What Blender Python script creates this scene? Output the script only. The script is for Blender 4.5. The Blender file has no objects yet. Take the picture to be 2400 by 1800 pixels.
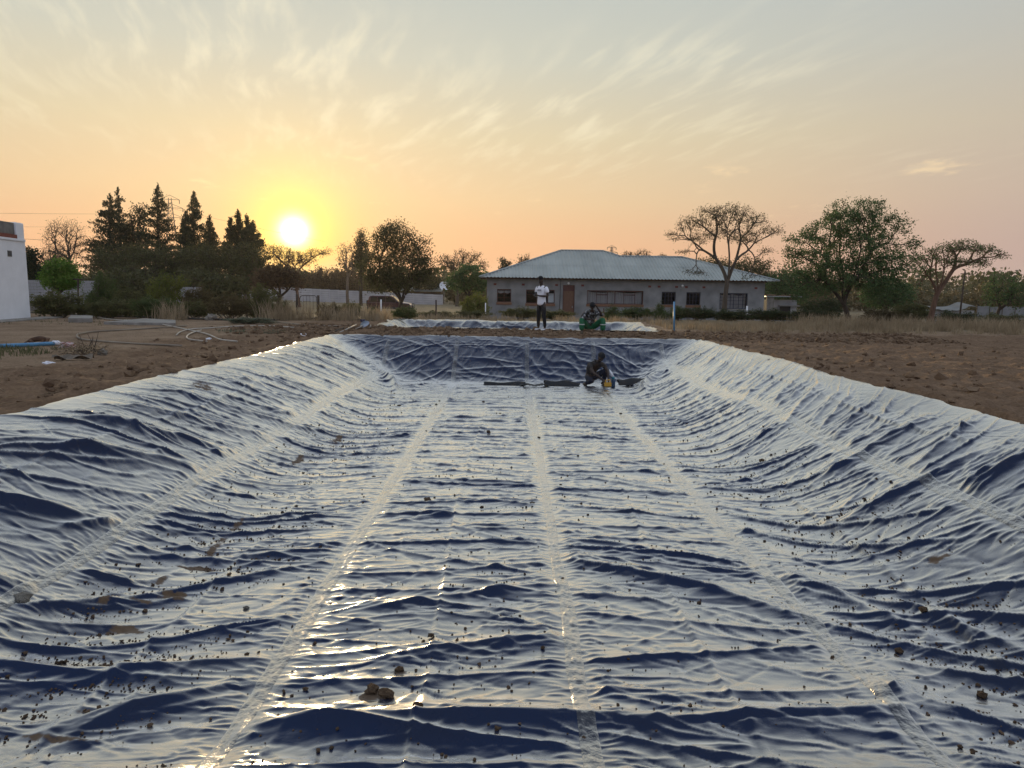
import bpy, bmesh, math, random
import numpy as np
from mathutils import Vector, Matrix

random.seed(7)
RNG = np.random.default_rng(7)
scene = bpy.context.scene
COL = scene.collection

# ------------------------------------------------------------------ camera
F_PX = 1664.0
CAM = np.array([0.0, 0.0, 1.32])
PITCH = math.atan(219.0 / F_PX)
ROLL = math.radians(0.8)
YAW = 5.0 / F_PX
_F = np.array([math.sin(YAW) * math.cos(PITCH), math.cos(YAW) * math.cos(PITCH), -math.sin(PITCH)])
_X0 = np.array([math.cos(YAW), -math.sin(YAW), 0.0])
_U0 = np.cross(_X0, _F)
_X = _X0 * math.cos(ROLL) + _U0 * math.sin(ROLL)
_U = -_X0 * math.sin(ROLL) + _U0 * math.cos(ROLL)
cam_data = bpy.data.cameras.new('camera')
cam_data.sensor_width = 36.0
cam_data.lens = F_PX / 2400.0 * 36.0
cam_data.clip_start = 0.05
cam_data.clip_end = 9000.0
cam = bpy.data.objects.new('camera', cam_data)
COL.objects.link(cam)
cam.matrix_world = Matrix(((_X[0], _U[0], -_F[0], CAM[0]), (_X[1], _U[1], -_F[1], CAM[1]),
                           (_X[2], _U[2], -_F[2], CAM[2]), (0, 0, 0, 1)))
scene.camera = cam


def ray(u, v):
    d = _F + _X * ((u - 1200.0) / F_PX) + _U * ((900.0 - v) / F_PX)
    return d


def at(u, v, Y):
    """world point on the sight line of photo pixel (u, v) at distance Y along +y"""
    d = ray(u, v)
    return CAM + d * (Y / d[1])


def on_z(u, v, z=0.0):
    d = ray(u, v)
    return CAM + d * ((z - CAM[2]) / d[2])


def lin(c):
    c = c / 255.0
    return c / 12.92 if c <= 0.04045 else ((c + 0.055) / 1.055) ** 2.4


def S(r, g, b, k=1.0):
    return (lin(r) * k, lin(g) * k, lin(b) * k, 1.0)


# ------------------------------------------------------------------ sun and sky
SUN = ray(689, 542)
SUN = SUN / np.linalg.norm(SUN)
SUN_EL = math.asin(SUN[2])
SUN_AZ = math.atan2(SUN[0], SUN[1])
sun_data = bpy.data.lights.new('sun', 'SUN')
sun_data.energy = 4.6
sun_data.angle = math.radians(2.5)
sun_data.color = (1.0, 0.72, 0.38)
sun = bpy.data.objects.new('sun', sun_data)
COL.objects.link(sun)
sun.rotation_euler = Vector(-SUN).to_track_quat('-Z', 'Y').to_euler()
sun.location = (-20, 60, 30)

world = bpy.data.worlds.new('World')
scene.world = world
world.use_nodes = True
nt = world.node_tree
for n in list(nt.nodes):
    nt.nodes.remove(n)


def build_sky():
    N, L = nt.nodes.new, nt.links.new

    def val(x, sock):
        if isinstance(x, (int, float)):
            sock.default_value = x
        else:
            L(x, sock)

    def m(op, a, b=None, c=None, clamp=False):
        n = N('ShaderNodeMath')
        n.operation = op
        n.use_clamp = clamp
        val(a, n.inputs[0])
        if b is not None:
            val(b, n.inputs[1])
        if c is not None:
            val(c, n.inputs[2])
        return n.outputs[0]

    def ramp(fac, stops):
        n = N('ShaderNodeValToRGB')
        e = n.color_ramp.elements
        e[0].position, e[0].color = stops[0]
        e[1].position, e[1].color = stops[-1]
        for p, c in stops[1:-1]:
            q = e.new(p)
            q.color = c
        L(fac, n.inputs[0])
        return n.outputs[0]

    def mixc(f, a, b, typ='MIX'):
        n = N('ShaderNodeMix')
        n.data_type = 'RGBA'
        n.blend_type = typ
        val(f, n.inputs[0])
        for x, s in ((a, n.inputs[6]), (b, n.inputs[7])):
            if isinstance(x, tuple):
                s.default_value = x
            else:
                L(x, s)
        return n.outputs[2]

    def sstep(x, lo, hi):
        n = N('ShaderNodeMapRange')
        n.interpolation_type = 'SMOOTHSTEP'
        L(x, n.inputs[0])
        n.inputs[1].default_value = lo
        n.inputs[2].default_value = hi
        return n.outputs[0]

    tc = N('ShaderNodeTexCoord')
    nrm = N('ShaderNodeVectorMath')
    nrm.operation = 'NORMALIZE'
    L(tc.outputs['Generated'], nrm.inputs[0])
    D = nrm.outputs[0]
    sep = N('ShaderNodeSeparateXYZ')
    L(D, sep.inputs[0])
    zz = m('MAXIMUM', sep.outputs[2], 0.0)
    flat = N('ShaderNodeCombineXYZ')
    L(sep.outputs[0], flat.inputs[0])
    L(sep.outputs[1], flat.inputs[1])
    fn = N('ShaderNodeVectorMath')
    fn.operation = 'NORMALIZE'
    L(flat.outputs[0], fn.inputs[0])
    dh = N('ShaderNodeVectorMath')
    dh.operation = 'DOT_PRODUCT'
    L(fn.outputs[0], dh.inputs[0])
    dh.inputs[1].default_value = (math.sin(SUN_AZ), math.cos(SUN_AZ), 0)
    caz = dh.outputs['Value']
    d3 = N('ShaderNodeVectorMath')
    d3.operation = 'DOT_PRODUCT'
    L(D, d3.inputs[0])
    d3.inputs[1].default_value = tuple(SUN)
    theta = m('ARCCOSINE', m('MINIMUM', d3.outputs['Value'], 0.999999))
    deg = m('MULTIPLY', theta, 57.29578)

    zen = S(178, 192, 214)
    sunside = ramp(zz, [(0.0, S(226, 158, 122)), (0.05, S(230, 174, 132)), (0.12, S(226, 195, 154)),
                        (0.20, S(217, 203, 170)), (0.29, S(200, 201, 187)), (0.38, S(188, 195, 190)), (1.0, zen)])
    side = ramp(zz, [(0.0, S(180, 156, 156)), (0.05, S(188, 163, 156)), (0.12, S(195, 175, 160)),
                     (0.20, S(196, 184, 166)), (0.29, S(187, 186, 178)), (0.38, S(180, 187, 188)), (1.0, zen)])
    anti = ramp(zz, [(0.0, S(182, 176, 186)), (0.1, S(186, 186, 202)), (0.4, S(182, 192, 214)), (1.0, zen)])
    c = mixc(sstep(caz, 0.55, 1.0), side, sunside)
    c = mixc(sstep(caz, -0.7, 0.6), anti, c)

    # thin rippled cirrus, on a flat layer high above (direction / height)
    inv = m('DIVIDE', 1.0, m('ADD', zz, 0.06))
    plane = N('ShaderNodeVectorMath')
    plane.operation = 'SCALE'
    L(D, plane.inputs[0])
    L(inv, plane.inputs[3])
    warp = N('ShaderNodeTexNoise')
    warp.inputs['Scale'].default_value = 0.9
    warp.inputs['Detail'].default_value = 2.0
    L(plane.outputs[0], warp.inputs['Vector'])
    wv = N('ShaderNodeVectorMath')
    wv.operation = 'MULTIPLY_ADD'
    L(warp.outputs['Color'], wv.inputs[0])
    wv.inputs[1].default_value = (0.32, 0.32, 0)
    L(plane.outputs[0], wv.inputs[2])
    mp = N('ShaderNodeMapping')
    mr_ = N('ShaderNodeMapping')
    mr_.inputs['Rotation'].default_value = (0, 0, math.radians(-20))
    L(wv.outputs[0], mr_.inputs[0])
    mp.inputs['Scale'].default_value = (9.5, 1.9, 0.0)
    L(mr_.outputs[0], mp.inputs[0])
    streak = N('ShaderNodeTexNoise')
    streak.inputs['Scale'].default_value = 1.0
    streak.inputs['Detail'].default_value = 5.0
    streak.inputs['Roughness'].default_value = 0.55
    L(mp.outputs[0], streak.inputs['Vector'])
    patch = N('ShaderNodeTexNoise')
    patch.inputs['Scale'].default_value = 0.55
    patch.inputs['Detail'].default_value = 2.0
    mp2 = N('ShaderNodeMapping')
    mp2.inputs['Location'].default_value = (3.1, 1.7, 0)
    L(plane.outputs[0], mp2.inputs[0])
    L(mp2.outputs[0], patch.inputs['Vector'])
    cm = m('MULTIPLY', sstep(streak.outputs[0], 0.44, 0.74), sstep(patch.outputs[0], 0.34, 0.6))
    cm = m('MULTIPLY', cm, sstep(zz, 0.10, 0.24))
    cm = m('MULTIPLY', cm, m('ADD', 0.25, m('MULTIPLY', sstep(caz, 0.4, 1.0), 0.75)))
    c = mixc(m('MULTIPLY', cm, 0.42), c, S(247, 238, 208, 1.06))
    # small low cloudlets
    mp3 = N('ShaderNodeMapping')
    mp3.inputs['Scale'].default_value = (1.6, 1.1, 1.0)
    mp3.inputs['Location'].default_value = (1.7, -0.35, 0.0)
    L(plane.outputs[0], mp3.inputs[0])
    lo = N('ShaderNodeTexNoise')
    lo.inputs['Scale'].default_value = 1.1
    lo.inputs['Detail'].default_value = 6.0
    lo.inputs['Roughness'].default_value = 0.62
    L(mp3.outputs[0], lo.inputs['Vector'])
    lm = m('MULTIPLY', sstep(lo.outputs[0], 0.60, 0.74), sstep(zz, 0.07, 0.13))
    lm = m('MULTIPLY', lm, m('SUBTRACT', 1.0, sstep(zz, 0.16, 0.24)))
    c = mixc(m('MULTIPLY', lm, 0.55), c, S(250, 222, 178))

    # the hazy sun: wide aureole, yellow glow, white core
    def glow(k, scale_deg, col, power=1.0):
        t = m('POWER', m('DIVIDE', deg, scale_deg), power)
        e = m('MULTIPLY', m('EXPONENT', m('MULTIPLY', t, -1.0)), k)
        n = N('ShaderNodeVectorMath')
        n.operation = 'SCALE'
        n.inputs[0].default_value = col
        L(e, n.inputs[3])
        return n.outputs[0]

    for g in (glow(0.05, 11.0, (1.0, 0.60, 0.08)),
              glow(1.1, 2.35, (1.0, 0.76, -0.18), 1.2),
              glow(5.0, 0.75, (1.0, 0.93, 0.72), 1.5)):
        n = N('ShaderNodeVectorMath')
        n.operation = 'ADD'
        L(c, n.inputs[0])
        L(g, n.inputs[1])
        c = n.outputs[0]
    mx = N('ShaderNodeVectorMath')
    mx.operation = 'MAXIMUM'
    L(c, mx.inputs[0])
    mx.inputs[1].default_value = (0.0, 0.0, 0.0)
    c = mx.outputs[0]

    bg = N('ShaderNodeBackground')
    L(c, bg.inputs[0])
    bg.inputs[1].default_value = 1.02
    sky = N('ShaderNodeTexSky')
    sky.sky_type = 'NISHITA'
    sky.sun_disc = False
    sky.sun_elevation = SUN_EL
    sky.sun_rotation = SUN_AZ
    sky.air_density = 1.0
    sky.dust_density = 4.0
    bg2 = N('ShaderNodeBackground')
    L(sky.outputs[0], bg2.inputs[0])
    bg2.inputs[1].default_value = 0.006
    add = N('ShaderNodeAddShader')
    L(bg.outputs[0], add.inputs[0])
    L(bg2.outputs[0], add.inputs[1])
    out = N('ShaderNodeOutputWorld')
    L(add.outputs[0], out.inputs[0])


build_sky()
scene.view_settings.view_transform = 'Standard'
scene.view_settings.look = 'None'
scene.view_settings.exposure = 0.0
scene.view_settings.gamma = 1.0
scene.render.engine = 'CYCLES'
scene.cycles.use_denoising = True
scene.cycles.max_bounces = 6
scene.cycles.diffuse_bounces = 3
scene.cycles.glossy_bounces = 4
scene.cycles.transparent_max_bounces = 8
scene.cycles.sample_clamp_indirect = 6.0

# ------------------------------------------------------------------ helpers


def tag(o, label=None, cat=None, group=None, kind=None):
    if label:
        o['label'] = label
    if cat:
        o['category'] = cat
    if group:
        o['group'] = group
    if kind:
        o['kind'] = kind
    return o


def link(name, data, parent=None, loc=None, rot=None, scale=None):
    o = bpy.data.objects.new(name, data)
    COL.objects.link(o)
    if parent is not None:
        o.parent = parent
    if loc is not None:
        o.location = tuple(float(q) for q in loc)
    if rot is not None:
        o.rotation_euler = rot
    if scale is not None:
        o.scale = scale if isinstance(scale, tuple) else (scale,) * 3
    return o


def empty(name, loc=(0, 0, 0), rz=0.0):
    o = link(name, None, loc=loc, rot=(0, 0, rz))
    o.empty_display_size = 0.2
    return o


def mesh_np(name, V, F, mat=None, smooth=True):
    """mesh from vertex array and one face array (or a list of face arrays)"""
    me = bpy.data.meshes.new(name)
    V = np.asarray(V, dtype=np.float32)
    Fs = F if isinstance(F, list) else [F]
    Fs = [np.asarray(f, dtype=np.int32) for f in Fs if len(f)]
    loops = np.concatenate([f.ravel() for f in Fs])
    tot = np.concatenate([np.full(len(f), f.shape[1], np.int32) for f in Fs])
    start = np.concatenate([[0], np.cumsum(tot)[:-1]]).astype(np.int32)
    me.vertices.add(len(V))
    me.vertices.foreach_set('co', V.ravel())
    me.loops.add(len(loops))
    me.loops.foreach_set('vertex_index', loops)
    me.polygons.add(len(tot))
    me.polygons.foreach_set('loop_start', start)
    me.polygons.foreach_set('loop_total', tot)
    me.polygons.foreach_set('use_smooth', np.full(len(tot), smooth, dtype=bool))
    me.update(calc_edges=True)
    if mat is not None:
        me.materials.append(mat)
    return me


class MB:
    """collects boxes, prisms, tubes and free polygons into one mesh"""

    def __init__(self):
        self.v, self.f = [], []

    def add(self, vs, fs):
        b = len(self.v)
        self.v += [tuple(float(c) for c in q) for q in vs]
        self.f += [tuple(b + i for i in q) for q in fs]
        return self

    def box(self, x0, x1, y0, y1, z0, z1):
        vs = [(x0, y0, z0), (x1, y0, z0), (x1, y1, z0), (x0, y1, z0), (x0, y0, z1), (x1, y0, z1), (x1, y1, z1), (x0, y1, z1)]
        return self.add(vs, [(0, 3, 2, 1), (4, 5, 6, 7), (0, 1, 5, 4), (1, 2, 6, 5), (2, 3, 7, 6), (3, 0, 4, 7)])

    def tube(self, pts, rad, n=6, cap=True):
        V, F = tube(np.array(pts, float), rad, n)
        b = len(self.v)
        self.v += [tuple(map(float, q)) for q in V]
        self.f += [tuple(int(b + i) for i in q) for q in F]
        if cap:
            self.f.append(tuple(b + i for i in reversed(range(n))))
            k = len(V) - n
            self.f.append(tuple(b + k + i for i in range(n)))
        return self

    def lathe(self, prof, n=12, center=(0, 0, 0)):
        b = len(self.v)
        for r, z in prof:
            for i in range(n):
                a = 2 * math.pi * i / n
                self.v.append((center[0] + r * math.cos(a), center[1] + r * math.sin(a), center[2] + z))
        for j in range(len(prof) - 1):
            for i in range(n):
                i2 = (i + 1) % n
                self.f.append((b + j * n + i, b + j * n + i2, b + (j + 1) * n + i2, b + (j + 1) * n + i))
        self.f.append(tuple(b + i for i in reversed(range(n))))
        self.f.append(tuple(b + (len(prof) - 1) * n + i for i in range(n)))
        return self

    def prism(self, poly, axis, a, b):
        """poly: list of 2D points; extruded along axis ('x','y','z') from a to b"""
        def mk(p, t):
            return {'x': (t, p[0], p[1]), 'y': (p[0], t, p[1]), 'z': (p[0], p[1], t)}[axis]
        n = len(poly)
        vs = [mk(p, a) for p in poly] + [mk(p, b) for p in poly]
        fs = [tuple(reversed(range(n))), tuple(range(n, 2 * n))]
        fs += [(i, (i + 1) % n, n + (i + 1) % n, n + i) for i in range(n)]
        return self.add(vs, fs)

    def mesh(self, name, mat=None, smooth=False, bevel=0.0):
        me = bpy.data.meshes.new(name)
        me.from_pydata(self.v, [], self.f)
        if bevel > 0:
            bm = bmesh.new()
            bm.from_mesh(me)
            bmesh.ops.recalc_face_normals(bm, faces=bm.faces)
            bmesh.ops.bevel(bm, geom=list(bm.edges), offset=bevel, segments=2, affect='EDGES', profile=0.6)
            bm.to_mesh(me)
            bm.free()
        else:
            bm = bmesh.new()
            bm.from_mesh(me)
            bmesh.ops.recalc_face_normals(bm, faces=bm.faces)
            bm.to_mesh(me)
            bm.free()
        if smooth:
            me.polygons.foreach_set('use_smooth', np.ones(len(me.polygons), bool))
        if mat is not None:
            me.materials.append(mat)
        me.update()
        return me

    def build(self, name, mat=None, parent=None, smooth=False, bevel=0.0, **kw):
        return link(name, self.mesh(name, mat, smooth, bevel), parent, **kw)


def tube(P, rad, n=6):
    P = np.asarray(P, float)
    k = len(P)
    R = np.broadcast_to(np.asarray(rad, float), (k,))
    T = np.gradient(P, axis=0)
    T /= np.linalg.norm(T, axis=1)[:, None] + 1e-9
    ref = np.array([0.0, 0.0, 1.0]) if abs(T[:, 2]).mean() < 0.8 else np.array([1.0, 0.0, 0.0])
    A = np.cross(T, ref)
    A /= np.linalg.norm(A, axis=1)[:, None] + 1e-9
    B = np.cross(T, A)
    ang = np.arange(n) * 2 * math.pi / n
    V = P[:, None, :] + R[:, None, None] * (np.cos(ang)[None, :, None] * A[:, None, :] + np.sin(ang)[None, :, None] * B[:, None, :])
    i = np.arange(n)
    j = np.arange(k - 1)
    a = (j[:, None] * n + i[None, :])
    b = (j[:, None] * n + (i[None, :] + 1) % n)
    F = np.stack([a, b, b + n, a + n], -1).reshape(-1, 4)
    return V.reshape(-1, 3), F


def smooth01(x):
    x = np.clip(x, 0, 1)
    return x * x * (3 - 2 * x)


_PERM = np.random.default_rng(11).permutation(256).astype(np.int32)
_PERM = np.concatenate([_PERM, _PERM])
_GA = np.random.default_rng(12).uniform(0, 2 * math.pi, 256)
_GX, _GY = np.cos(_GA), np.sin(_GA)


def perlin(x, y, seed=0):
    x = x + seed * 37.13
    y = y + seed * 91.7
    xi = np.floor(x).astype(np.int64)
    yi = np.floor(y).astype(np.int64)
    xf, yf = x - xi, y - yi
    xi &= 255
    yi &= 255
    u = xf * xf * xf * (xf * (xf * 6 - 15) + 10)
    v = yf * yf * yf * (yf * (yf * 6 - 15) + 10)

    def g(ix, iy, dx, dy):
        h = _PERM[_PERM[ix & 255] + (iy & 255)]
        return _GX[h] * dx + _GY[h] * dy
    n00 = g(xi, yi, xf, yf)
    n10 = g(xi + 1, yi, xf - 1, yf)
    n01 = g(xi, yi + 1, xf, yf - 1)
    n11 = g(xi + 1, yi + 1, xf - 1, yf - 1)
    a = n00 + u * (n10 - n00)
    b = n01 + u * (n11 - n01)
    return (a + v * (b - a)) * 1.4


def fbm(x, y, octv=4, seed=0, gain=0.5):
    r, a, f = 0.0, 1.0, 1.0
    for o in range(octv):
        r = r + a * perlin(x * f, y * f, seed + o * 3)
        a *= gain
        f *= 2.03
    return r


# ------------------------------------------------------------------ materials
MATS = {}


def mat_simple(name, col, rough=0.7, metal=0.0, var=0.25, scale=6.0, bump=0.0, bscale=30.0, col2=None, spec=0.5, coat=0.0,
               trans=0.0, detail=4.0, stretch=(1, 1, 1), coord='Object'):
    """Principled with noise-driven colour variation and optional bump"""
    if name in MATS:
        return MATS[name]
    mt = bpy.data.materials.new(name)
    mt.use_nodes = True
    t = mt.node_tree
    N, L = t.nodes.new, t.links.new
    b = t.nodes['Principled BSDF']
    b.inputs['Roughness'].default_value = rough
    b.inputs['Metallic'].default_value = metal
    b.inputs['Specular IOR Level'].default_value = spec
    b.inputs['Coat Weight'].default_value = coat
    b.inputs['Coat Roughness'].default_value = 0.08
    tc = N('ShaderNodeTexCoord')
    mp = N('ShaderNodeMapping')
    mp.inputs['Scale'].default_value = stretch
    L(tc.outputs[coord], mp.inputs[0])
    n = N('ShaderNodeTexNoise')
    n.inputs['Scale'].default_value = scale
    n.inputs['Detail'].default_value = detail
    L(mp.outputs[0], n.inputs['Vector'])
    r = N('ShaderNodeValToRGB')
    c2 = col2 if col2 is not None else tuple(min(1, c * (1 + var)) for c in col[:3])
    c1 = col[:3] if col2 is not None else tuple(c * (1 - var) for c in col[:3])
    r.color_ramp.elements[0].position = 0.3
    r.color_ramp.elements[1].position = 0.7
    r.color_ramp.elements[0].color = tuple(c1) + (1,)
    r.color_ramp.elements[1].color = tuple(c2[:3]) + (1,)
    L(n.outputs[0], r.inputs[0])
    L(r.outputs[0], b.inputs['Base Color'])
    if bump > 0:
        n2 = N('ShaderNodeTexNoise')
        n2.inputs['Scale'].default_value = bscale
        n2.inputs['Detail'].default_value = 5.0
        L(mp.outputs[0], n2.inputs['Vector'])
        bp = N('ShaderNodeBump')
        bp.inputs['Strength'].default_value = 1.0
        bp.inputs['Distance'].default_value = bump
        L(n2.outputs[0], bp.inputs['Height'])
        L(bp.outputs[0], b.inputs['Normal'])
    if trans > 0:
        tr = N('ShaderNodeBsdfTranslucent')
        L(r.outputs[0], tr.inputs[0])
        ms = N('ShaderNodeMixShader')
        ms.inputs[0].default_value = trans
        o = t.nodes['Material Output']
        L(b.outputs[0], ms.inputs[1])
        L(tr.outputs[0], ms.inputs[2])
        L(ms.outputs[0], o.inputs[0])
    MATS[name] = mt
    return mt
# ------------------------------------------------------------------ the pit: shape of the excavation
X_L, X_R, Y_F, Y_N, DEPTH = -4.95, 5.30, 20.0, 1.0, 1.18


def smin(a, b, k):
    h = np.clip(0.5 + 0.5 * (b - a) / k, 0, 1)
    return b + (a - b) * h - k * h * (1 - h)


def rim_wobble(x, y):
    return (0.16 * perlin(y * 0.35, 0.25 + 0 * x, 5), 0.20 * perlin(y * 0.30 + 9.0, 0.25 + 0 * x, 6), 0.12 * perlin(x * 0.4, 3.0 + 0 * x, 8))


def pit_s(x, y):
    """0 at the rim, 1 where the floor begins; negative outside"""
    wob, wob2, wob3 = rim_wobble(x, y)
    sl = (x - (X_L + wob)) / 2.15
    sr = ((X_R + wob2) - x) / 2.05
    sf = ((Y_F + wob3) - y) / 1.35
    sn = (y - Y_N) / 2.3
    return smin(smin(sl, sr, 0.25), smin(sf, sn, 0.25), 0.30)


def soft_clamp(s):
    # smooth lower lip and smooth toe
    k = 0.07
    a = 0.5 * (s + np.sqrt(s * s + k * k))
    t = 1 - a
    b = 0.5 * (t + np.sqrt(t * t + 0.02))
    return 1 - b


def ground_large(x, y):
    z = -1.0 * smooth01((y - 30.0) / 32.0)
    z = z - 0.25 * smooth01((2.5 - y) / 4.0)
    far = np.clip((y - 160.0) / 900.0, 0, 1)
    z = z + 6.0 * far * far
    z = z + 0.10 * perlin(x * 0.07, y * 0.07, 21) * smooth01((np.hypot(x, y - 10) - 8) / 10.0)
    # a low bank thrown up around the rim
    return z


def pond2_s(x, y):
    sl = (x + 4.35 + 0.1 * perlin(y * 0.6, 0 * x, 161)) / 1.1
    sr = (4.75 + 0.1 * perlin(y * 0.6, 0 * x + 3, 162) - x) / 1.1
    sf = (28.3 - y) / 1.2
    sn = (y - 23.7) / 1.1
    return smin(smin(sl, sr, 0.3), smin(sf, sn, 0.3), 0.5)


def pit_z(x, y):
    return -DEPTH * soft_clamp(pit_s(x, y))


def ground_z(x, y, detail=True):
    x = np.asarray(x, float)
    y = np.asarray(y, float)
    s = pit_s(x, y)
    z = ground_large(x, y) - DEPTH * soft_clamp(s)
    s2 = pond2_s(x, y)
    bank = 0.07 * np.exp(-((s2 + 0.25) / 0.35) ** 2) * smooth01((y - 24.5) / 3.0)
    z = z - 0.75 * soft_clamp(s2) + bank
    cover = smooth01((s + 0.085) / 0.05)
    z = z + (0.045 + 0.03 * perlin(x * 2.0, y * 2.0, 46)) * np.exp(-((s + 0.13) / 0.07) ** 2)
    cover2 = smooth01((s2 + 0.35) / 0.15)
    z = z - 0.05 * cover - 0.05 * cover2
    if detail:
        out = (1 - cover) * (1 - cover2)
        till = till_mask(x, y)
        n = fbm(x * 1.3, y * 1.3, 3, 31) * 0.040 + fbm(x * 4.5, y * 4.5, 3, 35) * 0.032
        cl = np.abs(perlin(x * 3.1, y * 3.1, 41))
        n = n + 0.050 * (cl - 0.25) + 0.055 * np.clip(perlin(x * 6.3, y * 6.3, 44) - 0.20, 0, 1)
        z = z + n * out * (0.22 + 0.78 * till)
    return z


def till_mask(x, y):
    """1 where the earth has been dug or ploughed"""
    left = smooth01((x + 8.6 + 1.2 * perlin(y * 0.4, x * 0.1, 51)) / 1.6)
    right = smooth01((24.3 + 0.9 * perlin(x * 0.35, 0.2 * y, 52) - y) / 1.2)
    r = np.where(x > 5.0, right, 1.0)
    back = smooth01((31.5 - y) / 1.5)
    return left * r * back


# ------------------------------------------------------------------ ground
def axis(segs):
    """segs: list of (start, end, step) -> sorted coordinates"""
    out = []
    for a, b, st in segs:
        n = max(1, int(round(abs(b - a) / st)))
        out.append(np.linspace(a, b, n, endpoint=False))
    out.append(np.array([segs[-1][1]]))
    return np.concatenate(out)


def geo(a, b, s0, ratio=1.18):
    pts = [a]
    st = s0
    sg = 1 if b > a else -1
    while abs(pts[-1] - a) < abs(b - a):
        pts.append(pts[-1] + sg * st)
        st *= ratio
    return np.array(pts[1:])


def grid_faces(nx, ny, keep=None):
    i = np.arange(nx - 1)
    j = np.arange(ny - 1)
    a = (j[:, None] * nx + i[None, :])
    F = np.stack([a, a + 1, a + 1 + nx, a + nx], -1)
    if keep is not None:
        return F[keep]
    return F.reshape(-1, 4)


def make_ground():
    core_x = axis([(-10.0, -4.2, 0.055), (-4.2, 4.6, 0.22), (4.6, 10.5, 0.055)])
    gx = np.concatenate([geo(-10.0, -3500, 0.06, 1.022)[::-1] if False else np.concatenate([axis([(-24, -10.0, 0.11)])[:-1]]), core_x,
                         axis([(10.5, 24.0, 0.11)])[1:]])
    gx = np.concatenate([geo(-24, -4000, 0.4, 1.25)[::-1], gx, geo(24, 4000, 0.4, 1.25)])
    gy = axis([(-4.0, 1.0, 0.4), (1.0, 5.5, 0.2), (5.5, 14.0, 0.06), (14.0, 19.5, 0.08), (19.5, 24.5, 0.055), (24.5, 32, 0.11), (32, 50, 0.35)])
    gy = np.concatenate([geo(-4, -300, 1.0, 1.5)[::-1], gy, geo(50, 5000, 0.6, 1.2)])
    X, Y = np.meshgrid(gx, gy)
    Z = ground_z(X, Y)
    V = np.stack([X, Y, Z], -1).reshape(-1, 3)
    me = mesh_np('ground', V, grid_faces(len(gx), len(gy)), mat_ground())
    at_ = me.color_attributes.new('soil', 'FLOAT_COLOR', 'POINT')
    till = till_mask(X, Y) * (1 - 0.0 * X)
    grass = smooth01((Y - 24.5 - 0.8 * perlin(X * 0.4, Y * 0.2, 61)) / 2.0) * np.where(X > 6.0, 1, 0)
    grass = np.maximum(grass, smooth01((Y - 30.0) / 4.0))
    c = np.stack([till, grass, np.zeros_like(till), np.ones_like(till)], -1).astype(np.float32)
    at_.data.foreach_set('color', c.ravel())
    o = link('ground', me)
    tag(o, kind='structure')
    return o


def mat_ground():
    mt = bpy.data.materials.new('soil')
    mt.use_nodes = True
    t = mt.node_tree
    N, L = t.nodes.new, t.links.new
    b = t.nodes['Principled BSDF']
    b.inputs['Roughness'].default_value = 0.95
    b.inputs['Specular IOR Level'].default_value = 0.15
    at_ = N('ShaderNodeVertexColor')
    at_.layer_name = 'soil'
    sp = N('ShaderNodeSeparateColor')
    L(at_.outputs[0], sp.inputs[0])
    tc = N('ShaderNodeTexCoord')

    def noise(scale, detail=5, rough=0.6):
        n = N('ShaderNodeTexNoise')
        n.inputs['Scale'].default_value = scale
        n.inputs['Detail'].default_value = detail
        n.inputs['Roughness'].default_value = rough
        L(tc.outputs['Object'], n.inputs['Vector'])
        return n.outputs[0]

    def ramp(f, a, b_, p0=0.3, p1=0.7):
        r = N('ShaderNodeValToRGB')
        r.color_ramp.elements[0].position = p0
        r.color_ramp.elements[1].position = p1
        r.color_ramp.elements[0].color = a
        r.color_ramp.elements[1].color = b_
        L(f, r.inputs[0])
        return r.outputs[0]

    def mix(f, a, b_, typ='MIX'):
        n = N('ShaderNodeMix')
        n.data_type = 'RGBA'
        n.blend_type = typ
        if isinstance(f, float):
            n.inputs[0].default_value = f
        else:
            L(f, n.inputs[0])
        L(a, n.inputs[6])
        L(b_, n.inputs[7])
        return n.outputs[2]
    dug = ramp(noise(1.6, 7, 0.7), (0.128, 0.078, 0.046, 1), (0.250, 0.165, 0.104, 1))
    bare = ramp(noise(0.8, 8, 0.7), (0.17, 0.110, 0.066, 1), (0.34, 0.245, 0.165, 1))
    dry = ramp(noise(1.7), (0.16, 0.125, 0.075, 1), (0.30, 0.245, 0.155, 1))
    fine = ramp(noise(26.0, 6, 0.7), (0.62, 0.60, 0.58, 1), (1.25, 1.25, 1.25, 1))
    c = mix(sp.outputs[0], bare, dug)
    c = mix(sp.outputs[1], c, dry)
    c = mix(1.0, c, fine, 'MULTIPLY')
    L(c, b.inputs['Base Color'])
    bp = N('ShaderNodeBump')
    bp.inputs['Distance'].default_value = 0.025
    bp.inputs['Strength'].default_value = 1.0
    L(noise(18.0, 8, 0.7), bp.inputs['Height'])
    L(bp.outputs[0], b.inputs['Normal'])
    return mt


make_ground()

# ------------------------------------------------------------------ liner
SEAMS = [-3.42, -1.50, 0.46, 2.30, 4.22]
CREASES = [-2.45, -0.55, 1.40, 3.25, -4.35, 4.85]


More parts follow.
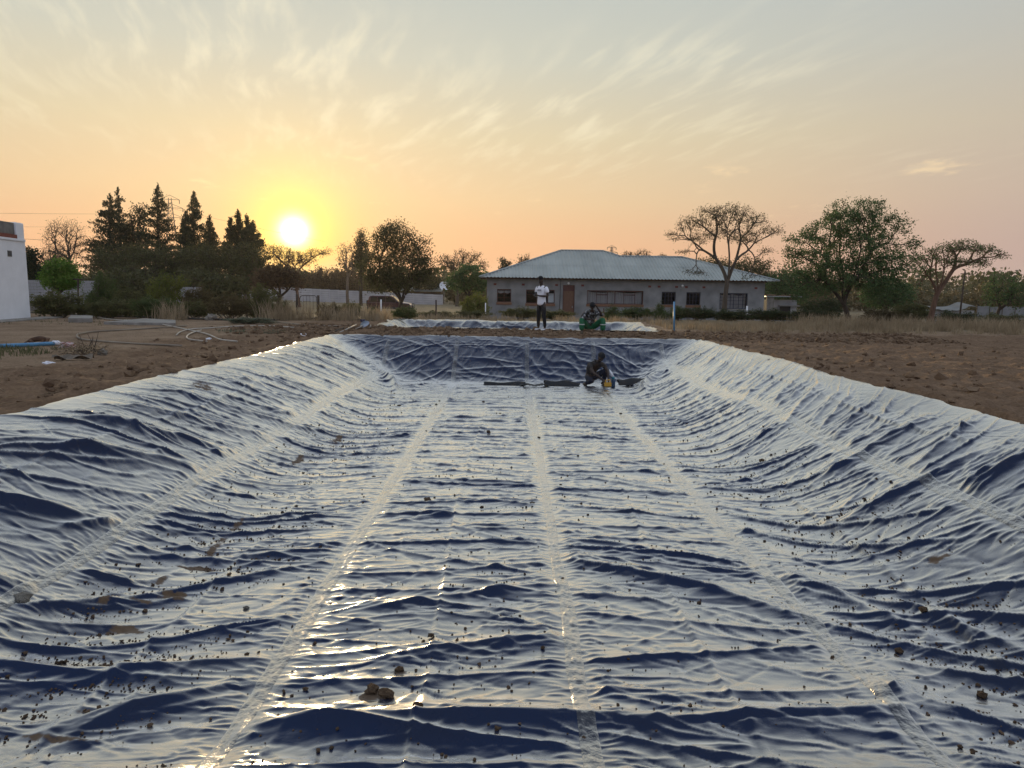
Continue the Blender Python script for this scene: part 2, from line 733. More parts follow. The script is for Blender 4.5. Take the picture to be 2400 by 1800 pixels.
def mat_liner(name, rough=0.30, seam=False):
    mt = bpy.data.materials.new(name)
    mt.use_nodes = True
    t = mt.node_tree
    N, L = t.nodes.new, t.links.new
    b = t.nodes['Principled BSDF']
    tc = N('ShaderNodeTexCoord')

    def noise(scale, detail=4, rough_=0.55, st=None):
        n = N('ShaderNodeTexNoise')
        n.inputs['Scale'].default_value = scale
        n.inputs['Detail'].default_value = detail
        n.inputs['Roughness'].default_value = rough_
        if st:
            mp = N('ShaderNodeMapping')
            mp.inputs['Scale'].default_value = st
            L(tc.outputs['Object'], mp.inputs[0])
            L(mp.outputs[0], n.inputs['Vector'])
        else:
            L(tc.outputs['Object'], n.inputs['Vector'])
        return n.outputs[0]

    def mr(f, a, b_, c, d):
        n = N('ShaderNodeMapRange')
        L(f, n.inputs[0])
        for k, x in enumerate((a, b_, c, d)):
            n.inputs[k + 1].default_value = x
        return n.outputs[0]

    def mix(f, a, b_):
        n = N('ShaderNodeMix')
        n.data_type = 'RGBA'
        L(f, n.inputs[0])
        for x, s in ((a, n.inputs[6]), (b_, n.inputs[7])):
            if isinstance(x, tuple):
                s.default_value = x
            else:
                L(x, s)
        return n.outputs[2]
    dust = mr(noise(1.1, 5, 0.6), 0.42, 0.75, 0.0, 0.35)
    c = mix(dust, (0.009, 0.020, 0.058, 1) if not seam else (0.035, 0.040, 0.056, 1), (0.024, 0.026, 0.032, 1) if not seam else (0.12, 0.115, 0.11, 1))  # seam tones painted paler to stand in for light scattered by fine wrinkles
    at_ = N('ShaderNodeVertexColor')
    at_.layer_name = 'mud'
    sp = N('ShaderNodeSeparateColor')
    L(at_.outputs[0], sp.inputs[0])
    c = mix(mr(sp.outputs[1], 0.0, 1.0, 0.0, 0.28), c, (0.085, 0.082, 0.078, 1))
    mud_n = noise(9.0, 8, 0.72)
    sm = N('ShaderNodeMath')
    sm.operation = 'ADD'
    L(sp.outputs[0], sm.inputs[0])
    L(mud_n, sm.inputs[1])
    mud = mr(sm.outputs[0], 1.0, 1.12, 0.0, 1.0)
    mudc = mix(noise(30.0, 6, 0.7), (0.06, 0.040, 0.025, 1), (0.19, 0.130, 0.085, 1))
    c = mix(mud, c, mudc)
    L(c, b.inputs['Base Color'])
    ro = mr(noise(2.3, 6, 0.6), 0.3, 0.75, rough - 0.05, rough + 0.10)
    rm = N('ShaderNodeMath')
    rm.operation = 'MULTIPLY_ADD'
    L(mud, rm.inputs[0])
    rm.inputs[1].default_value = 0.5
    L(ro, rm.inputs[2])
    L(rm.outputs[0], b.inputs['Roughness'])
    bp = N('ShaderNodeBump')
    bp.inputs['Distance'].default_value = 0.004 if not seam else 0.012
    bp.inputs['Strength'].default_value = 0.8
    L(noise(11.0, 5, 0.55, (0.6, 1.0, 1.0)) if not seam else noise(24.0, 4, 0.6), bp.inputs['Height'])
    L(bp.outputs[0], b.inputs['Normal'])
    b.inputs['Specular IOR Level'].default_value = 0.0
    # the slick skin of the film: a Fresnel-like gloss that rises towards grazing
    gl = N('ShaderNodeBsdfGlossy')
    gl.inputs['Color'].default_value = (0.98, 0.97, 0.95, 1)
    L(rm.outputs[0], gl.inputs['Roughness'])
    L(bp.outputs[0], gl.inputs['Normal'])
    lw = N('ShaderNodeLayerWeight')
    lw.inputs['Blend'].default_value = 0.5
    L(bp.outputs[0], lw.inputs['Normal'])
    fr = N('ShaderNodeMapRange')
    fr.interpolation_type = 'SMOOTHSTEP'
    L(lw.outputs['Facing'], fr.inputs[0])
    for k_, x_ in enumerate((0.17, 0.86, 0.014, 0.95)):
        fr.inputs[k_ + 1].default_value = x_
    dm = N('ShaderNodeMath')
    dm.operation = 'MULTIPLY_ADD'
    L(mud, dm.inputs[0])
    dm.inputs[1].default_value = -0.92
    dm.inputs[2].default_value = 1.0
    f0 = N('ShaderNodeMath')
    f0.operation = 'MULTIPLY'
    L(fr.outputs[0], f0.inputs[0])
    L(mr(sp.outputs[1], 0.0, 1.0, 1.0, 0.66), f0.inputs[1])
    fm = N('ShaderNodeMath')
    fm.operation = 'MULTIPLY'
    L(f0.outputs[0], fm.inputs[0])
    L(dm.outputs[0], fm.inputs[1])
    ms = N('ShaderNodeMixShader')
    L(fm.outputs[0], ms.inputs[0])
    L(b.outputs[0], ms.inputs[1])
    L(gl.outputs[0], ms.inputs[2])
    L(ms.outputs[0], t.nodes['Material Output'].inputs[0])
    return mt


LINER_MAT = mat_liner('liner_film', 0.25)
SEAM_MAT = mat_liner('liner_weld', 0.28, True)


def fold_angle(x, y):
    """direction (radians from +x) along which the folds run at (x, y)"""
    near = 1 - smooth01((y - 7.5) / 4.0)
    left = smooth01((-1.9 - x) / 1.2)
    right = smooth01((x - 2.9) / 1.0)
    a_floor = 0.20 * np.clip(-x / 2.5, -1, 1) * 1.0 + near * np.clip(-(x - 0.6) / 2.6, -1, 0) * 0.42
    a_left = 0.72 - 0.25 * near * smooth01((6.0 - y) / 3.0)
    a_right = 0.62 * (1 - near) + near * (0.05 - 0.35 * smooth01((6.5 - y) / 3))
    a = a_floor * (1 - left) * (1 - right) + a_left * left + a_right * right
    return a


def drape(hx, hy, excess, iters, grav, bend, noise, seed, warp):
    """lay a slightly over-long film into the pit: distance constraints, gravity, contact; returns fold height"""
    gx = np.arange(-5.7, 6.1, hx)
    gy = np.arange(0.8, 20.75, hy)
    X, Y = np.meshgrid(gx, gy)
    Xw = X + warp * perlin(X * 0.9, Y * 0.9, 201 + seed)
    Yw = Y + warp * 1.6 * perlin(X * 0.75, Y * 0.5, 211 + seed) + warp * 0.6 * perlin(X * 2.1, Y * 1.0, 215 + seed)
    P0 = np.stack([Xw, Yw, pit_z(Xw, Yw)], -1).astype(np.float32)
    ds = np.min([np.abs(Xw - q) for q in SEAMS], axis=0)
    seam = np.exp(-(ds / 0.10) ** 2)
    pin = ds < 0.5 * hx
    ang = fold_angle(Xw, Yw)
    nrm = np.stack([-np.sin(ang), np.cos(ang)], -1)
    e = excess * (1 + 0.8 * perlin(X * 0.5, Y * 0.7, 5 + seed) + 0.4 * perlin(X * 1.3, Y * 1.9, 6 + seed)) * (1 - 0.7 * seam)
    e = np.clip(e, 0.001, None)

    def rest(A, B, ee, nn):
        d = B - A
        L_ = np.linalg.norm(d, axis=-1)
        u = d[..., :2] / (np.linalg.norm(d[..., :2], axis=-1)[..., None] + 1e-9)
        return (L_ * np.sqrt(1 + 2 * ee * (u * nn).sum(-1) ** 2 + 0.008)).astype(np.float32)
    ly = rest(P0[:-1], P0[1:], e[1:], nrm[1:])
    lx = rest(P0[:, :-1], P0[:, 1:], e[:, 1:], nrm[:, 1:])
    d1 = rest(P0[:-1, :-1], P0[1:, 1:], e[1:, 1:], nrm[1:, 1:])
    d2 = rest(P0[:-1, 1:], P0[1:, :-1], e[1:, 1:], nrm[1:, 1:])
    rng = np.random.default_rng(seed)
    P = P0.copy()
    U = X * np.cos(ang) + Y * np.sin(ang)
    W = -X * np.sin(ang) + Y * np.cos(ang)
    P[..., 2] += noise * np.abs(perlin(U * 0.12 / hy, W * 0.35 / hy, 11 + seed)) + noise * 0.3 * rng.random(X.shape)
    V = np.zeros_like(P)
    zb = P0[..., 2]

    def proj(A, B, l, k):
        d = B - A
        L_ = np.sqrt((d * d).sum(-1)) + 1e-9
        c = (k * 0.5 * (L_ - l) / L_)[..., None] * d
        A += c
        B -= c
    for it in range(iters):
        prev = P.copy()
        P += V * 0.9
        P[..., 2] -= grav
        for q in range(2):
            for o in (0, 1):
                proj(P[o:-1:2], P[o + 1::2], ly[o::2], 1.0)
                proj(P[:, o:-1:2], P[:, o + 1::2], lx[:, o::2], 1.0)
                proj(P[o:-1:2, :-1], P[o + 1::2, 1:], d1[o::2], 0.6)
                proj(P[o:-1:2, 1:], P[o + 1::2, :-1], d2[o::2], 0.6)
            P[1:-1] += bend * 0.5 * (0.5 * (P[2:] + P[:-2]) - P[1:-1])
            P[:, 1:-1] += bend * 0.5 * (0.5 * (P[:, 2:] + P[:, :-2]) - P[:, 1:-1])
            np.maximum(P[..., 2], zb, out=P[..., 2])
            P[pin] = P0[pin]
        P[..., :2] += 0.02 * (P0[..., :2] - P[..., :2])
        P[0], P[-1], P[:, 0], P[:, -1] = P0[0], P0[-1], P0[:, 0], P0[:, -1]
        V = P - prev
        V[(P[..., 2] - zb) < 0.003] *= 0.3
    return gx, gy, P[..., 2] - zb


def drape_on(X, Y, p, *a):
    """fold heights of one draping, carried to the render grid with straight facets between its creases"""
    gx, gy, H = drape(*a)
    seed, warp = a[7], a[8]
    H = H * (np.clip(H, 0, None) / (np.percentile(H, 99.5) + 1e-6)) ** p
    x, y = X.copy(), Y.copy()
    for it in range(2):
        x = X - warp * perlin(x * 0.9, y * 0.9, 201 + seed)
        y = Y - (warp * 1.6 * perlin(x * 0.75, y * 0.5, 211 + seed) + warp * 0.6 * perlin(x * 2.1, y * 1.0, 215 + seed))
    tx = np.clip((x - gx[0]) / (gx[1] - gx[0]), 0, len(gx) - 1.001)
    ty = np.clip((y - gy[0]) / (gy[1] - gy[0]), 0, len(gy) - 1.001)
    i, j = tx.astype(int), ty.astype(int)
    fx, fy = tx - i, ty - j
    # two flat triangles per cell
    h00, h10, h01, h11 = H[j, i], H[j, i + 1], H[j + 1, i], H[j + 1, i + 1]
    lo = h00 + (h10 - h00) * fx + (h11 - h10) * fy
    hi = h00 + (h01 - h00) * fy + (h11 - h01) * fx
    return np.where(fx > fy, lo, hi)


def make_liner_height(X, Y, gx, gy):
    """wrinkle height over the base surface"""
    H = np.zeros_like(X)
    rng = np.random.default_rng(2024)

    def stroke(cx, cy, ang, L_, w, A, curve=0.0, asym=0.55, sharp=0.30, wr=None):
        ca, sa = math.cos(ang), math.sin(ang)
        bx = abs(L_ * ca) + 5.0 * w * abs(sa) + 0.02
        by = abs(L_ * sa) + 5.0 * w * abs(ca) + abs(curve) + 0.02
        i0, i1 = np.searchsorted(gx, (cx - bx, cx + bx))
        j0, j1 = np.searchsorted(gy, (cy - by, cy + by))
        if i1 - i0 < 2 or j1 - j0 < 2:
            return
        dx = gx[i0:i1][None, :] - cx
        dy = gy[j0:j1][:, None] - cy
        t = (dx * ca + dy * sa) / L_
        q = -dx * sa + dy * ca - curve * t * t
        if wr is not None:
            q = q - wr.normal(0, 0.016) * np.sin(t * wr.uniform(2, 4.5) + wr.uniform(0, 6)) - wr.normal(0, 0.005) * np.sin(t * wr.uniform(7, 12))
        wd = np.where(q < 0, w * asym, w * (2 - asym))
        sN = q / wd
        prof = np.exp(-1.25 * (np.sqrt(sN * sN + sharp * sharp) - sharp))
        env = np.clip(1 - t ** 4, 0, 1)
        H[j0:j1, i0:i1] += A * env * prof

    H += 0.26 * drape_on(X, Y, 0.35, 0.16, 0.085, 0.024, 110, 0.0008, 0.006, 0.03, 1, 0.10)
    H += 0.26 * drape_on(X, Y, 0.4, 0.10, 0.050, 0.014, 75, 0.0004, 0.005, 0.012, 2, 0.07)
    # long sharp-crested folds running from seam to seam: a crisp crest, a long slope towards the camera
    wide = [-5.6] + SEAMS + [6.0]
    fine = sorted(wide + CREASES)
    for a, b, lo, hi, main in [(wide[i], wide[i + 1], 0.26, 0.75, True) for i in range(len(wide) - 1)] + [(fine[i], fine[i + 1], 0.32, 0.85, False) for i in range(len(fine) - 1)]:
        wdt = b - a
        y = 1.5
        while y < 19.6:
            y += rng.uniform(lo, hi) * (1.0 if y < 5.5 else 0.72)
            cx = a + wdt * (rng.uniform(0.35, 0.65) if main else rng.uniform(0.3, 0.7))
            ang = float(fold_angle(np.array(cx), np.array(y))) + rng.normal(0, 0.16)
            far = float(smooth01(np.array((y - 4.8) / 2.5)))
            if main:
                A, w = rng.uniform(0.018, 0.052) * (1 - 0.12 * far), rng.uniform(0.040, 0.070) * (1 - 0.50 * far)
            else:
                A, w = rng.uniform(0.007, 0.020), rng.uniform(0.020, 0.040) * (1 - 0.35 * far)
            stroke(cx, y, ang, wdt * rng.uniform(0.48, 0.75), w, A, rng.normal(0, 0.06), rng.uniform(0.95, 1.4), rng.uniform(0.03, 0.08), rng)
    # folds fanning out from pinch points on the seams and creases
    for k in range(130):
        sx = float(rng.choice(SEAMS + CREASES))
        py = 1.8 + 16.5 * rng.random() ** 1.1
        sd = rng.choice([-1, 1])
        for q in range(rng.integers(3, 6)):
            an = float(fold_angle(np.array(sx + 0.4 * sd), np.array(py))) + rng.uniform(-0.6, 0.6)
            L_ = rng.uniform(0.18, 0.52)
            stroke(sx + sd * (0.05 + math.cos(an) * L_), py + sd * math.sin(an) * L_, an, L_, rng.uniform(0.022, 0.045), rng.uniform(0.008, 0.022), rng.normal(0, 0.02), rng.uniform(0.9, 1.4), 0.05)
    # straight crumple lines in all directions
    for k in range(2200):
        cx = rng.uniform(-5.2, 5.7)
        cy = 2.5 + 11 * rng.random() ** 1.2
        stroke(cx, cy, float(fold_angle(np.array(cx), np.array(cy))) + rng.normal(0, 0.8), rng.uniform(0.12, 0.6), rng.uniform(0.012, 0.022), rng.choice([1, -1]) * rng.uniform(0.004, 0.010), 0.0, 1.0, 0.04)
    # middling and small sharp creases
    for k in range(1700):
        cx = rng.uniform(-5.2, 5.7)
        cy = 3.0 + 15.5 * rng.random() ** 0.9
        ang = float(fold_angle(np.array(cx), np.array(cy))) + rng.normal(0, 0.22)
        stroke(cx, cy, ang, rng.uniform(0.14, 0.45), rng.uniform(0.016, 0.030) * (1 + 0.03 * cy), rng.choice([1, 1, 1, -0.6]) * rng.uniform(0.003, 0.009) * (1 + 0.03 * cy),
               rng.normal(0, 0.04), rng.uniform(1.1, 1.5), 0.08, rng)
    for k in range(1800):
        cx = rng.uniform(-5.2, 5.7)
        cy = 1.5 + 14 * rng.random() ** 1.4
        ang = float(fold_angle(np.array(cx), np.array(cy))) + rng.normal(0, 0.45)
        stroke(cx, cy, ang, rng.uniform(0.08, 0.28), rng.uniform(0.014, 0.026), rng.choice([1, 1, -0.7]) * rng.uniform(0.003, 0.009),
               rng.normal(0, 0.03), 1.0, 0.10)
    # the folds fade into the seams
    ds = np.min([np.abs(X - s) for s in SEAMS], axis=0)
    H *= 0.25 + 0.75 * smooth01((ds - 0.05) / 0.13)
    # puckers beside each seam
    for s in SEAMS:
        for side in (-1, 1):
            y = 1.4
            while y < 19.0:
                st = 0.028 + 0.0042 * y
                y += rng.uniform(0.7, 1.5) * st
                stroke(s + side * rng.uniform(0.08, 0.17), y, rng.normal(0, 0.25), rng.uniform(0.06, 0.13), rng.uniform(0.3, 0.5) * st,
                       rng.uniform(0.004, 0.010) * (1 + 0.03 * y), rng.normal(0, 0.015), 1.0, 0.12)
    # fold lines left by packing
    for c in CREASES:
        cc = c + 0.05 * np.sin(Y * 0.6 + c)
        d = X - cc
        k = 0.5 + 0.5 * smooth01(perlin(Y * 0.7, X * 0.02 + c, 71) + 0.5)
        H += 0.026 * k * np.exp(-(np.abs(d) / np.where(d < 0, 0.012, 0.040)))
    # soft undulation and crackle, stretched along the folds
    ang = fold_angle(X, Y)
    U = X * np.cos(ang) + Y * np.sin(ang)
    Vv = -X * np.sin(ang) + Y * np.cos(ang)
    wx = fbm(X * 1.1, Y * 1.1, 2, 81) * 0.35
    n1 = perlin(U * 0.9 + wx, Vv * 4.2 + wx * 2.0, 83)
    H += 0.005 * (np.abs(n1) ** 0.8) * smooth01((ds - 0.04) / 0.12)
    n2 = perlin(U * 2.2 + wx * 2, Vv * 9.0 + wx * 3, 85)
    H += 0.0026 * (1 - np.abs(n2)) * smooth01((ds - 0.04) / 0.10)
    n3 = perlin(X * 6.5 + wx * 3, Y * 8.5, 87)
    H += 0.0020 * (1 - np.abs(n3) * 1.6)
    return H


def big_features(X, Y):
    """the folds one can point to: the roll across the front, wall gathers, the peak at the right"""
    H = np.zeros_like(X)

    def ridge(p0, p1, w, A, asym=0.6, sharp=0.10):
        asym = 1.2
        A *= 0.75
        w *= 0.8
        p0, p1 = np.array(p0, float), np.array(p1, float)
        d = p1 - p0
        L_ = np.linalg.norm(d) / 2
        c = (p0 + p1) / 2
        e = d / (2 * L_)
        dx, dy = X - c[0], Y - c[1]
        t = (dx * e[0] + dy * e[1]) / L_
        q = -dx * e[1] + dy * e[0]
        sN = q / np.where(q < 0, w * asym, w * (2 - asym))
        return A * np.clip(1 - t * t, 0, 1) ** 0.7 * np.exp(-1.2 * (np.sqrt(sN * sN + sharp * sharp) - sharp))

    def pl(u, v, h=-DEPTH):
        q = on_z(u, v, h)
        return (q[0], q[1])
    # the great roll across the bottom of the photograph
    H += ridge(pl(540, 1748), pl(1560, 1712), 0.20, 0.20, 0.9, 0.08)
    H += ridge(pl(1440, 1730), pl(2150, 1690), 0.15, 0.13, 0.9, 0.08)
    H += ridge(pl(-50, 1640), pl(640, 1560), 0.13, 0.10, 0.8)
    H += ridge(pl(80, 1760), pl(560, 1620), 0.11, 0.085, 0.8)
    H += ridge(pl(1320, 1310), pl(1960, 1480), 0.12, 0.09, 0.8)
    H += ridge(pl(1330, 1270), pl(1700, 1330), 0.10, 0.07, 0.8)
    H += ridge(pl(790, 1450), pl(1340, 1375), 0.10, 0.07, 0.8)
    H += ridge(pl(850, 1560), pl(1350, 1500), 0.10, 0.07, 0.8)
    H += ridge(pl(2050, 1420), pl(2420, 1600), 0.14, 0.10, 0.8)
    H += ridge(pl(1780, 1330), pl(2260, 1560), 0.13, 0.08, 0.8)
    H += ridge(pl(440, 1340), pl(780, 1300), 0.10, 0.07, 0.8)
    # big gathers on the left bank
    H += ridge((-5.1, 6.1), (-3.5, 7.9), 0.13, 0.12, 0.75)
    H += ridge((-5.1, 7.2), (-3.45, 8.9), 0.12, 0.11, 0.75)
    H += ridge((-5.05, 8.2), (-3.4, 10.0), 0.12, 0.10, 0.75)
    H += ridge((-5.0, 5.0), (-3.5, 6.1), 0.11, 0.11, 0.75)
    H += ridge((-4.6, 4.1), (-3.4, 4.9), 0.12, 0.09, 0.75)
    H += ridge((-4.9, 9.6), (-2.9, 11.3), 0.11, 0.08, 0.75)
    # right bank: folds gathering to the seam
    H += ridge((3.5, 8.2), (5.4, 8.5), 0.12, 0.10, 0.8)
    H += ridge((3.4, 7.0), (4.9, 7.0), 0.11, 0.10, 0.8)
    H += ridge((4.3, 7.4), (6.0, 8.0), 0.12, 0.10, 0.8)
    H += ridge((4.3, 6.4), (5.8, 6.8), 0.12, 0.10, 0.8)
    H += ridge((3.9, 10.2), (5.8, 12.1), 0.10, 0.08, 0.8)
    H += ridge((3.9, 12.2), (5.6, 14.0), 0.10, 0.08, 0.8)
    # peak beside the right seam
    px, py = pl(2090, 1650)
    r = np.hypot(X - px, (Y - py) * 0.8)
    H += 0.12 * np.exp(-r / 0.15)
    # far corners gather
    for k in range(7):
        f = k / 6.0
        H += ridge((-3.3 - 1.3 * f, 19.7 - 0.2 * f), (-2.6 + 0.2 * f, 16.0 + 0.9 * f), 0.10, 0.06, 1.0)
        H += ridge((3.6 + 1.3 * f, 19.7 - 0.2 * f), (3.2 - 0.2 * f, 16.2 + 0.8 * f), 0.10, 0.06, 1.0)
    return H


def far_wall_folds(X, Y):
    """diagonal pulls on the far bank, which faces the camera"""
    m = smooth01((Y - 18.2) / 0.5)
    a = X * 0.55 + (Y - 19) * 1.0
    w = fbm(X * 0.5, Y * 0.5, 3, 91) * 0.8
    r1 = 1 - np.abs(perlin(a * 1.9 + w, X * 0.45 - Y * 0.4, 93)) * 2.2
    r2 = 1 - np.abs(perlin(X * 2.2 + w, Y * 1.1 + X * 0.8, 95)) * 2.2
    r3 = 1 - np.abs(perlin(X * 3.6 - Y * 2.2, Y * 1.7 + w, 97)) * 2.4
    return m * (0.016 * np.clip(r1, 0, 1) ** 2 + 0.009 * np.clip(r2, 0, 1) ** 2 + 0.007 * np.clip(r3, 0, 1) ** 2)


def make_liner():
    global LGX, LGY, LZ, LH
    gx = axis([(-5.55, 5.95, 0.0215)])
    ys = [0.9]
    while ys[-1] < 20.5:
        y = ys[-1]
        ys.append(y + (0.0016 * y + 0.0032 if y < 17.5 else 0.022))
    gy = np.array(ys)
    X, Y = np.meshgrid(gx, gy)
    # ragged outer edge: the outermost columns and rows slide with the edge
    wl, wr, wf = rim_wobble(X, Y)
    xe_l = X_L + wl - 0.10 - 0.07 * perlin(Y * 0.9, 0 * Y + 2.2, 101) - 0.05 * perlin(Y * 3.1, 0 * Y + 4.1, 103)
    xe_r = X_R + wr + 0.12 + 0.09 * perlin(Y * 0.8, 0 * Y + 7.2, 105) + 0.06 * perlin(Y * 2.9, 0 * Y + 6.1, 107)
    ye_f = Y_F + wf + 0.06 + 0.05 * perlin(X * 1.1, 0 * X + 1.2, 109) + 0.04 * perlin(X * 3.6, 0 * X + 8.1, 111)
    Xw = np.where(X < -4.6, -4.6 + (X + 4.6) * (xe_l + 4.6) / (gx[0] + 4.6), X)
    Xw = np.where(Xw > 4.95, 4.95 + (X - 4.95) * (xe_r - 4.95) / (gx[-1] - 4.95), Xw)
    Yw = np.where(Y > 19.7, 19.7 + (Y - 19.7) * (ye_f - 19.7) / (gy[-1] - 19.7), Y)
    H = make_liner_height(X, Y, gx, gy) + big_features(X, Y)
    H *= 1 - 0.5 * smooth01((Y - 18.2) / 0.5)
    H += far_wall_folds(X, Y)
    s = pit_s(Xw, Yw)
    rimk = 0.45 + 0.55 * smooth01((s + 0.03) / 0.30)
    LH = H * rimk
    Z = ground_large(Xw, Yw) + pit_z(Xw, Yw) + LH + 0.015 + 0.02 * np.exp(-((s + 0.05) / 0.05) ** 2)
    # displace along the bank's normal rather than straight up
    gxx = np.gradient(pit_z(X, Y), axis=1) / np.gradient(X, axis=1)
    gyy = np.gradient(pit_z(X, Y), axis=0) / np.gradient(Y, axis=0)
    Xd = Xw - gxx * LH * 0.8
    Yd = Yw - gyy * LH * 0.8 - LH * (0.15 + 0.2 * perlin(X * 0.6, Y * 1.1, 151)) * (1 - smooth01((Y - 18.0) / 0.6))
    LGX, LGY, LZ = gx, gy, Z
    globals()['LXD'], globals()['LYD'] = Xd, Yd
    # mud stains: along the toes of both banks, a slip on the left bank and small patches
    toeL = np.exp(-(np.abs(X + 2.72 + 0.18 * perlin(Y * 0.9, 0 * Y, 121)) / 0.30) ** 2)
    toeR = np.exp(-(np.abs(X - 3.30 + 0.2 * perlin(Y * 0.8, 0 * Y, 123)) / 0.30) ** 2)
    lap = LH - np.roll(LH, 9, 0) * 0.5 - np.roll(LH, -9, 0) * 0.5
    valley = smooth01(-lap * 30.0)
    patchy = smooth01(fbm(X * 0.8, Y * 0.8, 3, 125) * 1.2 + 0.05)
    mud = 0.50 * np.maximum(toeL * 1.05, toeR * 0.9) * (0.35 + 0.65 * patchy) * (0.55 + 0.55 * valley)
    mud += 0.24 * valley * patchy

    def blot(u, v, z, rx, ry, k=0.55):
        q = on_z(u, v, z)
        return k * np.exp(-((X - q[0]) / rx) ** 2 - ((Y - q[1]) / ry) ** 2)
    mud += blot(470, 922, -0.28, 0.40, 0.45, 0.62)
    for u_, v_, rx_, ry_, k_ in ((412, 1420, 0.13, 0.09, .66), (380, 1385, 0.06, 0.16, .62), (455, 1352, 0.30, 0.04, .62), (330, 1440, 0.12, 0.05, .60), (250, 1455, 0.06, 0.16, .6),
                                 (500, 1310, 0.07, 0.30, .6), (560, 1250, 0.06, 0.35, .58), (700, 1100, 0.10, 0.45, .6), (790, 1045, 0.10, 0.6, .58), (300, 1500, 0.2, 0.07, .6),
                                 (890, 1642, 0.11, 0.11, .74), (850, 1650, 0.05, 0.05, .6), (1720, 1305, 0.14, 0.08, .6), (940, 1590, 0.12, 0.06, .62), (985, 1700, 0.14, 0.05, .62),
                                 (1050, 960, 0.4, 0.5, .45), (2010, 1215, 0.12, 0.25, .55), (1650, 1385, 0.12, 0.06, .5), (240, 1700, 0.35, 0.04, .6), (150, 1770, 0.4, 0.05, .6)):
        mud += blot(u_, v_, -DEPTH, rx_, ry_, k_)
    mud += blot(2195, 1345, -1.0, 0.16, 0.12, 0.62) + blot(1840, 840, 0.0, 0.22, 0.30, 0.6) + blot(2120, 925, -0.2, 0.10, 0.55, 0.62) + blot(80, 1130, -0.5, 0.05, 0.5, 0.5)
    bank_dust = smooth01((0.75 - s) / 0.9) * (0.55 + 0.45 * fbm(X * 0.9, Y * 0.9, 3, 127))
    bank_dust = np.clip(bank_dust * np.where(X > 0, 1.0, 0.75), 0, 1)
    nx, ny = len(gx), len(gy)
    root = empty('pond_liner', (0, 10.0, -DEPTH))
    tag(root, 'dark blue plastic pond liner, creased and welded in strips, lining the big foreground pit', 'pond liner')
    edges = [0] + [int(np.searchsorted(gx, s_)) for s_ in SEAMS] + [nx - 1]
    for p in range(len(edges) - 1):
        a, b = edges[p], edges[p + 1]
        sl = slice(a, b + 1)
        V = np.stack([Xd[:, sl], Yd[:, sl] - 10.0, Z[:, sl] + DEPTH], -1).reshape(-1, 3)
        me = mesh_np('liner_panel', V, grid_faces(b + 1 - a, ny), LINER_MAT)
        ca = me.color_attributes.new('mud', 'FLOAT_COLOR', 'POINT')
        m_ = mud[:, sl]
        g_ = bank_dust[:, sl]
        cc = np.stack([m_, g_, m_, np.ones_like(m_)], -1).astype(np.float32)
        ca.data.foreach_set('color', cc.ravel())
        link('liner_panel', me, root)
    # weld strips
    rng = np.random.default_rng(5)
    for k, s_ in enumerate(SEAMS):
        yy = [1.0]
        while yy[-1] < 20.1:
            yy.append(yy[-1] + 0.010 + 0.0022 * yy[-1])
        yy = np.array(yy)
        n = 15
        off = np.linspace(-1, 1, n)
        hw = 0.056 * (1 + 0.22 * perlin(yy * 1.1, 0 * yy + k, 131) + 0.10 * perlin(yy * 5.0, 0 * yy + k, 132))
        cxs = s_ + 0.025 * perlin(yy * 0.8, 0 * yy + 3 * k, 133)
        XX = cxs[:, None] + off[None, :] * hw[:, None]
        YY = np.broadcast_to(yy[:, None], XX.shape)
        i = np.clip(np.searchsorted(gx, XX) - 1, 0, nx - 2)
        j = np.clip(np.searchsorted(gy, YY) - 1, 0, ny - 2)
        fx = (XX - gx[i]) / (gx[i + 1] - gx[i])
        fy = (YY - gy[j]) / (gy[j + 1] - gy[j])
        def bil(A):
            return (A[j, i] * (1 - fx) + A[j, i + 1] * fx) * (1 - fy) + (A[j + 1, i] * (1 - fx) + A[j + 1, i + 1] * fx) * fy
        ZZ, XX2, YY2 = bil(Z), bil(Xd), bil(Yd)
        puck = 0.0075 * (1 - np.abs(perlin(XX * 9, YY * 22, 141))) + 0.006 * np.abs(perlin(XX * 26 + 2.0, YY * 9, 143)) + 0.004 * perlin(XX * 30, YY * 34, 145)
        ZZ = ZZ + (0.0005 + puck * (1 - off[None, :] ** 4))
        V = np.stack([XX2, YY2 - 10.0, ZZ + DEPTH], -1).reshape(-1, 3)
        me = mesh_np('weld_seam', V, grid_faces(n, len(yy)), SEAM_MAT)
        ca = me.color_attributes.new('mud', 'FLOAT_COLOR', 'POINT')
        ca.data.foreach_set('color', np.tile(np.array([0.0, 0, 0, 1], np.float32), len(V)))
        link('weld_seam', me, root)


def liner_z(x, y):
    i = int(np.clip(np.searchsorted(LGX, x), 1, len(LGX) - 1))
    j = int(np.clip(np.searchsorted(LGY, y), 1, len(LGY) - 1))
    return float(LZ[j, i])


make_liner()
# ------------------------------------------------------------------ plants
def gz(x, y):
    return float(ground_z(np.array([x]), np.array([y]), False)[0])


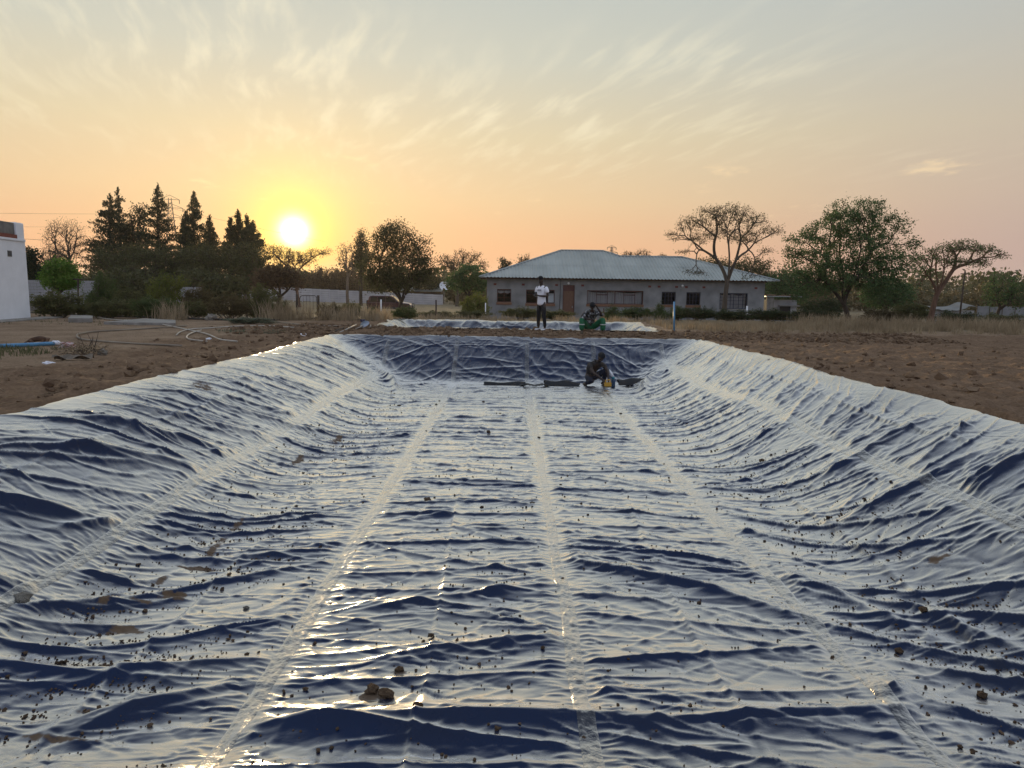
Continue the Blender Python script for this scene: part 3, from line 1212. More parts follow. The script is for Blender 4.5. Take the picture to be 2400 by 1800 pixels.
def seg_tubes(segs, n, rings):
    """segs: array (N, 11): p0(3), p1(3), p2(3), r0, r1 -> quadratic curve tubes"""
    S_ = np.asarray(segs, float)
    if len(S_) == 0:
        return np.zeros((0, 3)), np.zeros((0, 4), int)
    p0, p1, p2 = S_[:, 0:3], S_[:, 3:6], S_[:, 6:9]
    t = np.linspace(0, 1, rings)
    P = (p0[:, None] * ((1 - t) ** 2)[None, :, None] + 2 * p1[:, None] * (t * (1 - t))[None, :, None] + p2[:, None] * (t ** 2)[None, :, None])
    T = 2 * ((p1 - p0)[:, None] * (1 - t)[None, :, None] + (p2 - p1)[:, None] * t[None, :, None])
    T /= np.linalg.norm(T, axis=-1)[..., None] + 1e-9
    ref = np.where((np.abs(T[..., 2]) < 0.85)[..., None], np.array([0, 0, 1.0]), np.array([1.0, 0, 0]))
    A = np.cross(T, ref)
    A /= np.linalg.norm(A, axis=-1)[..., None] + 1e-9
    B = np.cross(T, A)
    R = S_[:, 9][:, None] * (1 - t) + S_[:, 10][:, None] * t
    ang = np.arange(n) * 2 * math.pi / n
    V = P[:, :, None, :] + R[:, :, None, None] * (np.cos(ang)[None, None, :, None] * A[:, :, None, :] + np.sin(ang)[None, None, :, None] * B[:, :, None, :])
    N_ = len(S_)
    base = (np.arange(N_) * rings * n)[:, None, None]
    j = (np.arange(rings - 1) * n)[None, :, None]
    i = np.arange(n)[None, None, :]
    a = base + j + i
    b = base + j + (i + 1) % n
    F = np.stack([a, b, b + n, a + n], -1).reshape(-1, 4)
    return V.reshape(-1, 3), F


def leaf_cards(C, size, rng, up=0.0, aspect=0.55, dirs=None):
    """one small pointed leaf (4 verts) per centre"""
    N_ = len(C)
    d = rng.standard_normal((N_, 3)) if dirs is None else dirs + 0.35 * rng.standard_normal((N_, 3))
    d[:, 2] += up
    d /= np.linalg.norm(d, axis=1)[:, None] + 1e-9
    s = np.cross(d, rng.standard_normal((N_, 3)))
    s /= np.linalg.norm(s, axis=1)[:, None] + 1e-9
    sz = (size * rng.uniform(0.6, 1.35, N_))[:, None]
    V = np.stack([C - d * sz * 0.5, C + s * sz * aspect * 0.5, C + d * sz * 0.5, C - s * sz * aspect * 0.5], 1).reshape(-1, 3)
    F = np.arange(N_ * 4).reshape(-1, 4)
    return V, F


def crown_tips(ells, n, rng, shell=0.5, bump=0.25):
    """points in a union of lumpy ellipsoids; ells: (centre(3), radii(3))"""
    vol = np.array([e[1][0] * e[1][1] * e[1][2] for e in ells])
    cnt = np.maximum(1, (n * vol / vol.sum()).astype(int))
    out = []
    for (c, r), k in zip(ells, cnt):
        d = rng.standard_normal((k, 3))
        d /= np.linalg.norm(d, axis=1)[:, None]
        rad = shell + (1 - shell) * rng.random(k) ** 0.5
        f = 1 + bump * perlin(d[:, 0] * 2.1 + c[0], d[:, 2] * 2.1 + d[:, 1] * 1.3 + c[1], 3)
        out.append(np.asarray(c) + d * np.asarray(r) * (rad * f)[:, None])
    return np.concatenate(out)


def grow(p, d, tips, rt, segs, rng, frac=0.42, expo=0.40, wig=0.16, depth=0):
    n = len(tips)
    if n == 0:
        return
    if n == 1:
        t = tips[0]
        L_ = np.linalg.norm(t - p)
        mid = p + d * L_ * 0.4 + rng.standard_normal(3) * L_ * 0.08
        segs.append(np.concatenate([p, mid, t, [rt * 1.15, rt * 0.45]]))
        return
    k = 3 if (depth == 0 and n > 30) else 2
    if k == 2:
        ax = rng.standard_normal(3)
        q = tips - tips.mean(0)
        for _ in range(3):
            ax = q.T @ (q @ ax)
            ax /= np.linalg.norm(ax) + 1e-9
        pr = q @ ax + 0.12 * q.std() * rng.standard_normal(n)
        cut = np.quantile(pr, rng.uniform(0.35, 0.65))
        groups = [tips[pr <= cut], tips[pr > cut]]
    else:
        q = tips - p
        a = np.arctan2(q[:, 1], q[:, 0]) + rng.uniform(0, 6)
        a = np.mod(a, 2 * math.pi)
        kk = rng.integers(3, 6)
        groups = [tips[(a >= i * 2 * math.pi / kk) & (a < (i + 1) * 2 * math.pi / kk)] for i in range(kk)]
    r0 = rt * n ** expo
    for g in groups:
        m = len(g)
        if m == 0:
            continue
        c = g.mean(0)
        f = frac * rng.uniform(0.75, 1.25)
        if m <= 2:
            f = 0.6
        t = p + (c - p) * f
        L_ = np.linalg.norm(t - p)
        t = t + rng.standard_normal(3) * L_ * wig
        e_ = (t - p) / (L_ + 1e-9)
        mid = p + (d * 0.45 + e_ * 0.55) * L_ * 0.5 + rng.standard_normal(3) * L_ * 0.05
        r1 = rt * m ** expo
        segs.append(np.concatenate([p, mid, t, [min(r0, r1 * 1.25), r1]]))
        nd = t - mid
        nd /= np.linalg.norm(nd) + 1e-9
        grow(t, nd, g, rt, segs, rng, frac, expo, wig, depth + 1)


def bark(name, c):
    return mat_simple(name, c, 0.9, var=0.35, scale=9, bump=0.02, bscale=20, stretch=(1, 1, 0.25))


BARK_GREY = bark('bark_grey', (0.085, 0.066, 0.05))
BARK_RED = bark('bark_red', (0.15, 0.085, 0.055))
BARK_DARK = bark('bark_dark', (0.05, 0.036, 0.027))
BARK_PALE = bark('bark_pale', (0.16, 0.12, 0.09))


def leafmat(name, c1, c2, tr=0.28):
    return mat_simple(name, c1, 0.65, col2=c2, scale=1.3, trans=tr, spec=0.25, detail=6)


LEAF_OLIVE = leafmat('leaf_olive', (0.050, 0.056, 0.022), (0.110, 0.108, 0.045))
SHRUB_OLIVE = leafmat('shrub_olive', (0.075, 0.085, 0.030), (0.150, 0.150, 0.058))
SHRUB_GREEN = leafmat('shrub_green', (0.055, 0.085, 0.026), (0.115, 0.150, 0.048))
SHRUB_DARK = leafmat('shrub_dark', (0.035, 0.052, 0.020), (0.080, 0.098, 0.038))
LEAF_DARK = leafmat('leaf_dark', (0.018, 0.026, 0.013), (0.048, 0.060, 0.025), 0.15)
LEAF_GREEN = leafmat('leaf_green', (0.045, 0.092, 0.030), (0.105, 0.175, 0.062))
LEAF_BRIGHT = leafmat('leaf_bright', (0.060, 0.140, 0.020), (0.160, 0.270, 0.040))
LEAF_LIME = leafmat('leaf_lime', (0.085, 0.110, 0.022), (0.190, 0.200, 0.045))
LEAF_BRONZE = leafmat('leaf_bronze', (0.075, 0.062, 0.030), (0.140, 0.110, 0.050))
LEAF_GREY = leafmat('leaf_grey', (0.085, 0.110, 0.070), (0.170, 0.200, 0.135))
LEAF_BROWN = leafmat('leaf_brown', (0.075, 0.050, 0.030), (0.150, 0.100, 0.060))


def px_ell(e, Y, dy=0.0):
    """(u, v, ru, rv[, depth factor]) in photo pixels at distance Y -> world ellipsoid"""
    k = Y / F_PX
    c = at(e[0], e[1], Y + dy)
    df = e[4] if len(e) > 4 else 0.9
    return (c, np.array([e[2] * k, e[2] * k * df, e[3] * k]))


def tree(name, label, cat, base_u, Y, ells, n_tips, leaves, leaf_size, leaf_mat, bark_mat, rt=0.008, trunk_v=None, trunk_u=None,
         seed=1, shell=0.45, spread=0.22, frac=0.42, group=None, sub=None, tilt=0.0, base_z=None, expo=0.40, wig=0.16, up=0.0, pods=0):
    rng = np.random.default_rng(seed)
    bp = at(base_u, 700, Y)
    z0 = gz(bp[0], Y) if base_z is None else base_z
    base = np.array([bp[0], Y, z0])
    E = [px_ell(e, Y) for e in ells]
    tips = crown_tips(E, n_tips, rng, shell)
    cz = np.mean([e[0][2] for e in E])
    if trunk_v is not None:
        fork = at(trunk_u if trunk_u is not None else base_u, trunk_v, Y)
    else:
        fork = base + np.array([0, 0, max(0.3, (cz - z0) * 0.4)])
    segs = []
    r_tr = rt * n_tips ** expo
    d0 = fork - base
    L_ = np.linalg.norm(d0)
    d0 = d0 / L_
    mid = base + np.array([0, 0, 1.0]) * L_ * 0.5 + rng.standard_normal(3) * L_ * 0.04
    big = [np.concatenate([base - np.array([0, 0, 0.15]), mid, fork, [r_tr * 1.35, r_tr * 1.0]])]
    fl = base.copy()
    big.append(np.concatenate([fl - np.array([0, 0, 0.2]), fl + np.array([0, 0, 0.1]), fl + np.array([0, 0, 0.45]) * min(1, L_), [r_tr * 1.9, r_tr * 1.25]]))
    grow(fork, (fork - mid) / (np.linalg.norm(fork - mid) + 1e-9), tips, rt, segs, rng, frac, expo, wig)
    segs = np.array(segs)
    thick = segs[:, 9] > rt * 2.6
    V1, F1 = seg_tubes(np.concatenate([np.array(big), segs[thick]]), 7, 6)
    V2, F2 = seg_tubes(segs[~thick], 3, 3)
    V = np.concatenate([V1, V2]) - base
    F = np.concatenate([F1, F2 + len(V1)])
    root = empty(name, base)
    tag(root, label, cat, group)
    link('trunk', mesh_np('trunk', V, F, bark_mat), root)
    if leaves > 0:
        endp = segs[~thick][:, 6:9]
        st = segs[~thick][:, 0:3]
        idx = rng.integers(0, len(endp), leaves)
        f = rng.random(leaves)[:, None] ** 0.6
        C = st[idx] * (1 - f) + endp[idx] * f + rng.standard_normal((leaves, 3)) * spread * np.array([1, 1, 0.8])
        V, F = leaf_cards(C - base, leaf_size, rng, up)
        link('crown', mesh_np('crown', V, F, leaf_mat, smooth=False), root)
    if pods:
        endp = segs[~thick][:, 6:9]
        idx = rng.integers(0, len(endp), pods)
        C = endp[idx] - base + np.array([0, 0, -0.07])
        V, F = leaf_cards(C, 0.15, rng, 0, 0.4, np.tile(np.array([0, 0, -1.0]), (pods, 1)))
        o = link('pods', mesh_np('pods', V, F, LEAF_BROWN, smooth=False), root)
        tag(o, kind='stuff')
    return root


def conifer(label, u_tip, v_tip, u_base, half_px, v_base, Y, n_leaf, seed, leaf_mat=None, group='conifers on the left skyline', gap=0.0):
    rng = np.random.default_rng(seed)
    k = Y / F_PX
    tip = at(u_tip, v_tip, Y)
    b = at(u_base, v_base, Y)
    z0 = gz(b[0], Y)
    base = np.array([b[0], Y, z0])
    H_ = tip[2] - z0
    R = 1.0 * half_px * k
    zb = b[2] - z0
    segs = [np.concatenate([[0, 0, -0.2], [0, 0, H_ * 0.5], tip - base, [0.018 * H_, 0.02]])]
    C, D = [], []
    nb = int(26 + H_ * 5)
    for i in range(nb):
        h = (i + rng.random()) / nb
        z = zb + (H_ - zb) * h ** 0.9
        ax = (tip - base) * (z / H_)
        r = 1.2 * R * (1 - h) ** 0.92 * rng.uniform(0.78, 1.05) + 0.07
        if rng.random() < gap:
            r *= 0.45
        a = rng.uniform(0, 2 * math.pi)
        dr = np.array([math.cos(a), math.sin(a), 0])
        rise = rng.uniform(0.05, 0.45) * r
        end = ax + dr * r + np.array([0, 0, rise])
        segs.append(np.concatenate([[ax[0], ax[1], z - 0.1], (ax + end) / 2 + np.array([0, 0, -0.12 * r]), end, [0.03, 0.008]]))
        m = max(8, int(3.4 * n_leaf * (r / (R * 0.6)) / nb))
        f = rng.random(m) ** 0.7
        c = ax + (end - ax) * f[:, None] + rng.standard_normal((m, 3)) * np.array([0.05 + 0.10 * r, 0.05 + 0.10 * r, 0.13])
        C.append(c)
        D.append(np.tile(dr * 0.5 + np.array([0, 0, 0.9]), (m, 1)))
    V, F = seg_tubes(np.array(segs), 5, 4)
    root = empty('conifer_tree', base)
    tag(root, label, 'tree', group)
    link('trunk', mesh_np('trunk', V, F, BARK_DARK), root)
    V, F = leaf_cards(np.concatenate(C), 0.25, rng, 0, 0.45, np.concatenate(D))
    link('crown', mesh_np('crown', V, F, leaf_mat or LEAF_DARK, smooth=False), root)
    return root


SHRUBS = {}


def shrub_mesh(kind, mat):
    """unit shrub: about 1 wide and 1 tall, base at the origin"""
    key = (kind, mat.name)
    if key in SHRUBS:
        return SHRUBS[key]
    rng = np.random.default_rng(900 + kind)
    shapes = {
        0: [((0, 0, 0.52), (0.40, 0.36, 0.40)), ((-0.2, 0.05, 0.38), (0.30, 0.28, 0.30)), ((0.22, -0.05, 0.42), (0.28, 0.3, 0.34))],
        1: [((-0.1, 0, 0.5), (0.34, 0.32, 0.48)), ((0.2, 0, 0.36), (0.30, 0.3, 0.36)), ((0.02, 0.1, 0.7), (0.2, 0.2, 0.28))],
        2: [((-0.24, 0, 0.38), (0.24, 0.3, 0.36)), ((0.02, 0, 0.44), (0.26, 0.3, 0.46)), ((0.27, 0, 0.36), (0.24, 0.3, 0.38))],
        3: [((0, 0, 0.62), (0.48, 0.44, 0.36)), ((0, 0, 0.36), (0.36, 0.34, 0.26))],
        4: [((0, 0, 0.45), (0.22, 0.22, 0.52)), ((0.1, 0, 0.3), (0.3, 0.3, 0.3)), ((-0.12, 0, 0.3), (0.28, 0.28, 0.3))],
    }[kind]
    tips = crown_tips([(np.array(c), np.array(r)) for c, r in shapes], 150, rng, 0.35, 0.4)
    tips = tips[tips[:, 2] > 0.05]
    segs = []
    for s in range(5):
        p = np.array([rng.normal(0, 0.06), rng.normal(0, 0.06), -0.03])
        sel = tips[s::5]
        grow(p, np.array([0, 0, 1.0]), sel, 0.004, segs, rng, 0.4, 0.42)
    segs = np.array(segs)
    V, F = seg_tubes(segs, 3, 3)
    stems = mesh_np('stems', V, F, BARK_GREY)
    n = 6500
    endp, st = segs[:, 6:9], segs[:, 0:3]
    thin = segs[:, 9] < 0.012
    idx = rng.choice(np.nonzero(thin)[0], n)
    f = rng.random(n)[:, None] ** 0.5
    C = st[idx] * (1 - f) + endp[idx] * f + rng.standard_normal((n, 3)) * 0.035
    C[:, 2] = np.abs(C[:, 2])
    V, F = leaf_cards(C, 0.052, rng, 0.5, 0.42)
    fol = mesh_np('foliage', V, F, mat, smooth=False)
    SHRUBS[key] = (stems, fol)
    return SHRUBS[key]


def shrub(label, u0, u1, v0, Y, kind, mat, group=None, name='shrub', cat='shrub', rz=None, depth=0.8):
    rng = np.random.default_rng(int(u0 * 7 + v0))
    c = at((u0 + u1) / 2, v0, Y)
    z = gz(c[0], Y)
    w = (u1 - u0) * Y / F_PX
    h = max(0.15, c[2] - z)
    stems, fol = shrub_mesh(kind, mat)
    root = empty(name, (c[0], Y, z), 0.0)
    tag(root, label, cat, group)
    flip = -1 if rng.random() < 0.5 else 1
    for nm, me in (('stems', stems), ('foliage', fol)):
        link(nm, me, root, scale=(w * 1.2 * flip, w * depth, h * 1.06))
    return root


# --- conifers on the left skyline
conifer('tall pointed conifer, leftmost of the skyline group, twin of the lattice-topped one', 257, 456, 258, 58, 640, 92, 3000, 11)
conifer('conifer with a thin see-through tip, second from the left on the skyline', 276, 440, 284, 44, 640, 95, 2300, 12, gap=0.35)
tree('ragged_tree', 'ragged dark tree with two uneven heads between the tall conifers', 'tree', 318, 94,
     [(322, 500, 20, 24), (338, 492, 12, 20), (312, 535, 26, 26), (325, 575, 30, 40)], 330, 3800, 0.26, LEAF_DARK, BARK_DARK, rt=0.02, trunk_v=610, seed=13, spread=0.28)
conifer('tallest conifer, with a lone spire tip, left of the steel pylon', 369, 434, 372, 52, 640, 92, 3000, 14)
conifer('tall conifer with a full pointed crown right of the steel pylon', 455, 449, 452, 42, 640, 90, 2800, 15)
conifer('short conifer leaning against the left flank of the full pointed one', 436, 494, 432, 26, 640, 89, 1500, 16)
conifer('short narrow conifer at the right flank of the full pointed one', 491, 505, 492, 28, 640, 89, 1500, 17)
conifer('low conifer spire, first of the cluster left of the sun', 540, 510, 542, 26, 640, 86, 1500, 18)
conifer('tallest spire of the conifer cluster left of the sun', 557, 493, 560, 30, 640, 87, 1900, 19)
conifer('blunt conifer spire in the cluster left of the sun', 578, 506, 580, 32, 640, 86, 1900, 20)
conifer('last conifer of the cluster, its long right edge facing the sun', 592, 518, 596, 44, 660, 84, 2600, 21)

# --- trees of the left half
tree('evergreen_tree', 'dark evergreen tree half hidden behind the white building', 'tree', 75, 47,
     [(72, 600, 14, 24), (80, 640, 20, 30), (62, 625, 14, 40)], 260, 4200, 0.16, LEAF_DARK, BARK_DARK, rt=0.012, seed=31, spread=0.16)
tree('bare_tree', 'tall rounded nearly bare tree behind the bright green bush', 'tree', 160, 78,
     [(150, 560, 50, 50), (180, 590, 26, 34), (120, 600, 26, 30)], 1500, 2200, 0.11, LEAF_BRONZE, BARK_GREY, rt=0.0075, trunk_v=612, trunk_u=162, seed=32, shell=0.25, spread=0.2, wig=0.07, expo=0.43)
tree('bare_tree', 'low bare spreading tree between the white building and the taller bare one', 'tree', 118, 70,
     [(112, 602, 30, 22), (135, 596, 18, 18)], 700, 500, 0.11, LEAF_BRONZE, BARK_GREY, rt=0.009, trunk_v=636, seed=33, shell=0.3)
tree('round_green_tree', 'small round bright green tree beside the white building', 'tree', 140, 35,
     [(142, 634, 32, 26), (118, 650, 22, 20), (168, 650, 22, 20), (140, 660, 40, 18), (128, 622, 16, 12), (155, 618, 14, 12)], 420, 11000, 0.11, LEAF_BRIGHT, BARK_GREY, rt=0.007, trunk_v=690, seed=34, spread=0.13, shell=0.4)
tree('acacia_tree', 'wide grey-olive thorn tree in front of the left conifers', 'tree', 330, 68,
     [(290, 598, 76, 28), (375, 594, 84, 26), (330, 625, 118, 40), (450, 612, 56, 34), (245, 640, 46, 46), (340, 665, 120, 30)], 1000, 20000, 0.18, LEAF_OLIVE, BARK_DARK, rt=0.011, trunk_v=672, seed=35, spread=0.30)
tree('acacia_tree', 'wide grey-olive thorn tree in front of the conifer cluster left of the sun', 'tree', 545, 66,
     [(495, 600, 70, 28), (560, 606, 60, 38), (520, 645, 92, 42), (604, 645, 40, 36), (470, 668, 70, 28)], 900, 18000, 0.18, LEAF_OLIVE, BARK_DARK, rt=0.011, trunk_v=680, seed=36, spread=0.30)
tree('acacia_tree', 'bare umbrella thorn tree glowing orange right under the sun', 'tree', 702, 84,
     [(635, 588, 30, 20), (665, 590, 30, 18), (705, 598, 36, 14), (745, 592, 32, 12), (690, 612, 50, 14), (770, 586, 14, 7)], 1100, 3600, 0.13, LEAF_BROWN, BARK_RED, rt=0.009, trunk_v=648, trunk_u=692, seed=37, shell=0.2, spread=0.16, wig=0.07, frac=0.46)
tree('thorn_tree', 'dark squat thorn tree with a leaning forked trunk behind the left shrubs', 'tree', 650, 50,
     [(640, 652, 46, 26), (610, 662, 26, 22), (690, 655, 30, 22), (655, 634, 34, 16)], 380, 6500, 0.14, LEAF_BROWN, BARK_DARK, rt=0.012, trunk_v=698, trunk_u=655, seed=38, spread=0.2)
for k, (u, v, ru, rv, Y, mt, lb) in enumerate([
        (290, 668, 95, 36, 61, LEAF_OLIVE, 'low dense olive thicket tree behind the left shrubs, under the widest thorn tree'),
        (485, 670, 95, 34, 61, LEAF_OLIVE, 'low dense olive thicket tree behind the big dark hedge'),
        (765, 655, 44, 28, 124, LEAF_BROWN, 'brown bushy tree behind the slab wall, right of the sun-lit thorn tree'),
        (815, 660, 40, 28, 122, LEAF_BROWN, 'brown bushy tree behind the slab wall, left of the big round thorn tree'),
        (720, 660, 34, 22, 126, LEAF_DARK, 'dark low tree behind the slab wall, straight below the sun-lit thorn tree'),
        (1000, 655, 36, 26, 124, LEAF_OLIVE, 'olive tree showing at the right edge of the big round thorn tree')]):
    tree('bushy_tree', lb, 'tree', u, Y, [(u, v, ru, rv), (u - ru * 0.4, v + 6, ru * 0.6, rv * 0.7), (u + ru * .45, v + 8, ru * .6, rv * .6)], 300, 5500, 0.30, mt, BARK_DARK, rt=0.02, seed=40 + k, spread=0.4)
tree('bare_tree', 'pinkish bare tree on the skyline left of the narrow dark one', 'tree', 815, 105,
     [(812, 600, 28, 34), (835, 618, 22, 26)], 360, 900, 0.16, LEAF_BROWN, BARK_PALE, rt=0.018, trunk_v=650, seed=45, shell=0.3)
tree('narrow_tree', 'narrow dark upright tree rising left of the big round thorn tree', 'tree', 846, 96,
     [(846, 552, 13, 22), (846, 580, 20, 22), (850, 610, 22, 26)], 260, 2600, 0.24, LEAF_DARK, BARK_DARK, rt=0.02, trunk_v=632, seed=46, spread=0.25)
tree('acacia_tree', 'big round thorn tree with a three-stemmed trunk beside the parked car', 'tree', 934, 50,
     [(930, 555, 44, 40), (905, 560, 36, 34, 0.9), (985, 585, 32, 36), (880, 625, 44, 44), (950, 630, 62, 50), (1000, 640, 30, 34), (905, 660, 58, 30)],
     1400, 24000, 0.12, LEAF_OLIVE, BARK_DARK, rt=0.0075, trunk_v=712, trunk_u=940, seed=47, spread=0.2, shell=0.4)
tree('wispy_tree', 'wispy half-bare tree on the skyline right of the big round thorn tree', 'tree', 1072, 100,
     [(1078, 598, 18, 20), (1108, 600, 22, 16), (1045, 612, 26, 18), (1130, 622, 20, 14), (1080, 625, 40, 20)], 620, 3200, 0.17, LEAF_BRONZE, BARK_GREY, rt=0.016, trunk_v=655, seed=48, shell=0.25)
tree('dome_tree', 'dense dark green dome-shaped tree left of the house roof', 'tree', 1098, 72,
     [(1098, 648, 40, 30), (1075, 662, 30, 24), (1122, 664, 30, 26)], 420, 8000, 0.17, LEAF_GREEN, BARK_DARK, rt=0.012, seed=49, spread=0.2, shell=0.5)
tree('small_tree', 'small dark tree with a tufted head just left of the roof hip', 'tree', 1182, 110,
     [(1178, 608, 10, 8), (1188, 616, 12, 8), (1180, 630, 12, 10)], 90, 700, 0.22, LEAF_DARK, BARK_DARK, rt=0.03, trunk_v=640, seed=50)
tree('small_tree', 'small dark tree with a ragged head peeping over the left roof slope', 'tree', 1230, 112,
     [(1228, 606, 12, 7), (1238, 598, 6, 6), (1225, 622, 16, 10)], 90, 700, 0.22, LEAF_DARK, BARK_DARK, rt=0.03, trunk_v=640, seed=51)

# --- trees behind and right of the house
for k, (u, v, ru, rv, lb) in enumerate([
        (1472, 600, 16, 14, 'bare round tree on the skyline above the lower roof, next to the far pylon'),
        (1507, 598, 22, 15, 'wider bare tree on the skyline above the middle of the lower roof'),
        (1550, 604, 14, 10, 'smallest bare tree on the skyline above the right of the lower roof')]):
    tree('bare_tree', lb, 'tree', u, 125, [(u, v, ru, rv)], 220, 260, 0.16, LEAF_BRONZE, BARK_GREY, rt=0.02, trunk_v=v + 24, seed=60 + k, shell=0.3)
for k, (u, v, ru, rv, Y, lb) in enumerate([
        (1655, 628, 60, 24, 84, 'olive spreading tree behind the right end of the house roof'),
        (1760, 640, 60, 40, 80, 'olive bushy tree beyond the right gable of the house'),
        (1850, 660, 56, 40, 76, 'dark green bushy tree left behind the large green thorn tree'),
        (2080, 680, 60, 34, 70, 'olive thicket tree between the large green and the flat-topped thorn trees')]):
    tree('bushy_tree', lb, 'tree', u, Y, [(u, v, ru, rv), (u - ru * 0.45, v + 8, ru * 0.6, rv * 0.8), (u + ru * .45, v + 6, ru * .6, rv * .75), (u, v + rv * .8, ru * .9, rv * .6)],
         420, 7500, 0.20, LEAF_OLIVE if k < 2 else LEAF_GREEN, BARK_DARK, rt=0.014, seed=64 + k, spread=0.30)
tree('acacia_tree', 'nearly bare spreading thorn tree with seed pods in front of the house', 'tree', 1700, 45,
     [(1580, 552, 26, 16), (1618, 524, 38, 22), (1668, 503, 42, 26), (1718, 500, 46, 26), (1766, 520, 38, 26), (1812, 540, 30, 18), (1640, 556, 40, 16), (1745, 556, 46, 18),
      (1692, 542, 40, 20), (1602, 590, 26, 9), (1796, 588, 26, 12), (1628, 640, 40, 7), (1758, 650, 26, 9)],
     2600, 6500, 0.08, LEAF_OLIVE, BARK_GREY, rt=0.0046, trunk_v=664, trunk_u=1704, seed=71, shell=0.1, spread=0.11, frac=0.47, pods=300, wig=0.06, expo=0.43)
tree('acacia_tree', 'large leafy green thorn tree with a low spreading crown, right of the house', 'tree', 1992, 31.5,
     [(2040, 500, 62, 38), (1985, 500, 52, 38), (2010, 535, 60, 40), (1965, 510, 44, 34), (1945, 545, 60, 44), (2100, 530, 48, 40), (1880, 570, 52, 40), (2135, 585, 40, 40), (2010, 575, 90, 44), (1920, 620, 84, 40), (2075, 620, 84, 40), (1990, 650, 110, 44), (1900, 680, 60, 30), (2080, 675, 56, 28), (1850, 600, 26, 22)],
     1900, 36000, 0.082, LEAF_GREEN, BARK_DARK, rt=0.0046, trunk_v=715, trunk_u=1978, seed=72, shell=0.2, spread=0.09, frac=0.44, wig=0.08)
tree('acacia_tree', 'flat-topped bare thorn tree with reddish trunk at the right', 'tree', 2185, 32.5,
     [(2160, 610, 30, 15), (2205, 590, 38, 18), (2256, 578, 42, 18), (2306, 586, 36, 16), (2346, 600, 24, 11), (2230, 612, 44, 14), (2292, 616, 36, 12), (2178, 640, 26, 12), (2150, 668, 18, 8)],
     1300, 4200, 0.07, LEAF_GREEN, BARK_RED, rt=0.0048, trunk_v=690, trunk_u=2196, seed=73, shell=0.1, spread=0.08, frac=0.48, wig=0.06, expo=0.43)
tree('small_tree', 'small loose green tree at the right edge of the picture', 'tree', 2342, 46,
     [(2350, 670, 40, 36), (2385, 690, 36, 34), (2330, 695, 34, 26)], 380, 3600, 0.11, LEAF_GREEN, BARK_DARK, rt=0.009, trunk_v=725, seed=74, spread=0.17)

# --- shrubs, left
shrub('wide olive shrub next to the white building', 66, 206, 666, 28.6, 2, SHRUB_OLIVE)
shrub('tall dark green shrub right of the T-topped post', 198, 275, 640, 30.5, 1, SHRUB_GREEN)
shrub('loose olive shrub leaning right of the tall dark green one', 258, 338, 664, 30.0, 0, SHRUB_OLIVE)
shrub('rounded yellow-green shrub, the dome that stands highest of the left shrubs', 345, 430, 641, 31.5, 3, LEAF_LIME)
shrub('low dark shrub below the tall dark green one, by the black pipe', 196, 310, 690, 28.4, 2, SHRUB_OLIVE)
shrub('bushy green shrub in front of the rounded dome', 300, 418, 682, 28.4, 2, SHRUB_GREEN)
shrub('low pale green shrub among dry grass, left of the big dark hedge', 414, 500, 698, 28.6, 0, SHRUB_OLIVE)
shrub('small brown shrub behind the low pale green one, against the wall', 425, 500, 664, 33.0, 0, LEAF_BRONZE)
shrub('left half of the big dark hedge, beside the pale heap of stone', 488, 585, 682, 27.8, 0, LEAF_BRONZE)
shrub('right half of the big dark hedge, its top in pale new shoots', 565, 655, 668, 28.2, 1, SHRUB_OLIVE)
shrub('small green shrub at the right end of the big dark hedge', 640, 688, 698, 29.5, 4, SHRUB_OLIVE)
shrub('grey-green weed sprawling on the bare soil by the hoses', 528, 642, 740, 24.6, 2, LEAF_GREY, cat='weed', name='weed')
shrub('tiny lime shrub against the block wall, left of the tall dark green one', 205, 236, 678, 33, 0, LEAF_LIME)
# --- shrubs, middle
shrub('rusty brown shrub left of the parked car', 742, 803, 700, 29.0, 2, LEAF_BRONZE)
shrub('olive shrub straight left of the parked car', 798, 848, 702, 29.6, 0, SHRUB_OLIVE)
shrub('low green shrub in front of the rear of the parked car', 846, 890, 716, 29.4, 4, SHRUB_OLIVE)
shrub('pointed green shrub in front of the bonnet of the parked car', 922, 978, 714, 29.2, 0, SHRUB_GREEN)
shrub('low green shrub by the dark fence post behind the second pond', 985, 1064, 724, 34, 2, SHRUB_OLIVE)
shrub('bright yellow-green bush at the left corner of the house', 1084, 1146, 680, 48, 0, LEAF_LIME)
shrub('low weedy shrub below the left house window', 1062, 1150, 722, 33.5, 2, SHRUB_OLIVE)
shrub('weedy shrub behind the standing man', 1178, 1266, 716, 34, 0, SHRUB_OLIVE)
shrub('weedy shrub in front of the house door', 1258, 1345, 720, 34.5, 2, SHRUB_OLIVE)
shrub('dark shrub right behind the seated man', 1400, 1470, 714, 34, 4, SHRUB_GREEN)
shrub('leafy shrub below the middle of the wide curtained window', 1455, 1532, 715, 34.5, 0, SHRUB_GREEN)
shrub('small upright cypress-like shrub between the wide and the dark windows', 1527, 1570, 706, 34, 4, SHRUB_GREEN, name='cypress_shrub')
shrub('dark shrub below the first dark window, behind the blue standing pipe', 1556, 1622, 718, 33.6, 1, SHRUB_GREEN)
shrub('dark dense shrub below the second dark window', 1590, 1680, 714, 33.0, 0, SHRUB_DARK)
shrub('dark shrub at the foot of the pod-bearing thorn tree', 1664, 1765, 718, 33.0, 2, SHRUB_DARK)
shrub('dark shrub below the blue-framed window', 1745, 1860, 716, 33.2, 2, SHRUB_DARK)
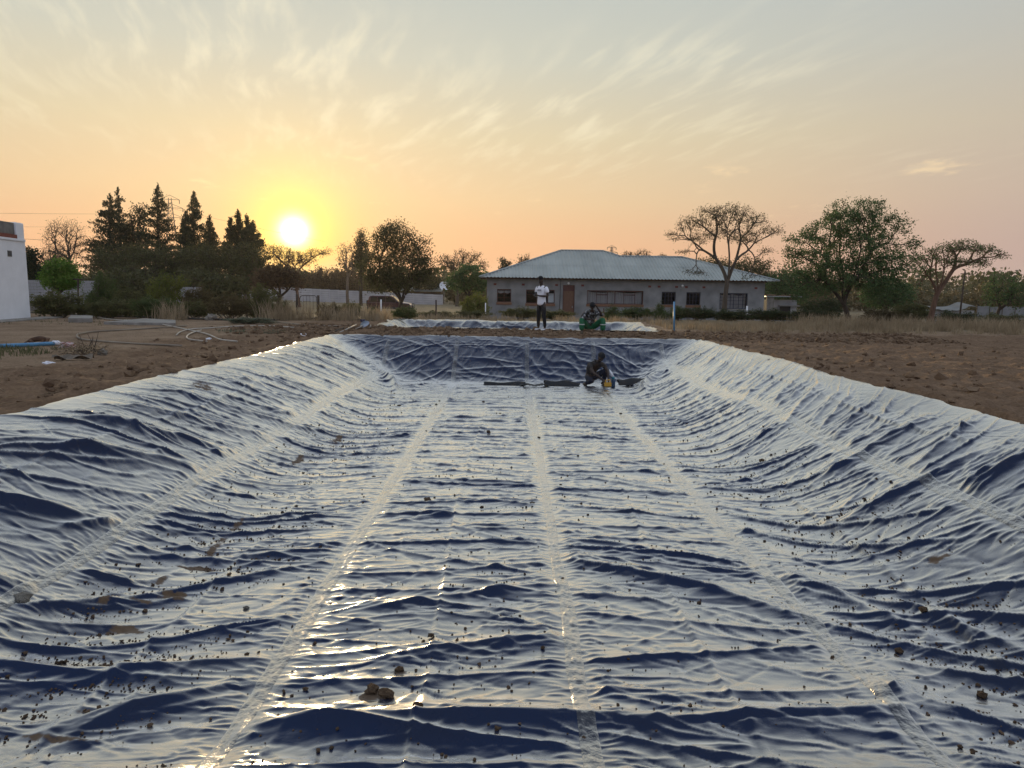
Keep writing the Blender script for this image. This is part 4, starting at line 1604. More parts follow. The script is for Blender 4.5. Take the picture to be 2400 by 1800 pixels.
# --- shrubs, right
shrub('broad dark shrub left of the large green tree trunk', 1848, 1965, 716, 33, 2, SHRUB_DARK)
shrub('very dark rounded shrub behind the large green tree trunk', 1885, 1990, 700, 36, 3, SHRUB_DARK)
shrub('brownish shrub between the two thorn tree trunks, left one', 2020, 2110, 712, 34, 2, LEAF_BRONZE)
shrub('tall brownish shrub left of the reddish trunk', 2095, 2180, 702, 34.5, 0, SHRUB_OLIVE)
shrub('dark shrub right of the reddish trunk, below the white tarpaulin roof', 2186, 2300, 720, 34, 2, SHRUB_DARK)
shrub('dark shrub at the right edge below the small loose tree', 2292, 2410, 726, 35, 2, SHRUB_OLIVE)


def spiky_plant():
    rng = np.random.default_rng(77)
    c = at(576, 690, 30.5)
    base = np.array([c[0], 30.5, gz(c[0], 30.5)])
    root = empty('spiky_plant', base)
    tag(root, 'spiky rosette plant poking out above the big dark hedge', 'plant')
    top = c[2] - base[2]
    MB().tube([(0, 0, -0.05), (0.03, 0, top * 0.5), (0, 0, top)], [0.05, 0.045, 0.04], 6).build('stem', BARK_GREY, root, smooth=True)
    for k in range(26):
        a = rng.uniform(0, 6.28)
        e = rng.uniform(0.2, 1.4)
        d = np.array([math.cos(a) * math.cos(e), math.sin(a) * math.cos(e), math.sin(e)])
        s = np.cross(d, [0, 0, 1.0])
        s /= np.linalg.norm(s)
        L_ = rng.uniform(0.3, 0.48)
        p = np.array([0, 0, top])
        MB().add([p - s * 0.012, p + d * L_ * 0.5 - s * 0.014 + [0, 0, .01], p + d * L_, p + d * L_ * 0.5 + s * 0.014 + [0, 0, .01], p + s * 0.012],
                 [(0, 1, 3, 4), (1, 2, 3)]).build('leaf', LEAF_OLIVE, root)


spiky_plant()


# --- dry grass and far woodland
def grass_field(name, zones, seed, label, mat, cat='grass'):
    rng = np.random.default_rng(seed)
    Vs, Fs, nb = [], [], 0
    for (x0, x1, y0, y1, n, h0, h1, clump) in zones:
        k = max(1, n // clump)
        cx = rng.uniform(x0, x1, k)
        cy = rng.uniform(y0, y1, k)
        if 'right' in name or True:
            keep = fbm(cx * 0.5, cy * 0.6, 2, 301 + seed) > -0.35
            cx, cy = cx[keep], cy[keep]
        px = np.repeat(cx, clump) + rng.normal(0, 0.07, len(cx) * clump)
        py = np.repeat(cy, clump) + rng.normal(0, 0.07, len(cx) * clump)
        m = len(px)
        if m == 0:
            continue
        pz = ground_z(px, py, False) - 0.02
        hh = rng.uniform(h0, h1, m) * (0.7 + 0.5 * np.repeat(rng.random(len(cx)), clump))
        a = rng.uniform(0, 2 * math.pi, m)
        lean = rng.uniform(0.05, 0.55, m) * hh
        w = rng.uniform(0.005, 0.011, m)
        ca, sa = np.cos(a), np.sin(a)
        b = rng.uniform(0, 2 * math.pi, m)
        wx, wy = np.cos(b) * w, np.sin(b) * w
        p0 = np.stack([px - wx, py - wy, pz], -1)
        p1 = np.stack([px + wx, py + wy, pz], -1)
        p2 = np.stack([px + ca * lean * 0.35 + wx * 0.8, py + sa * lean * 0.35 + wy * 0.8, pz + hh * 0.6], -1)
        p3 = np.stack([px + ca * lean * 0.35 - wx * 0.8, py + sa * lean * 0.35 - wy * 0.8, pz + hh * 0.6], -1)
        p4 = np.stack([px + ca * lean, py + sa * lean, pz + hh], -1)
        Vs.append(np.stack([p0, p1, p2, p3, p4], 1).reshape(-1, 3))
        i = nb + np.arange(m) * 5
        Fs.append((np.stack([i, i + 1, i + 2, i + 3], -1), np.stack([i + 3, i + 2, i + 4], -1)))
        nb += m * 5
    V = np.concatenate(Vs)
    me = mesh_np(name, V, [np.concatenate([f[0] for f in Fs]), np.concatenate([f[1] for f in Fs])], mat, smooth=False)
    o = link(name, me)
    tag(o, label, cat, kind='stuff')
    return o


DRY = mat_simple('dry_grass', (0.22, 0.165, 0.10), 0.8, col2=(0.45, 0.36, 0.24), scale=1.2, trans=0.3, spec=0.2)
GREENGRASS = mat_simple('green_grass', (0.07, 0.085, 0.035), 0.8, col2=(0.17, 0.165, 0.085), scale=1.2, trans=0.25, spec=0.2)
grass_field('dry_grass_right', [(6.6, 24, 24.0, 28.5, 12000, 0.10, 0.32, 9), (11.5, 26, 25.6, 30.5, 10000, 0.20, 0.60, 10), (5.6, 12, 25.0, 29.5, 3000, 0.09, 0.27, 9)], 1,
            'dry straw-coloured grass along the right of the ploughed soil', DRY)
grass_field('dry_grass_middle', [(-9.3, -4.9, 27.6, 29.0, 1500, 0.25, 0.75, 10), (-5.5, 7.0, 29.3, 33.0, 3200, 0.12, 0.36, 10), (-13.6, -12.6, 27.0, 27.8, 260, 0.3, 0.85, 10), (-9.6, -8.6, 27.2, 28.0, 260, 0.4, 0.95, 10), (-9.0, -5.0, 33, 42, 2500, 0.2, 0.5, 9)], 2,
            'dry grass tufts behind the second pond and among the left shrubs', DRY)
grass_field('weedy_grass_left', [(-13.5, -8.8, 11.5, 14.5, 3500, 0.04, 0.16, 8), (-21, -12, 22.5, 27, 900, 0.03, 0.1, 6)], 3,
            'thin grey-green grass around the blue pipe on the left', GREENGRASS)
grass_field('seedling_patch', [(-8.6, -6.6, 19.6, 21.0, 900, 0.04, 0.12, 9)], 4, 'patch of small green seedlings on the dug soil left of the shovel', LEAF_GREY, 'seedlings')


def bush_belt():
    rng = np.random.default_rng(89)
    C = []
    for k in range(210):
        Y = rng.uniform(98, 150)
        u = rng.uniform(-100, 2500)
        c = at(u, 690, Y)
        if c[1] < 121 and 480 < u < 1070:
            continue
        z = gz(c[0], Y)
        h = rng.uniform(2.2, 5.0)
        r = rng.uniform(1.6, 3.8)
        m = 230
        d = rng.standard_normal((m, 3))
        d /= np.linalg.norm(d, axis=1)[:, None]
        C.append(np.array([c[0], Y, z + h * 0.5]) + d * np.array([r, r, h * 0.5]) * (rng.random((m, 1)) ** 0.3) * (1 + 0.18 * rng.standard_normal((m, 1))))
    V, F = leaf_cards(np.concatenate(C), 0.6, rng, 0, 0.7)
    o = link('bush_belt', mesh_np('bush_belt', V, F, LEAF_BRONZE, smooth=False))
    tag(o, 'dull brown-green belt of bushes beyond the wall and the house', 'bushes', kind='stuff')


bush_belt()


def far_wood():
    rng = np.random.default_rng(88)
    C = []
    for k in range(170):
        Y = rng.uniform(150, 330)
        u = rng.uniform(-150, 2550)
        c = at(u, 690, Y)
        z = gz(c[0], Y)
        h = rng.uniform(5, 9.5) * (1.25 if u > 2050 else 0.9)
        r = rng.uniform(3, 6.5)
        m = 210
        d = rng.standard_normal((m, 3))
        d /= np.linalg.norm(d, axis=1)[:, None]
        C.append(np.array([c[0], Y, z + h * 0.55]) + d * np.array([r, r, h * 0.5]) * (rng.random((m, 1)) ** 0.3) * (1 + 0.3 * rng.standard_normal((m, 1)) * 0.5))
    V, F = leaf_cards(np.concatenate(C), 1.15, rng, 0, 0.8)
    o = link('far_woodland', mesh_np('far_woodland', V, F, LEAF_OLIVE, smooth=False))
    tag(o, 'hazy belt of distant bushland along the horizon', 'woodland', kind='stuff')


far_wood()
# ------------------------------------------------------------------ buildings and walls
PLASTER = mat_simple('grey_plaster', (0.175, 0.178, 0.18), 0.92, col2=(0.30, 0.305, 0.305), scale=1.1, bump=0.01, bscale=14, detail=8, spec=0.2)
WHITEWASH = mat_simple('whitewash', (0.80, 0.81, 0.83), 0.85, var=0.05, scale=2.2, bump=0.006, bscale=12, spec=0.2)
CONCRETE = mat_simple('concrete', (0.19, 0.175, 0.155), 0.92, col2=(0.33, 0.31, 0.28), scale=3.0, bump=0.01, bscale=20, detail=7, spec=0.2)
SLABCON = mat_simple('wall_slab', (0.42, 0.41, 0.43), 0.9, col2=(0.56, 0.55, 0.56), scale=0.6, bump=0.006, bscale=10, spec=0.2, coord='Object')
BLOCKCON = mat_simple('cement_block', (0.26, 0.26, 0.27), 0.92, col2=(0.40, 0.40, 0.40), scale=1.3, bump=0.01, bscale=20, spec=0.2)
WEATHERED = mat_simple('weathered_parapet', (0.10, 0.10, 0.095), 0.92, col2=(0.25, 0.24, 0.22), scale=2.5, bump=0.008, bscale=18, detail=8, spec=0.2)
REDPAINT = mat_simple('oxide_red_paint', (0.17, 0.030, 0.022), 0.6, var=0.25, scale=6)
FRAMERED = mat_simple('window_steel_red', (0.085, 0.024, 0.020), 0.5, var=0.2, scale=8)
FRAMEBLUE = mat_simple('window_steel_blue', (0.022, 0.028, 0.060), 0.45, var=0.2, scale=8)
SILLBRICK = mat_simple('sill_brick', (0.17, 0.075, 0.040), 0.85, col2=(0.28, 0.135, 0.075), scale=9)
BRICKVENT = mat_simple('air_brick', (0.16, 0.045, 0.035), 0.85, var=0.3, scale=20)
DOORWOOD = mat_simple('door_wood', (0.10, 0.045, 0.026), 0.55, col2=(0.19, 0.095, 0.055), scale=5, stretch=(8, 8, 1))
CURTAIN = mat_simple('net_curtain', (0.30, 0.29, 0.30), 0.9, col2=(0.55, 0.53, 0.53), scale=3.0, stretch=(9, 1, 0.15))
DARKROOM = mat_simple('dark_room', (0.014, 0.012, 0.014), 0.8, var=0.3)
PAPER = mat_simple('white_board', (0.72, 0.76, 0.78), 0.6, var=0.04)
LAMPGLASS = mat_simple('lamp_globe', (0.82, 0.82, 0.80), 0.35, var=0.03)
TIMBER = mat_simple('timber_fascia', (0.060, 0.026, 0.018), 0.8, var=0.3, stretch=(1, 8, 8))
PIPEGREY = mat_simple('conduit', (0.05, 0.055, 0.065), 0.6)


def mat_zinc():
    mt = mat_simple('zinc_roof', (0.26, 0.285, 0.28), 0.45, metal=0.45, col2=(0.38, 0.41, 0.40), scale=0.7, detail=7, stretch=(1, 0.35, 1))
    return mt


ZINC = mat_zinc()
GLASS = bpy.data.materials.new('pane_glass')
GLASS.use_nodes = True
_b = GLASS.node_tree.nodes['Principled BSDF']
_b.inputs['Base Color'].default_value = (0.9, 0.92, 0.93, 1)
_b.inputs['Roughness'].default_value = 0.04
_b.inputs['Transmission Weight'].default_value = 1.0
_b.inputs['IOR'].default_value = 1.2


def make_house():
    YW = 55.0                     # front wall plane
    XL, XR = at(1141, 700, YW)[0], at(1791, 700, YW)[0]
    ZB = gz(6.0, 55) - 0.15
    ZE = 2.36                     # wall head
    root = empty('house', (XL, YW, ZB))
    tag(root, 'long low grey plastered house with a corrugated metal hip roof behind the ponds', 'house')
    ox, oy, oz = XL, YW, ZB

    def X(u):
        return at(u, 690, YW)[0] - ox

    def Z(v, u=1450):
        return at(u, v, YW)[2] - oz
    W = XR - XL
    H = ZE - ZB
    DEP = 9.6
    # openings: (u0, u1, v_top, v_bot)
    wins = [('a', 1165, 1198, 677.5, 708), ('b', 1233, 1300, 679, 711), ('door', 1319, 1347, 668, 738), ('c', 1376, 1508, 681, 713),
            ('d', 1551, 1584, 684, 714), ('e', 1609, 1642, 685, 715), ('f', 1687, 1753, 687, 724)]
    op = []
    for nm, u0, u1, v0, v1 in wins:
        um = (u0 + u1) / 2
        op.append((nm, X(u0), X(u1), Z(v1, um), Z(v0, um)))
    # front wall with real openings: a grid of boxes
    xs = sorted(set([0.0, W] + [q for o in op for q in (o[1], o[2])]))
    mb = MB()
    for a, b in zip(xs[:-1], xs[1:]):
        mid = (a + b) / 2
        cut = [o for o in op if o[1] <= mid <= o[2]]
        if not cut:
            mb.box(a, b, 0, 0.25, 0, H)
        else:
            o = cut[0]
            if o[3] > 0.05:
                mb.box(a, b, 0, 0.25, 0, o[3])
            mb.box(a, b, 0, 0.25, o[4], H)
    mb.box(0, 0.25, 0.25, DEP, 0, H).box(W - 0.25, W, 0.25, DEP, 0, H).box(0.25, W - 0.25, DEP - 0.25, DEP, 0, H)
    mb.build('wall', PLASTER, root)
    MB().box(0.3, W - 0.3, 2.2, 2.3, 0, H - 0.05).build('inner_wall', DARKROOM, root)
    # windows
    for nm, x0, x1, z0, z1 in op:
        if nm == 'door':
            d = MB()
            t = 0.06
            d.box(x0 + .01, x0 + t, 0.06, 0.20, 0, z1 - .01).box(x1 - t, x1 - .01, 0.06, 0.20, 0, z1 - .01).box(x0 + t, x1 - t, 0.06, 0.20, z1 - t, z1 - .01)
            fr = d.build('door_frame', FRAMERED, root)
            zt = z0 + (z1 - z0) * 0.80
            MB().box(x0 + t, x1 - t, 0.08, 0.16, zt, zt + 0.06).build('transom', FRAMERED, root)
            MB().box(x0 + t, x1 - t, 0.10, 0.13, zt + 0.06, z1 - t).build('fanlight', FRAMERED, root)
            dr = MB().box(x0 + t, x1 - t, 0.12, 0.17, 0.02, zt).build('door', DOORWOOD, root)
            wd = x1 - x0 - 2 * t
            for i in range(2):
                for (fa, fb) in ((0.08, 0.42), (0.48, 0.92)):
                    xa = x0 + t + wd * (0.10 + 0.45 * i)
                    MB().box(xa, xa + wd * 0.36, 0.100, 0.119, zt * fa, zt * fb).build('door_panel', DOORWOOD, dr, bevel=0.006)
            MB().box(x1 - t - 0.12, x1 - t - 0.08, 0.06, 0.119, zt * 0.45, zt * 0.51).build('door_handle', ZINC, dr)
            continue
        steel = FRAMEBLUE if nm in 'ef' or nm == 'd' else FRAMERED
        w = MB()
        t = 0.05
        w.box(x0 + .01, x1 - .01, 0.10, 0.15, z1 - t - 0.03, z1 - .005).box(x0 + .01, x1 - .01, 0.10, 0.15, z0 + .005, z0 + t)
        w.box(x0 + .005, x0 + t, 0.10, 0.15, z0 + t, z1 - t - 0.03).box(x1 - t, x1 - .005, 0.10, 0.15, z0 + t, z1 - t - 0.03)
        win = w.build('window', steel, root)
        ins = (x1 - x0 - 2 * t)
        vb, hb, casem = [], [], []
        if nm == 'a':
            vb, hb = [0.5], [0.33, 0.66]
        elif nm == 'b':
            vb, hb = [0.36, 0.5, 0.78], [0.66]
        elif nm == 'c':
            vb, hb, casem = [0.16, 0.36, 0.50, 0.66, 0.86], [], [(0.16, 0.36), (0.66, 0.86)]
        elif nm in ('d', 'e'):
            vb, hb = [0.25, 0.5, 0.75], [0.33, 0.66]
        else:
            vb, hb = [0.2, 0.4, 0.52, 0.7, 0.86], [0.28, 0.52, 0.76]
        thick = 0.035
        for f in vb:
            q = 0.05 if (nm == 'c' and f == 0.50) else thick
            xm = x0 + t + ins * f
            MB().box(xm - q / 2, xm + q / 2, 0.105, 0.145, z0 + t, z1 - t - 0.03).build('mullion', steel, win)
        for f in hb:
            zm = z0 + t + (z1 - z0 - 2 * t) * f
            MB().box(x0 + t, x1 - t, 0.112, 0.138, zm - 0.012, zm + 0.012).build('glazing_bar', steel, win)
        for fa, fb in casem:
            zm = z0 + t + (z1 - z0 - 2 * t) * 0.70
            MB().box(x0 + t + ins * fa, x0 + t + ins * fb, 0.108, 0.142, zm - 0.03, zm + 0.03).build('glazing_bar', steel, win)
        MB().box(x0 + t * 0.6, x1 - t * 0.6, 0.122, 0.128, z0 + t * 0.6, z1 - t).build('pane', GLASS, win)
        # behind the pane
        if nm in ('c', 'f'):
            n = int(ins / 0.05)
            pts = [(x0 + 0.03 + (x1 - x0 - 0.06) * i / n, 0.42 + 0.035 * math.sin(i * 1.9) + 0.015 * math.sin(i * 0.7)) for i in range(n + 1)]
            cb = MB()
            zt, zl = z1 - 0.08, z0 - 0.05
            vs = [(x, y, zl) for x, y in pts] + [(x, y, zt - 0.10 * abs(math.sin(math.pi * (x - x0) / (x1 - x0) * 2))) for x, y in pts]
            cb.add(vs, [(i, i + 1, n + 2 + i, n + 1 + i) for i in range(n)])
            cb.build('curtain', CURTAIN, win, smooth=True)
        if nm == 'a':
            n = 14
            vs = [(x0 + 0.05 + (x1 - x0 - .1) * i / n, 0.3 + 0.03 * math.sin(i * 2.1), z1 - 0.10) for i in range(n + 1)]
            vs += [(v[0], v[1], z1 - 0.26 - 0.07 * math.sin(math.pi * i / n * 2) ** 2) for i, v in enumerate(vs[:n + 1])]
            MB().add(vs, [(i, i + 1, n + 2 + i, n + 1 + i) for i in range(n)]).build('curtain', CURTAIN, win, smooth=True)
        if nm == 'b':
            MB().box(x0 + ins * 0.80, x1 - 0.05, 0.20, 0.22, z0 + 0.08, z0 + (z1 - z0) * 0.72).build('board', PAPER, win)
        # brick sill, bricks on edge
        if nm not in ('f',):
            n = max(4, int((x1 - x0 + 0.1) / 0.085))
            bw = (x1 - x0 + 0.1) / n
            sl = MB().box(x0 - 0.05, x1 + 0.05, -0.045, 0.10, z0 - 0.20, z0 - 0.012).build('sill', mat_simple('mortar', (0.19, 0.17, 0.15), 0.95), root)
            bm_ = MB().box(0, bw * 0.82, 0, 0.13, 0, 0.19).mesh('sill_brick', SILLBRICK, bevel=0.005)
            for i in range(n):
                link('sill_brick', bm_, sl, loc=(x0 - 0.05 + bw * i + bw * 0.09, -0.055, z0 - 0.195))
        else:
            MB().box(x0 - 0.03, x1 + 0.03, -0.04, 0.10, z0 - 0.07, z0 - 0.004).build('sill', CONCRETE, root)
    # air bricks, lamps, conduit, drain box
    for u in (1160, 1226, 1304, 1365, 1522, 1544, 1585, 1608, 1649, 1771):
        v = 666 + (u - 1160) * 0.0152
        x, z = X(u), Z(v, u)
        a = MB().box(x - 0.11, x + 0.11, -0.012, -0.001, z - 0.075, z + 0.075).build('air_brick', BRICKVENT, root)
    for u, v in ((1331.5, 664.5), (1598, 670)):
        MB().lathe([(0.0, -0.09), (0.05, -0.08), (0.085, -0.04), (0.095, 0.0), (0.085, 0.045), (0.05, 0.085), (0.0, 0.095)], 12, (X(u), -0.10, Z(v, u))).build('wall_lamp', LAMPGLASS, root, smooth=True)
    MB().tube([(X(1314), -0.03, Z(654, 1314)), (X(1312), -0.03, Z(725, 1312))], 0.022, 6).build('conduit', PIPEGREY, root, smooth=True)
    MB().box(X(1516), X(1536), -0.06, -0.002, Z(738, 1526), Z(720, 1526)).build('meter_box', CONCRETE, root, bevel=0.01)
    # roof: front slope built of corrugated sheets in two tiers, shared pitch
    ye, ze = -0.62, H - 0.06
    slope = 0.385
    xl, xr = X(1121) + 0.1, X(1818)
    run_main, run_low = 6.25, 5.0
    rx0, rx1 = X(1315) * 61.0 / 55.0 + (61.0 / 55 - 1) * ox, None
    rx0 = at(1315, 592, 60.6)[0] - ox
    rx1 = at(1414, 592, 60.6)[0] - ox
    lx1 = at(1599, 604, 59.4)[0] - ox

    def smax(x):
        """how far up the slope (in plan) the front plane reaches at x"""
        if x < rx0:
            return run_main * max(0.0, (x - xl) / (rx0 - xl))
        if x <= rx1:
            return run_main
        q = rx1 + (run_main - run_low) * 1.0
        if x < q:
            return run_main - (x - rx1)
        if x <= lx1:
            return run_low
        return run_low * max(0.0, (xr - x) / (xr - lx1))
    pitch_w = 0.27
    amp = 0.035
    lap = 2.75
    roof = MB().box(0.1, W - 0.1, 0.3, DEP - 0.3, H + 0.002, H + 0.05).build('roof', TIMBER, root)

    def corr(x):
        return amp * (1 if math.sin(2 * math.pi * x / pitch_w) > 0.35 else 0) + amp * 0.15 * math.sin(2 * math.pi * x / pitch_w)
    nsheet = int((xr - xl) / (pitch_w * 3))
    sw = (xr - xl) / nsheet
    for i in range(nsheet):
        for tier in (0, 1):
            a, b = xl + sw * i, xl + sw * (i + 1) + (0.02 if i < nsheet - 1 else 0)
            n = 36
            lo, hi, keep = [], [], False
            for k in range(n + 1):
                x = a + (b - a) * k / n
                sm = smax(x)
                s0, s1 = (0.0, min(sm, lap)) if tier == 0 else (min(sm, lap - 0.12), sm)
                if s1 - s0 > 0.15:
                    keep = True
                off = corr(x) + (0.012 if tier else 0.0)
                lo.append((x, ye + s0, ze + s0 * slope + off))
                hi.append((x, ye + s1, ze + s1 * slope + off))
            if keep:
                mb = MB()
                mb.add(lo + hi, [(k, k + 1, n + 2 + k, n + 1 + k) for k in range(n)])
                mb.build('roof_sheet', ZINC, roof)
    zr_m, zr_l = ze + run_main * slope, ze + run_low * slope
    # far slopes and hip ends, plain sheeting
    back = MB()
    yb_m, yb_l = ye + 2 * run_main, ye + 2 * run_low
    back.add([(xl, ye, ze - .01), (rx0, ye + run_main, zr_m - .01), (xl, yb_m, ze - .01)], [(0, 1, 2)])
    back.add([(rx0, ye + run_main, zr_m - .01), (rx1, ye + run_main, zr_m - .01), (rx1 + run_main, yb_m, ze - .01), (xl, yb_m, ze - .01)], [(0, 1, 2, 3)])
    back.add([(rx1, ye + run_main, zr_m - .01), (rx1 + 1.25, ye + run_low, zr_l - .01), (rx1 + run_main, yb_m, ze - .01)], [(0, 1, 2)])
    back.add([(rx1 + 1.25, ye + run_low, zr_l - .01), (lx1, ye + run_low, zr_l - .01), (xr, yb_l, ze - .01), (rx1 + 1.25, yb_l, ze - .01)], [(0, 1, 2, 3)])
    back.add([(lx1, ye + run_low, zr_l - .01), (xr, ye, ze - .01), (xr, yb_l, ze - .01)], [(0, 1, 2)])
    back.build('rear_slope', ZINC, roof)
    # ridge and hip caps
    for p, q in (((rx0, ye + run_main, zr_m), (rx1, ye + run_main, zr_m)), ((xl, ye, ze), (rx0, ye + run_main, zr_m)),
                 ((rx1, ye + run_main, zr_m), (rx1 + 1.25, ye + run_low, zr_l)), ((rx1 + 1.25, ye + run_low, zr_l), (lx1, ye + run_low, zr_l)),
                 ((lx1, ye + run_low, zr_l), (xr, ye, ze))):
        p, q = np.array(p), np.array(q)
        MB().tube([p + [0, 0, .03], q + [0, 0, .03]], 0.075, 8).build('ridge_cap', ZINC, roof, smooth=True)
    # eaves: soffit and fascia board set back under the sheets
    MB().box(0.0, W, -0.40, -0.36, H - 0.16, H - 0.02).build('fascia', TIMBER, root)
    MB().box(0.0, W, -0.355, -0.004, H - 0.05, H - 0.02).build('soffit', TIMBER, root)
    MB().prism([(xl + 0.1, -0.5), (0.0, -0.5), (0.0, 5.0), (xl + 0.1, 2.0)], 'z', ze - 0.12, ze - 0.03).build('eave_end', TIMBER, root)


make_house()


def make_white_building():
    """side wall running away from the camera at the left edge"""
    B = on_z(72, 746.5, 0.0)
    B[2] = 0
    A = B + np.array([0.62, -4.7, 0.0])
    d = (B - A) / np.linalg.norm(B - A)
    L_ = 9.0
    base = B
    ang = math.atan2(d[1], d[0])
    root = empty('white_building', (base[0], base[1], gz(base[0], base[1]) - 0.05), ang)
    tag(root, 'whitewashed building with grey parapet and red band at the left edge', 'building')
    # local +x runs away from the camera along the wall; local +y is to the left (inside)
    hz = at(55, 520, base[1])[2]
    H = hz
    zb = at(50, 560, base[1])[2]
    zr = at(48, 549, base[1])[2]
    w = 0.55
    MB().box(-L_, 0, 0, 6.0, 0, zb).build('wall', WHITEWASH, root)
    MB().box(-w, 0, 0.0, 0.35, zb + 0.002, H).build('corner_pier', WHITEWASH, root, bevel=0.05)
    MB().box(-L_, -w - 0.004, 0.06, 0.35, zr, H - 0.03).build('parapet', WEATHERED, root, bevel=0.02)
    MB().box(-L_, -w - 0.004, -0.02, 0.33, zb + 0.03, zr - 0.003).build('red_band', REDPAINT, root)
    MB().box(-L_, -0.05, -0.05, 0.30, zb - 0.055, zb + 0.028).build('ledge', WHITEWASH, root, bevel=0.01)
    MB().box(-w - 0.9, -w - 0.6, 0.4, 0.8, H - 0.4, H + 0.12).build('roof_stub', WEATHERED, root, bevel=0.03)
    # air vent
    zc = at(40, 594, base[1])[2]
    vt = MB().box(-1.25, -0.98, -0.014, -0.001, zc - 0.11, zc + 0.11).build('air_vent', CONCRETE, root)
    for i in range(3):
        MB().box(-1.22 + 0.085 * i, -1.17 + 0.085 * i, -0.02, -0.0145, zc - 0.085, zc + 0.085).build('vent_slot', DARKROOM, vt)
    MB().box(-L_, 0.9, -0.75, -0.003, 0, 0.10).build('apron', CONCRETE, root, bevel=0.02)
    # damp stains along the foot of the wall
    n = 40
    rng = np.random.default_rng(4)
    return root


make_white_building()


def slab_wall():
    """precast concrete wall: posts with stacked slabs"""
    U0, U1, n = 500, 1037, 25
    p0, p1 = at(U0, 690, 118.0), at(U1, 690, 112.0)
    zt0, zt1 = at(U0, 666, 118.0)[2], at(U1, 691, 112.0)[2]
    root = empty('slab_wall', (p0[0], p0[1], -1.2))
    tag(root, 'long pale precast slab wall behind the parked car', 'wall')
    for i in range(n + 1):
        f = i / n
        p = p0 + (p1 - p0) * f - p0
        zt = zt0 + (zt1 - zt0) * f + 1.2
        MB().box(p[0] - 0.07, p[0] + 0.07, p[1] - 0.07, p[1] + 0.07, -0.3, zt + 0.02).build('post', SLABCON, root)
    for i in range(n):
        a = (p1 - p0) * (i / n)
        b = (p1 - p0) * ((i + 1) / n)
        za = zt0 + (zt1 - zt0) * (i + 0.5) / n + 1.2
        h = 0.34
        for k in range(6):
            z1 = za - k * h
            if z1 - h < -0.5:
                break
            mb = MB()
            y0, y1 = a[1], b[1]
            vs = [(a[0] + .075, y0 - .025, z1 - h + .018), (b[0] - .075, y1 - .025, z1 - h + .018), (b[0] - .075, y1 + .025, z1 - h + .018), (a[0] + .075, y0 + .025, z1 - h + .018)]
            vs += [(v[0], v[1], z1 - 0.004) for v in vs]
            mb.add(vs, [(0, 3, 2, 1), (4, 5, 6, 7), (0, 1, 5, 4), (1, 2, 6, 5), (2, 3, 7, 6), (3, 0, 4, 7)])
            mb.build('slab', SLABCON, root)


slab_wall()


def block_wall(label, u0, u1, vtop, Y, rows, ground=None):
    a, b = at(u0, vtop, Y), at(u1, vtop, Y)
    root = empty('block_wall', (a[0], Y, a[2] - rows * 0.2))
    tag(root, label, 'wall')
    W = b[0] - a[0]
    core = MB().box(0, W, 0.012, 0.12, -0.4, rows * 0.2).build('core', mat_simple('mortar', (0.19, 0.17, 0.15), 0.95), root)
    me = MB().box(0, 0.385, 0, 0.13, 0, 0.186).mesh('block', BLOCKCON, bevel=0.006)
    half = MB().box(0, 0.185, 0, 0.13, 0, 0.186).mesh('block', BLOCKCON, bevel=0.006)
    for r in range(rows):
        x = 0.0
        if r % 2:
            link('block', half, root, loc=(0, 0, r * 0.2 + 0.007))
            x = 0.2
        while x + 0.39 < W:
            link('block', me, root, loc=(x, random.uniform(-.003, .003), r * 0.2 + 0.007))
            x += 0.4


block_wall('grey cement block wall behind the round bright green tree', 56, 232, 656, 46, 8)
block_wall('grey cement block wall glimpsed between the dome shrub and the dark hedge', 395, 470, 672, 52, 7)


def far_roof():
    Y = 122.0
    a, b = at(930, 672, Y), at(1036, 673, Y)
    root = empty('far_shed', (a[0], Y, -1.3))
    tag(root, 'distant brown shed with a pale metal roof behind the big round thorn tree', 'shed')
    W = b[0] - a[0]
    zt = a[2] + 1.3
    zb = at(980, 682, Y)[2] + 1.3
    MB().box(0.2, W - 0.2, 0.6, 5.0, 0, zb - 0.02).build('wall', mat_simple('brown_wall', (0.10, 0.065, 0.05), 0.9), root)
    roof = MB().add([(0, 0, zb), (W, 0, zb), (W, 3, zt), (0, 3, zt), (0, 0, zb - .06), (W, 0, zb - .06), (W, 3, zt - .06), (0, 3, zt - .06)],
                    [(0, 1, 2, 3), (4, 7, 6, 5), (0, 4, 5, 1), (1, 5, 6, 2), (2, 6, 7, 3), (3, 7, 4, 0)])
    roof.build('roof', ZINC, root)
    q = at(1041, 672, Y - 2)
    d = empty('satellite_dish', (q[0], q[1], -1.3))
    tag(d, 'white satellite dish beside the distant shed roof', 'dish')
    MB().tube([(0, 0, 0), (0, 0, q[2] + 1.3 - 0.5)], 0.06, 6).build('mast', CONCRETE, d)
    o = MB().lathe([(0.0, 0.0), (0.35, 0.05), (0.62, 0.16), (0.82, 0.30), (0.84, 0.30), (0.62, 0.12), (0.35, 0.0), (0.0, -0.05)], 18).build('dish', WHITEWASH, d, smooth=True)
    o.location = (0, -0.15, q[2] + 1.3)
    o.rotation_euler = (math.radians(65), 0, 0.3)


far_roof()


